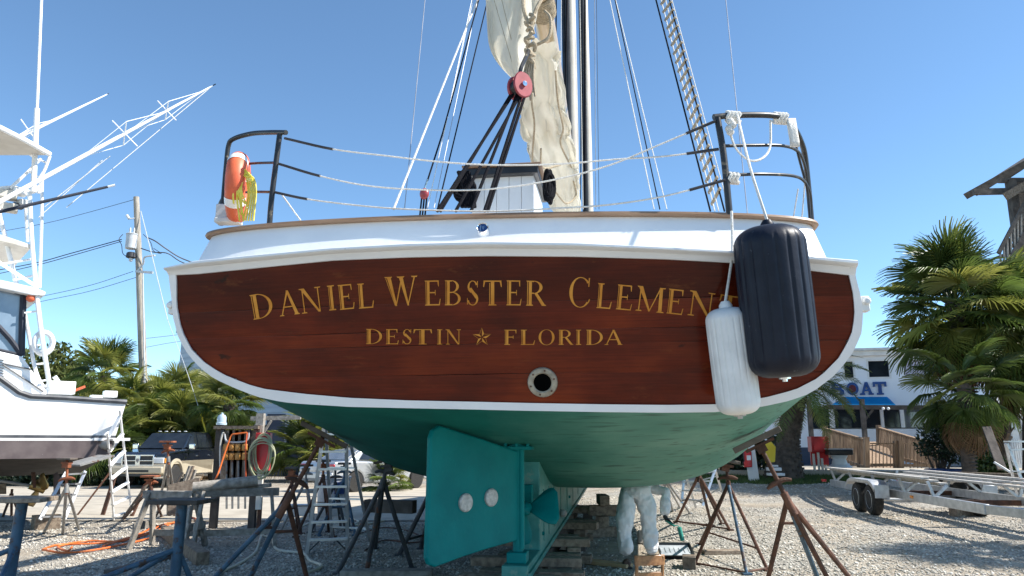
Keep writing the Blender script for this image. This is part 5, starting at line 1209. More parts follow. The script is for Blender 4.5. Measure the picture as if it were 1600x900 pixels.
    for p in (((332,134,16.5),(104,324,14.5)), ((172,244,15),(70,323,14.4)), ((160,250,15),(60,340,14.4))): mb = MB(); mb.tube([W(*p[0]), W(*p[1])], .008, 5); ob('outrigger_line', mb, 'white_rope')
    mb = MB(); mb.tube([W(52,300,14.2), W(58,170,14.3)], .05, 8); mb.tube([W(58,170,14.3), W(66,-30,14.6)], .028, 8); ob('antenna', mb, 'white_metal')
    mb = MB(); mb.tube([W(-10,333,13.6), W(168,292,14.8)], [.035,.025], 8); rd = ob('rod', mb, 'navy_canvas'); mb = MB(); mb.tube([W(168,292,14.8), W(180,289,14.85)], .022, 6); ob('rod_tip', mb, 'white_metal', rd)
    mb = MB(); mb.ball(P(48,466,.3), .075, 10); solo('float', mb, 'buoy_orange', 'small orange float hanging under the flybridge of the yacht', 'float')
    c = P(68, 536, .25); M_ = Matrix.Rotation(R(50), 3, 'Z') @ Matrix.Rotation(PI/2, 3, 'X')
    mb = MB(); mb.grid([[c + M_ @ V(((.155+.05*math.cos(p))*math.cos(a), (.2+.05*math.cos(p))*math.sin(a), .05*math.sin(p))) for p in np.linspace(0, 2*PI, 10)[:-1]] for a in np.linspace(0, 2*PI, 25)], closed=True)
    solo('life_ring', mb, 'white_metal', 'white life ring hung on the tower leg of the yacht', 'life ring')
    for px, py, s_, m, n in ((95,602,.30,'gelcoat','bait_box'),(84,600,.12,'red_box','bucket'),(150,618,.14,'gelcoat','step'),(172,612,.16,'gelcoat','seat')):
        mb = MB(); mb.box(P(px, py+4, .5), (s_*1.5, s_, s_*.8), A); ob(n, mb, m, bevel=.015)
    pipe([(85,588),(93,600)], .05, .4, 'rod_holder'); pipe([(112,612),(133,604)], .03, .8, 'boat_hook', 'buoy_orange')
    # running gear
    h = P(60, 762, 1.0); mb = MB(); mb.tube([P(-60,742,1.0), P(48,759,1.0)], .03, 8); ob('shaft', mb, 'grey_steel')
    mb = MB(); mb.tube([P(46,758,1.0), P(70,765,1.0)], [.07,.08], 12); pr = ob('propeller', mb, 'bronze'); ax = (P(70,765,1.0)-P(46,758,1.0)).normalized(); _, s_, u = frame(ax)
    for k in range(3):
        a = R(30+120*k); rad = s_*math.cos(a)+u*math.sin(a); tan = ax.cross(rad); rows = []
        for i in range(8):
            f = i/7; rows.append([h + rad*(.05+.30*f) + (tan*.8+ax*.6)*c_*(.05+.11*math.sin(f*PI*.75)) for c_ in np.linspace(-1, 1, 5)])
        mb = MB(); mb.grid(rows); o_ = ob('blade', mb, 'bronze', pr); o_.modifiers.new('solid', 'SOLIDIFY').thickness = .015
    mb = MB(); mb.beam(P(52,738,1.0), P(53,762,1.0), .16, .05, X_); ob('shaft_strut', mb, 'rust')
    slab('rudder', [(84,741),(90,738),(95,745),(94,780),(84,782)], 1.0, .05, 'bottom_paint', bevel=.01)
    slab('keel_block', [(-20,756),(10,756),(10,772),(-20,772)], 1.6, .5, 'old_timber')
yacht()

# ------------------------------------------------------------ vehicles
def vehicle_parts(t):
    def ob(n, mb, m, par=None, **k): return obj(n, mb, m, par or t, world=False, **k)
    def side(n, poly, y0, y1, m, par=None, bevel=0, taper=0.):
        mb = MB(); a = [V((x, y0 - (taper*max(0, z-1.15) if y0 > 0 else -taper*max(0, z-1.15)), z)) for x, z in poly]; b = [V((x, y1 + (taper*max(0, z-1.15) if y1 < 0 else -taper*max(0, z-1.15)), z)) for x, z in poly]
        n_ = len(poly); mb.add(a+b, [tuple(range(n_)), tuple(range(n_, 2*n_))[::-1]] + [(i, i+n_, (i+1)%n_+n_, (i+1)%n_) for i in range(n_)]); return ob(n, mb, m, par, smooth=False, bevel=bevel)
    def wheel(x, y, r, w_, m='chrome'):
        sgn = 1 if y > 0 else -1; M_ = Matrix.Rotation(-PI/2*sgn, 3, 'X')
        mb = MB(); mb.lathe([(r*.58,-w_/2),(r*.9,-w_/2),(r,-w_*.3),(r,w_*.3),(r*.9,w_/2),(r*.60,w_/2)], 28, (x, y, r), M_); wo = ob('wheel', mb, 'tyre')
        mb = MB(); mb.lathe([(r*.62,w_*.42),(r*.58,w_*.46),(r*.54,w_*.25),(.05,w_*.3),(.001,w_*.4)], 28, (x, y, r), M_); ob('rim', mb, m, wo)
        for k in range(8):
            a = k*PI/4; mb = MB(); c = V((x, y, r)) + M_ @ V((r*.36*math.cos(a), r*.36*math.sin(a), w_*.33)); mb.box(c, (.035,.05,.17) if False else (.07,.04,.07)); ob('spoke', mb, 'black_plastic' if k % 2 else m, wo)
    def pane(n, pts, m='glass_dark', par=None, th=.012, out=(0,1,0)):
        mb = MB(); mb.prism([V(p) for p in pts], V(out)*th); return ob(n, mb, m, par, smooth=False)
    return ob, side, wheel, pane
def arch(xc, r, z, n=9): return [(xc + r*math.cos(a), z + r*math.sin(a)) for a in np.linspace(0, PI, n)]
def pickup():
    f = G(251, 765); a = R(88)
    head = V((-math.cos(a), -math.sin(a), 0)); left = V((math.sin(a), -math.cos(a), 0))
    c = f - head*2.95 - left*.95
    t = thing('pickup_truck', 'black and beige crew cab pickup truck parked on the road behind the ladder', 'pickup truck', (c.x, c.y, 0), math.atan2(head.y, head.x))
    ob, side, wheel, pane = vehicle_parts(t); wb0, wb1 = 1.95, -1.75
    low = [(2.86,.52),(2.9,.66),(2.88,.86)] + [(-2.9,.90),(-2.9,.62),(-2.2,.50)] + [(x, z) for x, z in arch(wb1, .50, .44)][::-1] + [(-1.2,.46),(1.35,.46)] + arch(wb0, .50, .44)[::-1]
    side('lower_body', low, .97, -.97, 'car_beige', bevel=.03)
    up = [(2.80,.865),(2.78,1.18),(2.6,1.28),(1.35,1.38),(-2.9,1.40),(-2.92,.905)]
    body = side('body', up, .955, -.955, 'car_black', bevel=.05)
    cab = [(1.32,1.372),(.52,1.97),(.2,2.02),(-1.15,2.02),(-1.35,1.95),(-1.52,1.392)]
    side('cab', cab, .93, -.93, 'car_black', bevel=.06, taper=.22)
    side('bed_rail', [(-1.56,1.40),(-1.56,1.445),(-2.92,1.445),(-2.92,1.40)], .96, -.96, 'car_black', bevel=.015)
    for sg in (1, -1):
        y = lambda z: sg*(.93-.22*max(0, z-1.15)+.004); o = (0, sg, 0)
        q = lambda pts: [(x, y(z), z) for x, z in pts]
        pane('door_window', q([(1.02,1.42),(.50,1.87),(.12,1.92),(.12,1.42)]), out=o); pane('door_window', q([(.02,1.42),(.02,1.92),(-.82,1.92),(-.98,1.71),(-1.02,1.42)]), out=o)
        for x in (1.12, .07, -1.12): mb = MB(); mb.box((x, sg*.957, .98), (.012,.01,.58)); ob('door_seam', mb, 'black_plastic')
        for x in (.22, -.90): mb = MB(); mb.box((x, sg*.97, 1.12), (.20,.03,.04)); ob('door_handle', mb, 'chrome', bevel=.008)
        mb = MB(); mb.box((1.02, sg*1.08, 1.47), (.10,.24,.20)); mi = ob('mirror', mb, 'chrome', bevel=.03); mb = MB(); mb.box((.99, sg*.98, 1.41), (.07,.2,.05)); ob('mirror_arm', mb, 'black_plastic', mi)
        mb = MB(); mb.beam((2.5, sg*.960, 1.225), (-2.9, sg*.960, 1.365), .012, .022); ob('side_stripe', mb, 'chrome')
        for wb in (wb0, wb1):
            mb = MB(); mb.grid([[V((wb+r_*math.cos(b), sg*yy, .44+r_*math.sin(b))) for r_, yy in ((.50,.96),(.50,1.0),(.60,.985),(.61,.955))] for b in np.linspace(-.05, PI+.05, 15)]); ob('wheel_arch', mb, 'car_beige')
            wheel(wb, sg*.86, .41, .27)
        mb = MB(); mb.box((2.80, sg*.74, .985), (.14,.36,.20)); hl = ob('headlight', mb, 'headlamp', bevel=.02); mb = MB(); mb.box((2.74, sg*.93, .985), (.16,.05,.16)); ob('indicator', mb, 'amber', hl)
        mb = MB(); mb.box((2.93, sg*.66, .68), (.03,.2,.09)); ob('fog_light', mb, 'headlamp')
        mb = MB(); mb.box((0, sg*.99, .42), (2.1,.16,.05)); ob('step_bar', mb, 'chrome', bevel=.015)
        mb = MB(); mb.box((1.22, sg*.962, 1.05), (.16,.008,.05)); ob('side_emblem', mb, 'chrome')
    mb = MB(); mb.box((2.80, 0, .99), (.10,1.08,.34)); gr = ob('grille', mb, 'black_plastic', bevel=.02)
    for z, h in ((1.17,.05),(.985,.035),(.82,.04)): mb = MB(); mb.box((2.86, 0, z), (.05,1.12,h)); ob('grille_bar', mb, 'chrome', gr, bevel=.01)
    for y, w_ in ((0,.17),(.56,.05),(-.56,.05)): mb = MB(); mb.box((2.865, y, .995), (.05,w_,.38)); ob('grille_bar', mb, 'chrome', gr, bevel=.012)
    mb = MB(); mb.prism([V((2.89, y, z)) for y, z in ((-.05,1.06),(.05,1.06),(.055,1.0),(.02,.93),(0,.91),(-.02,.93),(-.055,1.0))], V((.012,0,0))); ob('emblem', mb, 'grey_steel', gr)
    mb = MB(); mb.box((2.90, 0, .66), (.18,1.90,.24)); bu = ob('bumper', mb, 'car_beige', bevel=.04); mb = MB(); mb.box((2.985, 0, .63), (.02,.95,.08)); ob('bumper_slot', mb, 'black_plastic', bu); mb = MB(); mb.box((2.9,0,.50), (.1,1.6,.10)); ob('air_dam', mb, 'black_plastic', bu)
    pane('windscreen', [(1.30,.83,1.40),(1.30,-.83,1.40),(.56,-.72,1.955),(.56,.72,1.955)], out=(.62,0,.78))
    for y in (-.5,-.25,0,.25,.5): mb = MB(); mb.box((.42, y, 2.035), (.10,.09,.03)); ob('roof_lamp', mb, 'headlamp', bevel=.01)
    mb = MB(); mb.box((1.0, .3, 1.47), (.2,.3,.1)); ob('dash_paper', mb, 'canvas_tan')
pickup()
def sedan():
    f = G(524, 770); f = W(522, 764, 25.3); a = R(52)
    head = V((math.cos(a), math.sin(a), 0)); right = V((math.sin(a), -math.cos(a), 0))
    c = V((f.x, f.y, 0)) + head*2.3 - right*.9
    t = thing('silver_car', 'silver saloon car seen from behind under the port side of the hull', 'car', (c.x, c.y, 0), math.atan2(head.y, head.x))
    ob, side, wheel, pane = vehicle_parts(t)
    low = [(2.3,.35),(2.36,.62),(2.1,.78),(1.0,.93),(-1.6,1.02),(-2.28,1.0),(-2.36,.75),(-2.3,.38)] + arch(-1.4,.37,.33)[::-1] + [(-.95,.27),(1.0,.27)] + arch(1.42,.37,.33)[::-1]
    side('body', low, .89, -.89, 'car_silver', bevel=.06)
    side('cabin', [(1.02,.92),(.25,1.38),(-.35,1.45),(-1.05,1.36),(-1.72,1.01)], .84, -.84, 'car_silver', bevel=.06, taper=.5)
    pane('rear_window', [(-1.66,.66,1.05),(-1.66,-.66,1.05),(-1.12,-.60,1.35),(-1.12,.60,1.35)], 'glass_grey', out=(-.55,0,.83)); pane('windscreen', [(.95,.7,.98),(.95,-.7,.98),(.3,-.62,1.37),(.3,.62,1.37)], out=(.5,0,.86))
    for sg in (1, -1):
        y = lambda z: sg*(.84-.5*max(0, z-1.15)+.004)
        for pts in ([(.8,1.03),(.22,1.34),(-.28,1.40),(-.28,1.03)], [(-.34,1.03),(-.34,1.40),(-.95,1.34),(-1.25,1.06)]): pane('side_window', [(x, y(z), z) for x, z in pts], out=(0,sg,0))
        for x in (-1.4, 1.42): wheel(x, sg*.80, .33, .20)
        mb = MB(); mb.box((-2.24, sg*.68, .84), (.18,.40,.17)); ob('tail_light', mb, 'tail_red', bevel=.03)
        for x in (-.31, .75): mb = MB(); mb.box((x, sg*.892, .7), (.01,.008,.55)); ob('door_seam', mb, 'black_plastic')
        mb = MB(); mb.box((-.5, sg*.90, .86), (.16,.03,.03)); ob('door_handle', mb, 'car_silver')
    mb = MB(); mb.lathe([(.075,0),(.07,.012),(.001,.014)], 16, (-1.55,-.885,.86), Matrix.Rotation(PI/2,3,'X')); ob('fuel_flap', mb, 'car_silver')
    mb = MB(); mb.box((-2.34, 0, .55), (.12,1.72,.22)); ob('bumper', mb, 'car_silver', bevel=.04); mb = MB(); mb.box((-2.36,0,.78), (.02,.5,.12)); ob('number_plate', mb, 'dull_white')
sedan()

# ------------------------------------------------------------ warehouse, dark wall, post and wires at the back left
def warehouse():
    a = W(271, 690, 52); b = W(520, 690, 46); d = V((b.x-a.x, b.y-a.y, 0)).normalized(); n = V((-d.y, d.x, 0)); zt = W(272, 521, 52).z; L_ = 26
    t = thing('warehouse', 'large pale blue warehouse with lapped siding behind the palms on the left', 'warehouse', V((a.x, a.y, 0)))
    a0 = V((a.x, a.y, 0)); k = 0; z = 0
    rows = 26; hh = zt/rows
    for k in range(rows):
        mb = MB(); p = a0+V((0,0,hh*(k+.5))); mb.beam(p, p+d*L_, .10, hh-.015); o = obj('siding_board', mb, 'wall_blue', t)
        mb = MB(); q = a0+V((0,0,hh*(k+.5)))+d*-.02; mb.beam(q, q+n*14, .10, hh-.015); obj('siding_board', mb, 'wall_blue', t)
    mb = MB(); mb.prism([a0+d*.08+n*.08, a0+d*(L_-.1)+n*.08, a0+d*(L_-.1)+n*14, a0+d*.08+n*14], V((0,0,zt-.02))); obj('inner_wall', mb, 'wall_blue', t)
    mb = MB(); mb.prism([a0-d*.3-n*.3+V((0,0,zt)), a0+d*L_-n*.3+V((0,0,zt)), a0+d*L_+n*14.3+V((0,0,zt)), a0-d*.3+n*14.3+V((0,0,zt))], V((0,0,.25))); obj('roof', mb, 'wall_blue', t)
    mb = MB(); a = W(420, 668, 40); b = W(680, 690, 36); mb.beam(V((a.x-1.0,a.y,1.25)), V((b.x,b.y,1.25)), .25, 2.5); solo('low_wall', mb, 'wall_navy', 'dark blue wall behind the silver car', 'wall')
    p = W(433, 668, 38.5); mb = MB(); mb.box((p.x, p.y, 1.5), (.9,.5,3.0)); solo('gate_post', mb, 'wall_navy', 'thick dark post at the left end of the dark blue wall', 'post')
    t = thing('lean_to', 'grey green post with a cross beam in front of the warehouse', 'shelter frame', V((W(408,690,30).x, 30, 0)))
    q = W(408, 646, 30); mb = MB(); mb.box((q.x, 30, q.z/2), (.28,.28,q.z)); obj('post', mb, 'grey_timber', t)
    a, b = W(392, 654, 30.2), W(470, 652, 30.2); mb = MB(); mb.beam(a, b, .1, .16); obj('beam', mb, 'grey_timber', t); mb = MB(); mb.beam(W(412,676,30.1), W(424,657,30.1), .08, .08); obj('brace', mb, 'grey_timber', t)
warehouse()
def utility_pole():
    W0 = W
    def W1(x, y, Y): return W0(x, y, Y+4.2)
    return _pole(W1)
def _pole(W):
    tp = W(213, 308, 30); bt = W(226, 640, 30); d = (bt-tp); bt = tp + d*(tp.z/(tp.z-bt.z)); t = thing('utility_pole', 'leaning wooden utility pole with a grey transformer behind the yacht', 'utility pole', bt)
    mb = MB(); mb.tube([bt, lerp(bt, tp, .5), tp], [.19,.165,.125], 14); pl = obj('pole', mb, 'pole_wood', t)
    c = W(204, 389, 29.75); mb = MB(); mb.lathe([(.21,0),(.24,.02),(.24,.66),(.26,.67),(.26,.70),(.2,.73),(.001,.75)], 20, c); tr = obj('transformer', mb, 'grey_can', t)
    for x, y in ((.05,.05),(-.1,0)): mb = MB(); mb.lathe([(.04,.72),(.05,.78),(.035,.84),(.05,.9),(.03,1.0),(.001,1.02)], 10, c+V((x,y,0))); obj('bushing', mb, 'grey_can', tr)
    c2 = W(205, 399, 29.75); mb = MB(); mb.lathe([(.13,-.14),(.22,-.1),(.2,.1),(.14,.14)], 14, c2); obj('street_light', mb, 'dark_wire', t); mb = MB(); mb.lathe([(.001,-.3),(.08,-.27),(.09,-.14)], 12, c2); obj('light_lens', mb, 'grey_can', t)
    mb = MB(); mb.tube([W(198,336,29.8), W(202,342,29.8)], .06, 8); mb.tube([W(202,342,29.8), W(211,341,29.9)], .03, 6); obj('cutout_fuse', mb, 'grey_can', t)
    mb = MB(); mb.tube(curve([W(214,424,29.9), W(224,412,29.8), W(226,402,29.7), W(242,399,29.6)], 4), .04, 7); obj('conduit', mb, 'grey_can', t)
    mb = MB(); mb.beam(W(212,424,29.7), W(239,426,29.7), .08, .10); obj('cross_arm', mb, 'grey_can', t)
    mb = MB(); mb.tube([W(223,424,29.8), W(226,600,29.8)], .035, 6); obj('riser', mb, 'grey_can', t)
    def wire(lab, pts, r=.012, m='dark_wire'): mb = MB(); mb.tube(curve([W(*p) for p in pts], 6), r, 5, cap=False); solo('overhead_wire', mb, m, lab, 'wire', 'wires on the utility pole')
    wire('topmost thin wire running left from the pole head', [(209,312,30),(130,334,31),(60,351,32),(-60,372,34)]); 
    wire('upper dark cable reaching the transformer from the left', [(190,374,30),(110,396,31),(50,412,32),(-60,432,34)], .022); wire('lower dark cable reaching the transformer from the left', [(190,377,30),(110,400,31.2),(50,416,32.2),(-60,440,34)], .018)
    wire('upper thin wire at the cross arm, running left', [(208,424,30),(140,446,31),(60,464,32),(-60,488,34)]); wire('lower thin wire at the cross arm, running left', [(214,433,30),(140,455,31),(60,472,32),(-60,500,34)])
    wire('thick service cable drooping right from the pole', [(230,371,29.8),(243,377,29.8),(260,389,30),(285,404,30.5),(330,420,31)], .028); wire('second service cable drooping right from the pole', [(220,388,29.8),(240,394,29.8),(262,396,30),(285,410,30.5),(330,424,31)], .025)
    wire('looped cable beside the transformer', [(192,366,29.7),(186,374,29.6),(190,383,29.6),(192,396,29.6),(200,402,29.7)], .016); wire('slack loop of cable right of the pole', [(224,366,29.8),(235,378,29.7),(240,392,29.7),(252,396,29.8),(240,388,29.8)], .016)
    wire('pale guy wire slanting down right from the pole', [(220,330,30),(237,398,29.4),(251,456,29),(262,500,28.6)], .02, 'grey_can'); wire('thin far wire right of the pole', [(226,529,40),(270,524,42),(330,516,44)], .014); wire('second thin far wire right of the pole', [(226,543,40),(270,535,42),(330,527,44)], .014)
    mb = MB(); mb.tube([W(313,645,28), W(327,692,27.6)], .035, 8); solo('guy_guard', mb, 'yellow_paint', 'yellow guy wire guard slanting in front of the palms', 'guy guard'); wire('thin guy wire coming down through the palms', [(262,500,30),(290,575,29),(313,645,28)], .012, 'grey_can')
utility_pole()

# ------------------------------------------------------------ palms, shrubs, trees
def fan_mesh(name, mt, n=34, spread=255, Lf=.95, pet=.85, droop=.35, seed=0, fold=.25):
    rnd = random.Random(seed); mb = MB(); q = [V((pet*f, 0, .10*math.sin(f*PI)*pet)) for f in (0,.5,1)]
    mb.tube(q, [.022,.016,.010], 4); c = q[-1]
    for k in range(n):
        a = R(-spread/2 + spread*k/(n-1)) + rnd.uniform(-.03, .03); l = Lf*(.62+.38*math.cos(a*.55))*rnd.uniform(.9, 1.06)
        d = V((math.cos(a), math.sin(a), 0)); s_ = V((-d.y, d.x, 0)); up = V((0,0,1)); w1 = .45*l*R(spread/(n-1))*.5*.80
        zz = fold*abs(math.sin(a))*.0
        def pt(f, w_, sg): 
            dr = droop*l*max(0, f-.35)**1.8*1.6 + rnd.uniform(0, .02); return c + d*(f*l*(1-.18*max(0, f-.4)*droop*2)) + s_*w_*sg + up*(fold*l*f*abs(math.sin(a))*.6 - dr + (.015 if sg else 0))
        rows = [[pt(.02,.006,-1), pt(.02,0,0), pt(.02,.006,1)], [pt(.36,w1,-1), pt(.36,0,0)-up*.012, pt(.36,w1,1)], [pt(.78,w1*.6,-1), pt(.78,0,0)-up*.01, pt(.78,w1*.6,1)], [pt(1.0,w1*.1,-1), pt(1.0,0,0), pt(1.0,w1*.1,1)]]
        mb.grid(rows)
    me = bpy.data.meshes.new(name); me.from_pydata([tuple(v) for v in mb.v], [], mb.f); me.update(); me.materials.append(MAT[mt]); return me
FAN = {m: [fan_mesh('palm_leaf', m, 42, sp, .95, .85, dr, s_) for sp, dr, s_ in ((250,.30,1),(270,.5,2),(235,.75,3))] for m in ('palm_green','palm_olive')}
FAN['palm_dead'] = [fan_mesh('palm_leaf', 'palm_dead', 26, 170, .9, .8, .8, s_, .1) for s_ in (5, 6)]
def place_leaf(me, parent, p, az, el, roll=0, s_=1, name='leaf'):
    o = bpy.data.objects.new(name, me); COL.objects.link(o); o.parent = parent
    o.matrix_local = Matrix.Translation(XF[parent.name].inverted() @ V(p)) @ Matrix.Rotation(az, 4, 'Z') @ Matrix.Rotation(-el, 4, 'Y') @ Matrix.Rotation(roll, 4, 'X') @ Matrix.Scale(s_, 4); XF[o.name] = XF[parent.name]; return o
def fan_palm(label, base, top, r0, n, s_=1., olive=.25, dead=6, seed=0, boots=False, lowest=-70, name='fan_palm', trunk=True, group='fan palms', highest=88):
    rnd = random.Random(seed); base = V(base); top = V(top); t = thing(name, label, 'palm tree' if trunk else 'palm shrub', base, 0, group)
    mid = lerp(base, top, .5)+V((rnd.uniform(-.08,.08), 0, 0)); pts = curve([base, mid, top], 8)
    if trunk:
        mb = MB(); mb.tube(pts, [r0*(1.25-.3*min(1, i/5)) + rnd.uniform(-.012,.012) for i in range(len(pts))], 16); obj('trunk', mb, 'palm_trunk', t)
        if boots:
            ax = (top-base)
            for k in range(64):
                f = .22+.78*k/64; a = k*2.4; p = lerp(base, top, f); rd = V((math.cos(a), math.sin(a), 0)); mb = MB()
                mb.beam(p+rd*r0*.8, p+rd*(r0+.17)+V((0,0,.30)), .10, .05, rd); obj('leaf_base', mb, 'boot_fibre', t)
        else:
            mb = MB(); rings = []
            for k in range(int((top-base).length/.10)):
                p = lerp(base, top, k*.10/(top-base).length); mb.tube([p+V((0,0,0)), p+V((0,0,.03)), p+V((0,0,.05))], [r0*1.02, r0*1.12, r0*1.0], 12, cap=False)
            obj('trunk_rings', mb, 'palm_trunk', t)['kind'] = 'stuff'
    for i in range(n):
        f = (i+.5)/n; el = R(lerp(highest, lowest, f**.85)) + rnd.uniform(-.12, .12); az = i*2.39996+rnd.uniform(-.2, .2)
        m = 'palm_olive' if rnd.random() < olive else 'palm_green'
        place_leaf(rnd.choice(FAN[m]), t, top+V((0,0,.15*(1-f)))+V((math.cos(az)*.08, math.sin(az)*.08, -.45*f*s_)), az, el, rnd.uniform(-.5,.5), s_*rnd.uniform(.85,1.12)*(1 if f < .8 else .92))
    for i in range(dead):
        az = i*2.4+rnd.uniform(-.4,.4); place_leaf(rnd.choice(FAN['palm_dead']), t, top+V((math.cos(az)*.1, math.sin(az)*.1, -.55*s_)), az, R(rnd.uniform(-82,-55)), rnd.uniform(-.4,.4), s_*rnd.uniform(.8,1.05), 'dead_leaf')
    return t
def at(px, py, y): return W(px, py, y)
def base_of(px, y): p = W(px, 720, y); return V((p.x, y, gz(p.x, y)))
# right hand group
fan_palm('tall dense fan palm with a smooth dark trunk, in front of the white restaurant', base_of(1532, 24.0), at(1490, 470, 24.2), .26, 72, 1.36, .36, 10, 1, lowest=-62)
fan_palm('fan palm with a trunk of old leaf bases, right of the smooth trunked one', base_of(1556, 25.5), at(1578, 505, 25.5), .21, 60, 1.3, .38, 6, 2, True, lowest=-65)
fan_palm('lower fan palm whose drooping crown hides the dark trunk', base_of(1512, 22.6), at(1506, 600, 22.6), .19, 30, 1.0, .15, 10, 3, lowest=-75, highest=60)
fan_palm('fan palm cut by the right edge of the picture', base_of(1606, 23.5), at(1612, 540, 23.5), .22, 54, 1.25, .3, 4, 4, lowest=-70)
fan_palm('unseen fan palm added beyond the right edge to shade the foreground gravel', V((11.9,11.5,0)), V((11.8,11.4,4.5)), .22, 34, 1.05, .3, 4, 21, lowest=-60)  # out of view, added only to cast dappled shade on the gravel
# left hand group
fan_palm('bushy fan palm with brown dead fronds, left of the utility pole', base_of(163, 34), at(163, 584, 34), .24, 52, .98, .65, 16, 11, lowest=-75)
fan_palm('low fan palm right of the utility pole', base_of(232, 34.5), at(246, 648, 34.5), .2, 34, .98, .7, 2, 12, lowest=-50)
fan_palm('pale fan palm in the thicket right of the utility pole', base_of(276, 36), at(276, 622, 36), .2, 34, .95, .7, 5, 13, lowest=-60)
fan_palm('tall fan palm at the back of the thicket', base_of(312, 39), at(316, 628, 39), .2, 34, 1.0, .6, 6, 14, lowest=-65)
fan_palm('fan palm with dead fronds right beside the lamp of the power board', base_of(356, 33), at(358, 632, 33), .22, 40, .98, .5, 10, 15, lowest=-75)
fan_palm('yellowish fan palm behind the pickup cab', base_of(205, 33), at(206, 632, 33.5), .2, 30, .9, .8, 6, 16, lowest=-60)
for i, (px, py, Y, s_, ol, lab) in enumerate(((214,664,33.2,1.0,.7,'left palmetto clump behind the pickup cab'),(268,660,33.5,1.1,.7,'large palmetto clump above the pickup cab'),(302,668,34.5,1.0,.8,'palmetto clump behind the pickup bed'),(160,690,31,1.2,.15,'dark palmetto clump behind the yacht stern'),(120,700,32,1.2,.1,'dark palmetto clump behind the slanting ladder'),(60,700,33,1.3,.1,'dark palmetto clump behind the yacht rudder'),(335,690,35,1.0,.4,'palmetto clump right of the pickup'),(480,690,33.5,1.15,.6,'sunlit palmetto clump behind the silver car'),(606,742,27,.55,.3,'low palmetto clump right of the silver car'),(520,686,34,1.1,.6,'small palmetto right behind the stepladder'))):
    b = base_of(px, Y); fan_palm(lab, b, V((b.x, b.y, max(.35, W(px, py, Y).z-.25))), .1, 26, s_, ol, 2, 30+i, lowest=-20, name='palmetto', trunk=False, group='palmettos behind the pickup')
def date_palm():
    rnd = random.Random(3); base = V((W(1228,740,26).x, 26.3, gz(9,26.3))); top = W(1243, 606, 26.3); t = thing('date_palm', 'date palm with arching feather fronds and a thick ringed trunk beside the red box', 'palm tree', base)
    n = 20; mb = MB(); pts = [lerp(base, top, i/n) for i in range(n+1)]; mb.tube(pts, [.62-.28*ss(0,.45,i/n)+.05*ss(.6,1,i/n) for i in range(n+1)], 20); obj('trunk', mb, 'palm_trunk', t)
    for k in range(230):
        f = k/230; a = k*2.39996; p = lerp(base, top, f); r_ = .62-.28*ss(0,.45,f)+.05*ss(.6,1,f); rd = V((math.cos(a), math.sin(a), 0)); mb = MB(); mb.box(p+rd*r_, (.09,.14,.06), a); obj('leaf_scar', mb, 'palm_trunk', t)
    meshes = []
    for s_ in range(3):
        mb = MB(); L_ = 2.35; dr = (.7,1.0,1.3)[s_]
        rach = [V((L_*f*(1-.16*f*f*dr), 0, .35*math.sin(f*PI*.6)-dr*f**2.2*1.25)) for f in np.linspace(0, 1, 9)]; mb.tube(rach, [.035,.03,.026,.022,.018,.014,.011,.008,.004], 4)
        rc = curve(rach, 6)
        for i in range(5, len(rc)-1):
            p = rc[i]; d = (rc[i+1]-rc[i-1]).normalized(); l = .48*math.sin(PI*min(1, .12+.9*i/len(rc)))**.7
            for sg in (-1, 1):
                v = (V((0,1,0))*sg*.8 + d*.65 + V((0,0,rnd.uniform(-.25,.25)))).normalized(); e = p+v*l+V((0,0,-.10*l)); m_ = lerp(p, e, .5)+V((0,0,.03)); w_ = d*.018
                mb.add([p-w_*.6, p+w_*.6, m_+w_, e, m_-w_], [(0,1,2,4),(4,2,3)])
        me = bpy.data.meshes.new('frond'); me.from_pydata([tuple(v) for v in mb.v], [], mb.f); me.update(); me.materials.append(MAT['palm_olive' if s_ == 1 else 'palm_green']); meshes.append(me)
    for i in range(46):
        az = i*2.39996; el = R(lerp(75, -38, (i/46)**.8)); place_leaf(meshes[i % 3], t, top+V((math.cos(az)*.15, math.sin(az)*.15, .1)), az, el, rnd.uniform(-.4,.4), rnd.uniform(.9,1.1), 'frond')
date_palm()
def leafy(name, label, cat, base, lobes, n, m, leaf, trunk_r=.12, seed=0, group=None):
    rng = np.random.default_rng(seed); base = V(base); t = thing(name, label, cat, base, 0, group)
    for k, (c, r_) in enumerate(lobes):
        mb = MB(); c = V(c); mid = lerp(base, c, .5)+V((.1*math.sin(k*3), 0, .15)); mb.tube(curve([base, mid, c], 4), [trunk_r*(1-.09*i) for i in range(9)], 7); obj('limb' if k else 'trunk', mb, 'palm_trunk', t)
    mb = MB(); tot = sum(r_**2 for _, r_ in lobes)
    for c, r_ in lobes:
        nl = int(n*r_*r_/tot)
        for _ in range(nl):
            d = V(rng.normal(size=3)).normalized(); p = V(c)+V((d.x, d.y, d.z*.85))*r_*(.35+.65*rng.random()**.5)*(1+.28*noise.noise(d*2.3+V((seed,0,0))))
            q = V(rng.normal(size=3)).normalized(); s_ = q.cross(V(rng.normal(size=3))).normalized(); l = leaf*(.7+.6*rng.random())
            mb.add([p-q*l, p+s_*l*.45, p+q*l, p-s_*l*.45], [(0,1,2,3)])
    obj('crown', mb, m, t, smooth=False)['kind'] = 'stuff'
    return t
def lob(spec): return [(W(px, py, Y), r_) for px, py, Y, r_ in spec]
leafy('broadleaf_tree', 'leafy olive green tree rising behind the yacht tower', 'tree', base_of(80, 37), lob([(85,575,37,1.2),(55,580,37,1.3),(110,585,37,.9),(100,605,37,1.4),(30,590,37,1.5),(70,620,37,1.5),(92,548,37,.6),(120,568,37.3,.5)]), 5200, 'leaf_olive', .13, .22, 2)
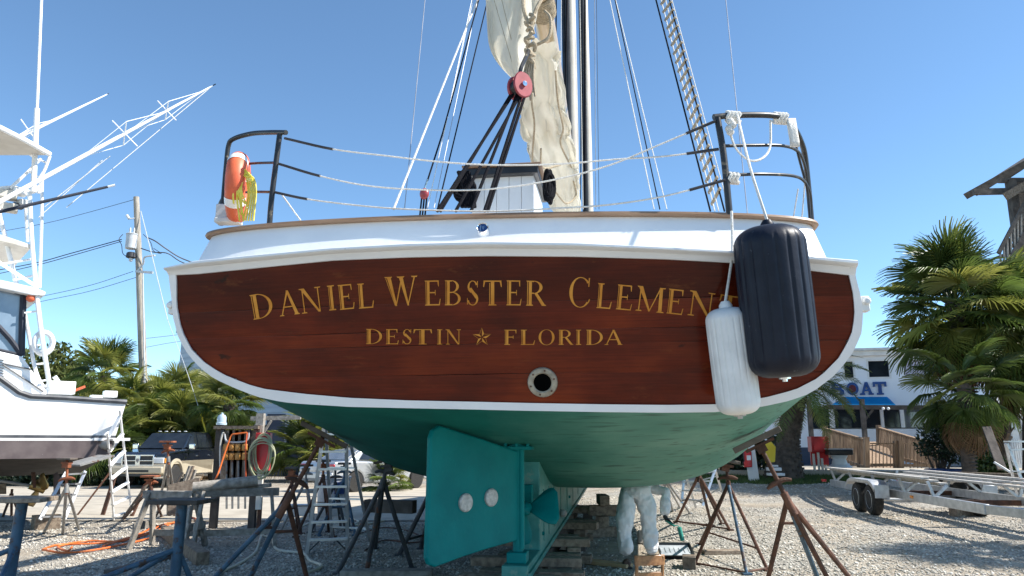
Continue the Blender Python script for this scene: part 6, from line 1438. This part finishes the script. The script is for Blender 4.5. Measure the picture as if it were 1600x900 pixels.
leafy('broadleaf_tree', 'dark leafy tree in the gap between the yacht and the bushy palm', 'tree', base_of(125, 34), lob([(120,640,34,1.1),(150,655,34,1.0),(95,660,34,1.2),(185,650,35,1.0),(60,660,35,1.2)]), 3400, 'leaf_green', .12, .14, 3)
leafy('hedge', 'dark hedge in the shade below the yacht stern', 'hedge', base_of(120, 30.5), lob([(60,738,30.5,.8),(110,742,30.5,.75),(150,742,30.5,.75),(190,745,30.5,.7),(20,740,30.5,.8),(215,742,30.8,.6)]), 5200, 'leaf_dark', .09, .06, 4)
leafy('thicket', 'olive undergrowth filling the gaps between the left palms', 'bush', base_of(270, 41), lob([(240,655,41,1.3),(290,650,41,1.4),(335,655,41,1.3),(375,672,40,1.0),(200,655,40,1.3),(310,632,42,1.0)]), 4200, 'leaf_olive', .15, .1, 5)
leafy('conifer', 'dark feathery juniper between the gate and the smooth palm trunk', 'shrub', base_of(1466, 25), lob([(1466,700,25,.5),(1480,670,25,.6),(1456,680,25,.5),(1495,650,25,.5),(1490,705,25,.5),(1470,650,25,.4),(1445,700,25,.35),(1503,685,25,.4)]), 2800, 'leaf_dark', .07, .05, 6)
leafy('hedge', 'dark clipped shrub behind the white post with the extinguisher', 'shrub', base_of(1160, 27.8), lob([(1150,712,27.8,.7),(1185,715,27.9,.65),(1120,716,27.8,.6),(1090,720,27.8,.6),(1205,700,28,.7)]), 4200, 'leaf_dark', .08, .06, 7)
leafy('shrub', 'low green shrub at the foot of the smooth palm trunk', 'shrub', base_of(1548, 23.4), lob([(1548,725,23.4,.42),(1535,735,23.4,.35),(1565,735,23.4,.4)]), 1600, 'leaf_green', .07, .03, 8)
def turf():
    mb = MB(); rng = np.random.default_rng(9)
    for _ in range(9000):
        x = 6.2+rng.random()*7.2; y = 25.0+rng.random()*1.9+(.15*math.sin(x*2)); z = gz(x, y); h = .05+.09*rng.random(); dx, dy = rng.normal(size=2)*.04
        mb.add([(x-.012,y,z),(x+.012,y,z),(x+dx,y+dy,z+h)], [(0,1,2)])
    o = obj('grass', mb, 'grass', None, False); tag(o, 'strip of short green grass round the date palm', 'grass', kind='stuff')
turf()

# ------------------------------------------------------------ the restaurant, its ramp and what stands before it
def restaurant():
    Y0 = 38.; a = W(1235, 640, Y0); b = W(1462, 640, 36.4); d = V((b.x-a.x, b.y-a.y, 0)).normalized(); n = V((d.y, -d.x, 0)); o = V((a.x, a.y, 0)) - d*5
    t = thing('restaurant', 'white two storey waterfront restaurant with a blue awning behind the palms', 'building', o)
    M_ = Matrix((d, -n, V((0,0,1)))).transposed()
    def pos(px, py, off=0.):
        r = ray(px, py); q = o+n*off; return EYE + r*((q-EYE).dot(n)/r.dot(n))
    def loc(px, py): p = pos(px, py)-o; return p.dot(d), p.z
    def bx(nm, x0, x1, z0, z1, off, dep, m, par=t, bevel=0): mb = MB(); mb.box(o+d*((x0+x1)/2)+n*(off-dep/2)+V((0,0,(z0+z1)/2)), (x1-x0, dep, z1-z0), M=M_); return obj(nm, mb, m, par, smooth=False, bevel=bevel)
    zr = loc(1350,556)[1]; zf = loc(1350,549)[1]; L_ = 22; zm = loc(1350,634)[1]; zg = .4; zs = loc(1350,700)[1]
    # wall with the window openings left open, glass set back in them
    wins = [(*[loc(x, 575)[0] for x in (1318,1334)], 'glass_dark'), (*[loc(x, 575)[0] for x in (1356,1390)], 'glass_dark'), (*[loc(x, 575)[0] for x in (1411,1446)], 'blind_lilac'), (*[loc(x, 575)[0] for x in (1466,1500)], 'blind_lilac')]
    z0, z1 = loc(1370,590)[1], loc(1370,563)[1]
    bx('wall', 0, L_, zm, z0, 0, .25, 'wall_white'); bx('wall', 0, L_, z1, zr, 0, .25, 'wall_white')
    xs = [0] + [v for w_ in wins for v in w_[:2]] + [L_]
    for i in range(0, len(xs), 2): bx('wall', xs[i], xs[i+1], z0, z1, 0, .25, 'wall_white')
    for x0, x1, m in wins:
        g = bx('window', x0, x1, z0, z1, -.10, .03, m)
        for q in ((x0-.05,x0+.03,z0-.05,z1+.05),(x1-.03,x1+.05,z0-.05,z1+.05)): bx('frame', *q, .02, .12, 'white_trim', g)
        for q in ((x0+.032,x1-.032,z0-.05,z0+.03),(x0+.032,x1-.032,z1-.03,z1+.05)): bx('frame', *q, .018, .12, 'white_trim', g)
    bx('fascia', -.2, L_, zr-.02, zf, .25, .5, 'white_trim', bevel=.02); bx('roof', -.3, L_, zf, zf+.12, .4, 9, 'dull_white')
    bx('side_block', 0, L_, zg, zr-.03, -.6, 8, 'wall_white')
    # ground floor: sill wall, posts and glazing
    bx('sill_wall', 0, L_, zg, loc(1400,670)[1], -.02, .25, 'wall_white')
    zb = loc(1400,668)[1]; zt_ = loc(1400,637)[1]
    px = [1238, 1262, 1296, 1304, 1333, 1376, 1381, 1407, 1413, 1442, 1448, 1478, 1484, 1520]
    for i in range(1, len(px)-1, 1):
        x0, x1 = loc(px[i],650)[0], loc(px[i+1],650)[0]
        if px[i+1]-px[i] > 12: 
            g = bx('window', x0, x1, zb, zt_, -.14, .03, 'glass_grey' if px[i] in (1413,) else 'glass_dark'); bx('blind', x0+.03, x1-.03, zb+.2*(zt_-zb), zt_-.02, -.19, .02, 'grey_steel', g)
        else: bx('window_post', x0, x1, zb, zt_, -.02, .2, 'white_trim')
    bx('wall_panel', loc(1235,650)[0]-3, loc(1262,650)[0], loc(1250,699)[1], zm, .03, .1, 'wall_white'); bx('base_wall', 0, loc(1300,700)[0], zg, loc(1250,699)[1], .02, .12, 'wall_navy')
    # awning and the dark porch beam
    aw = [(1318,620,0.02),(1386,620,0.02),(1399,632,.9),(1300,632,.9)]; q = [pos(x, y, f) for x, y, f in aw]; mb = MB(); mb.prism(q, V((0,0,-.05))); obj('awning', mb, 'awning_blue', t, smooth=False)
    mb = MB(); mb.prism([q[1]+V((0,0,-.055)), q[2]+V((0,0,-.055)), q[2]+V((0,0,-.055))-n*.8], d*.04); obj('awning_end', mb, 'awning_blue', t, smooth=False)
    mb = MB(); mb.beam(pos(1290,636,1.2), pos(1460,637,1.2), .16, .2); obj('porch_beam', mb, 'dark_timber', t)
    for x in (1264, 1347, 1351): 
        if x == 1351: continue
        p = pos(x, 632, 1.2); mb = MB(); mb.beam(V((p.x,p.y,.35)), p+V((0,0,.25)), .18, .18); obj('porch_post', mb, 'dark_timber', t)
    mb = MB(); mb.beam(pos(1350,658,1.2), pos(1364,640,1.2), .08, .1); obj('porch_brace', mb, 'dark_timber', t)
    for x in (1380, 1388): mb = MB(); mb.ball(pos(x, 638.5, 1.4), .07, 8); obj('porch_light', mb, 'white_metal', t)
    # sign letters, 0.75 m high, standing proud of the wall
    zl0, zl1 = loc(1360,617)[1], loc(1360,597)[1]; h = zl1-zl0
    def sign(nm, polys, px0, px1, m='sign_blue'):
        x0, x1 = loc(px0,607)[0], loc(px1,607)[0]; mb = MB()
        for k, pl in enumerate(polys): mb.prism([o+d*lerp(x0, x1, u)+n*(.03+.001*k)+V((0,0,zl0+v*h)) for u, v in pl], n*.06)
        return obj(nm, mb, m, t, smooth=False)
    ring = lambda n_, r0, r1, a0, a1: [[(.5+.5*r0*math.cos(p), .5+.5*r0*math.sin(p)), (.5+.5*r0*math.cos(q_), .5+.5*r0*math.sin(q_)), (.5+.5*r1*math.cos(q_), .5+.5*r1*math.sin(q_)), (.5+.5*r1*math.cos(p), .5+.5*r1*math.sin(p))] for p, q_ in zip(np.linspace(a0, a1, n_+1), np.linspace(a0, a1, n_+1)[1:])]
    sign('letter', [[(.05,0),(.35,0),(.35,1),(.05,1)], [(.0,0),(.4,0),(.4,.15),(.0,.15)], [(.0,.85),(.4,.85),(.4,1),(.0,1)], [(.35,.85),(.75,.85),(.9,.75),(.9,.6),(.75,.5),(.35,.5),(.35,.6),(.62,.62),(.65,.72),(.35,.76)], [(.35,.15),(.65,.15),(.65,.35),(.35,.4),(.35,.5),(.8,.5),(.95,.38),(.95,.12),(.8,0),(.35,0)]], 1298, 1319)
    sg_ = sign('letter', ring(20, 1.0, .62, 0, 2*PI), 1322, 1341)
    x0, x1 = loc(1322,607)[0], loc(1341,607)[0]; mb = MB(); mb.prism([o+d*((x0+x1)/2+(x1-x0)*.305*math.cos(a))+n*.035+V((0,0,zl0+h*(.5+.305*math.sin(a)))) for a in np.linspace(0, 2*PI, 25)[:-1]], n*.03); obj('letter_centre', mb, 'sign_maroon', sg_, smooth=False)
    sign('letter', [[(.10,.05),(.28,.05),(.55,.9),(.40,1)], [(.40,1),(.60,1),(.92,.05),(.70,.05)], [(.25,.28),(.78,.28),(.74,.42),(.29,.42)], [(0,0),(.36,0),(.36,.13),(0,.13)], [(.62,0),(1,0),(1,.13),(.62,.13)]], 1343, 1364)
    sign('letter', [[(.37,.05),(.63,.05),(.63,.95),(.37,.95)], [(0,.82),(1,.82),(1,1),(0,1)], [(0,.62),(.16,.62),(.16,.9),(0,.9)], [(.84,.62),(1,.62),(1,.9),(.84,.9)], [(.25,0),(.75,0),(.75,.13),(.25,.13)]], 1364, 1385)
    return o, d, n, pos
ro, rd_, rn, rpos = restaurant()
def annex():
    a = W(1560, 640, 33); t = thing('annex', 'small white porch building half hidden at the right edge', 'building', V((a.x, 33, 0)))
    mb = MB(); mb.prism([W(1556,618,33), W(1640,630,32.4), W(1640,645,32.2), W(1556,636,32.8)], V((.3,3.5,.1))); obj('roof', mb, 'white_trim', t, smooth=False)
    for x in (1580, 1596): p = W(x, 640, 32.9); mb = MB(); mb.box((p.x, 32.95, p.z/2+.2), (.28,.28,p.z-.4)); obj('post', mb, 'white_trim', t)
    mb = MB(); mb.box((a.x+1.6, 35, 1.5), (4.5,.2,3.0)); obj('wall', mb, 'dark_timber', t)
    for k in range(8): p = W(1572+k*3.4, 672, 32.6); mb = MB(); mb.box((p.x, 32.6, 1.25), (.04,.04,1.0)); obj('baluster', mb, 'white_trim', t)
    mb = MB(); mb.beam(W(1570,676,32.6), W(1602,670,32.6), .06, .06); obj('rail', mb, 'white_trim', t)
annex()
def railing(label, a_t, b_t, a_b, b_b, n, name='ramp_railing', w_=.085, posts=(0, 1), group=None, gaps=.5):
    t = thing(name, label, 'railing', V((a_b.x, a_b.y, min(a_b.z, b_b.z))), 0, group); rnd = random.Random(n)
    mb = MB(); mb.beam(a_t, b_t, .14, .045); obj('handrail', mb, 'picket_wood', t)
    for k in range(n):
        f = (k+.5)/n; p = lerp(a_t, b_t, f)-V((0,0,.03)); q = lerp(a_b, b_b, f); mb = MB(); mb.beam(q+V((0,0,rnd.uniform(-.03,.03))), p, w_, .025, (b_t-a_t).normalized()); obj('picket', mb, 'picket_wood', t)
    mb = MB(); mb.beam(lerp(a_b, a_t, .1), lerp(b_b, b_t, .1), .05, .10); obj('stringer', mb, 'picket_wood', t)
    for f in posts: p = lerp(a_t, b_t, f); q = lerp(a_b, b_b, f); mb = MB(); mb.beam(V((q.x, q.y, gz(q.x, q.y)-.05)), p+V((0,0,.10)), .17, .17); obj('post', mb, 'picket_wood', t)
    return t
railing('left picket railing of the wooden ramp, sloping down to the right', W(1289,669,33.5), W(1354,687,30), W(1289,712,33.5), W(1354,735,30), 24)
railing('low picket gate across the foot of the ramp', W(1360,693,30.0), W(1400,693,29.8), W(1360,730,30.0), W(1400,730,29.8), 7, 'ramp_gate', .05, (1,))
railing('right picket railing of the wooden ramp, behind the gate', W(1373,668,34), W(1462,694,30), W(1373,712,34), W(1462,733,30), 26)
railing('short picket railing right of the gate post', W(1407,693,29.7), W(1455,694,29.5), W(1407,731,29.7), W(1455,731,29.5), 8, 'ramp_railing', .05, (0,))
mb = MB(); mb.prism([W(1356,731,30.2), W(1402,731,30.0), W(1384,690,34.5), W(1345,690,35)], V((0,0,-.12))); solo('ramp_deck', mb, 'picket_wood', 'sloping timber deck of the ramp seen through the gate', 'ramp', smooth=False)

def red_cabinet():
    c = W(1279, 705, 27.6); t = thing('utility_cabinet', 'red metal cabinet with grey pipes below it beside the date palm', 'cabinet', V((c.x, 27.6, gz(c.x,27.6))))
    a, b = W(1264,682,27.6), W(1293,706,27.6); mb = MB(); mb.box(((a.x+b.x)/2, 27.6, (a.z+b.z)/2), (b.x-a.x,.4,a.z-b.z)); bo_ = obj('box', mb, 'red_box', t, bevel=.02)
    mb = MB(); mb.box(((a.x+b.x)/2-.05, 27.385, (a.z+b.z)/2), (b.x-a.x-.2,.03,a.z-b.z-.1)); dr = obj('door', mb, 'red_box', bo_, bevel=.01)
    a, b = W(1266,706,27.75), W(1295,726,27.75); mb = MB(); mb.box(((a.x+b.x)/2, 27.75, (a.z+b.z)/2), (b.x-a.x,.06,a.z-b.z)); obj('back_board', mb, 'red_box', t)
    for x, y0 in ((1271,709),(1278,707),(1284,716),(1290,727)): p = W(x, y0, 27.55); mb = MB(); mb.tube([V((p.x,27.55,.45)), p], .045, 10); obj('pipe', mb, 'pvc', t)
red_cabinet()
def capstan():
    c = W(1313, 737, 27.2); c.z = gz(c.x, 27.2)+.27; t = thing('winch_drum', 'white flared winch pedestal with a black top on the sidewalk', 'winch', c)
    mb = MB(); mb.lathe([(.42,0),(.38,.05),(.26,.12),(.22,.28),(.28,.40),(.30,.42),(.001,.43)], 20, c); obj('pedestal', mb, 'white_trim', t)
    mb = MB(); mb.box(c+V((0,0,.52)), (.8,.5,.18)); obj('motor', mb, 'black_plastic', t, bevel=.03); mb = MB(); mb.box(c+V((0,-.02,.63)), (.9,.3,.03)); obj('bar', mb, 'grey_can', t)
capstan()
def table():
    c = W(1480, 735, 24.2); t = thing('round_table', 'low round blue topped table beside the juniper', 'table', V((c.x, 24.2, gz(c.x,24.2))))
    mb = MB(); mb.lathe([(.001,-.08),(.42,-.06),(.62,-.02),(.64,.03),(.60,.05),(.001,.03)], 28, c); obj('top', mb, 'blue_plastic', t)
    mb = MB(); mb.lathe([(.28,0),(.24,.06),(.12,.12),(.11,max(.2, c.z-gz(c.x,24.2)-.12)),(.2,max(.25, c.z-gz(c.x,24.2)-.06))], 18, V((c.x,24.2,gz(c.x,24.2)))); obj('pedestal', mb, 'dark_steel', t)
table()
def extinguisher():
    c = W(1166, 716, 25.6); g = gz(c.x, 25.6); t = thing('extinguisher_post', 'white post standing on the grass beyond the braced jack stand', 'post', V((c.x+.1, 25.6, g)))
    p = W(1172, 694, 25.6); q = W(1172, 748, 25.6); mb = MB(); mb.beam(V((c.x+.22,25.62,g)), V((c.x+.12,25.62,p.z)), .32, .10, V((0,1,0))); obj('post', mb, 'white_trim', t)
    c.y -= .16; t2 = thing('fire_extinguisher', 'red fire extinguisher hung on the white post', 'fire extinguisher', c)
    mb = MB(); mb.lathe([(.11,-.28),(.13,-.26),(.13,.18),(.09,.27),(.035,.30),(.035,.36)], 18, c); obj('bottle', mb, 'red_box', t2); mb = MB(); mb.box(c+V((.03,0,.38)), (.14,.05,.05)); obj('handle', mb, 'black_plastic', t2)
    mb = MB(); mb.box(c+V((0,-.125,.02)), (.13,.02,.15)); obj('label', mb, 'dull_white', t2); mb = MB(); mb.tube(curve([c+V((-.03,-.03,.36)), c+V((-.15,-.06,.2)), c+V((-.14,-.08,-.1))], 4), .015, 6); obj('hose', mb, 'black_plastic', t2)
extinguisher()
mb = MB(); q = [W(1196,724,25.2), W(1211,722,25.4), W(1212,698,25.4), W(1204,689,25.3), W(1193,696,25.2)]; mb.prism(q, V((.12,.35,0))); solo('yellow_locker', mb, 'yellow_paint', 'yellow peaked locker against the date palm trunk', 'locker', smooth=False, bevel=.02)
c = W(1209, 733, 25.0); mb = MB(); mb.box(c, (.40,.3,.10)); mb.box(c+V((.05,0,-.16)), (.48,.34,.08)); mb.box(c+V((0,0,.10)), (.24,.2,.06)); solo('stacked_boxes', mb, 'dull_white', 'pale stacked trays below the yellow locker', 'trays', bevel=.01)
for lab, a, b, m in (('long brown edging timber below the smooth palm trunk', (1489,741,21.5), (1590,744,21.0), 'old_timber'), ('shorter edging timber in front of the long one', (1530,748,20.6), (1600,752,20.2), 'old_timber')): timber(lab, W(*a), W(*b), .2, .13, m)
timber('grey board leaning against the palm at the right edge', W(1566,734,20.5), W(1541,667,21.2), .22, .05, 'dark_timber', name='leaning_board', cat='board')
timber('pale broken plank lying below the leaning grey board', W(1553,722,20.4), W(1579,738,20.2), .15, .05, 'dull_white')
timber('thick short timber on the gravel in front of the far trailer wheels', G(1490,807)+V((0,0,.09)), G(1548,803)+V((0,0,.09)), .2, .18, 'old_timber')

# ------------------------------------------------------------ boat trailer
def trailer():
    o = V((9.35, 18.3, 0)); t = thing('boat_trailer', 'empty galvanised twin axle boat trailer with carpeted bunks', 'boat trailer', o, math.atan2(-1, -.115)+PI/2)
    X1 = XF[t.name]; XI = X1.inverted()                       # local: -y runs towards the camera
    def ob(n, mb, m, par=None, **k): return obj(n, mb, m, par or t, world=False, **k)
    for s_ in (-1, 1):
        mb = MB(); mb.beam((s_*.78, 4.0, .50), (s_*.78, -5.0, .50), .09, .17); ob('frame_rail', mb, 'galvanised', bevel=.008)
        mb = MB(); mb.beam((s_*.78, -4.9, .50), (s_*.1, -7.6, .50), .10, .15); ob('tongue_rail', mb, 'galvanised', bevel=.008)
        for k in range(3):
            mb = MB(); mb.beam((s_*(.50+.17*k), 4.2 if s_ < 0 else 2.4, .80+.055*k), (s_*(.50+.17*k), -2.7 if s_ < 0 else -4.9, .80+.055*k), .165, .045); ob('bunk_board', mb, 'bunk_grey', bevel=.006)
        for y in (3.6, 2.0, .3, -1.4, -2.9):
            mb = MB(); mb.beam((s_*.78, y, .55), (s_*.52, y, .78), .06, .05); mb2 = MB(); mb2.beam((s_*.78, y, .55), (s_*.88, y, .86), .06, .05); ob('bunk_bracket', mb, 'galvanised'); ob('bunk_bracket', mb2, 'galvanised')
        for y in (.45, -.45):
            M_ = Matrix.Rotation(-PI/2*s_, 3, 'X').to_3x3(); M_ = Matrix.Rotation(PI/2*s_, 3, 'Y'); r_ = .345
            mb = MB(); mb.lathe([(r_*.55,-.11),(r_*.88,-.115),(r_,-.07),(r_,.07),(r_*.88,.115),(r_*.60,.11)], 26, (s_*1.12, y, r_), M_); w_ = ob('wheel', mb, 'tyre')
            mb = MB(); mb.lathe([(r_*.62,.10),(r_*.56,.115),(r_*.50,.05),(.10,.06),(.07,.10),(.001,.11)], 24, (s_*1.12, y, r_), M_); ob('rim', mb, 'galvanised', w_)
            for k in range(5):
                a = k*2*PI/5; mb = MB(); mb.box(V((s_*1.19, y+.12*math.cos(a), r_+.12*math.sin(a))), (.02,.055,.055)); ob('rim_slot', mb, 'black_plastic', w_)
        rows = []
        for a in np.linspace(0, 1, 17):
            y = lerp(1.0, -1.0, a); z = .62+.16*min(1, min(a, 1-a)*6)**.5; rows.append([V((s_*.96, y, z)), V((s_*1.28, y, z)), V((s_*1.29, y, z-.08))])
        mb = MB(); mb.grid(rows); f = ob('mudguard', mb, 'galvanised'); f.modifiers.new('solid', 'SOLIDIFY').thickness = .012
        mb = MB(); mb.box((s_*1.12, -1.02, .55), (.30,.02,.28)); ob('mud_flap', mb, 'galvanised'); mb = MB(); mb.box((s_*.835,-1.9,.50), (.02,.14,.06)); ob('marker_light', mb, 'amber'); mb = MB(); mb.box((s_*1.0,3.95,.56), (.13,.05,.07)); ob('tail_light', mb, 'tail_red')
    for y in (3.9, .0, -3.0, -4.8): mb = MB(); mb.beam((-.735, y, .47), (.735, y, .47), .09, .10); ob('cross_member', mb, 'rust' if y in (0.,-3.0) else 'galvanised')
    for y in (.45, -.45): mb = MB(); mb.tube([(-1.0,y,.345),(1.0,y,.345)], .04, 10); ob('axle', mb, 'galvanised')
    mb = MB(); mb.box((.35,-6.3,.22), (.3,.35,.42)); ob('tongue_block', mb, 'grey_timber')
trailer()

# ------------------------------------------------------------ timber lookout on the right
def lookout():
    Y = 27.; t = thing('lookout_tower', 'dark timber lookout with a sloping roof and stair rising at the right edge', 'lookout', V((W(1583,690,Y).x, Y, .5)))
    def pr(n, pts, vec, m='dark_timber', par=t): mb = MB(); mb.prism([V(p) for p in pts], V(vec)); return obj(n, mb, m, par, smooth=False)
    far = W(1508,306,Y+3.2); b0 = W(1600,247,Y+3.2); dd = (b0-far).normalized(); a = far-V((0,4.3,0)); b = a+dd*4.6; d = b-a; u = V((-d.z,0,d.x)).normalized()
    for k in range(9):
        mb = MB(); p = a+V((0,.02+k*.46,0)); mb.beam(p, p+d, .43, .06, u); obj('roof_board', mb, 'dark_timber', t)
    mb = MB(); mb.beam(a+V((0,-.25,0))-u*.03, a+V((0,4.3,0))-u*.03, .05, .26, u); obj('fascia', mb, 'dark_timber', t)
    mb = MB(); mb.beam(a+V((0,-.24,0))-u*.04, b+V((0,-.24,0))-u*.04, .05, .2, u); obj('barge_board', mb, 'dark_timber', t)
    for y in (0, 2.0, 3.9): mb = MB(); p = a+V((0,y,0))-u*.14; mb.beam(p+d*.03, p+d, .09, .2, u); obj('rafter', mb, 'dark_timber', t)
    z1 = W(1578,300,Y).z
    for x, y in ((1580,Y), (1650,Y), (1590,Y+3)): p = W(x, 290, y); mb = MB(); mb.beam(V((p.x, y, .3)), V((p.x, y, p.z+.2)), .28, .28); obj('post', mb, 'pole_wood' if False else 'dark_timber', t)
    mb = MB(); mb.beam(W(1521,300,Y), W(1660,297,Y), .14, .22); obj('tie_beam', mb, 'dark_timber', t); mb = MB(); mb.beam(W(1571,307,Y-.3), W(1640,268,Y-.3), .12, .28); obj('brace', mb, 'old_timber', t); mb = MB(); mb.beam(W(1560,282,Y), W(1640,282,Y), .12, .18); obj('tie_beam', mb, 'dark_timber', t)
    # stair flight with balusters
    s0, s1 = W(1556,420,Y-.5), W(1625,290,Y-.5); r0, r1 = W(1560,396,Y-.5), W(1625,272,Y-.5)
    mb = MB(); mb.beam(r0, r1, .09, .12); obj('stair_rail', mb, 'dark_timber', t)
    lo0, lo1 = W(1562,440,Y-.5), W(1625,330,Y-.5); mb = MB(); mb.beam(lo0, lo1, .07, .3); obj('stringer', mb, 'dark_timber', t)
    for k in range(12): f = (k+.5)/12; mb = MB(); mb.beam(lerp(lo0, lo1, f), lerp(r0, r1, f), .05, .04); obj('baluster', mb, 'grey_timber', t)
    for k in range(8): f = (k+.5)/8; mb = MB(); mb.box(lerp(lo0, lo1, f)+V((0,.6,0)), (.3,1.1,.05)); obj('tread', mb, 'dark_timber', t)
    p = W(1574,382,Y-.4); mb = MB(); mb.beam(V((p.x,Y-.4,2)), V((p.x,Y-.4,p.z+.2)), .14, .14); obj('newel', mb, 'dark_timber', t)
lookout()
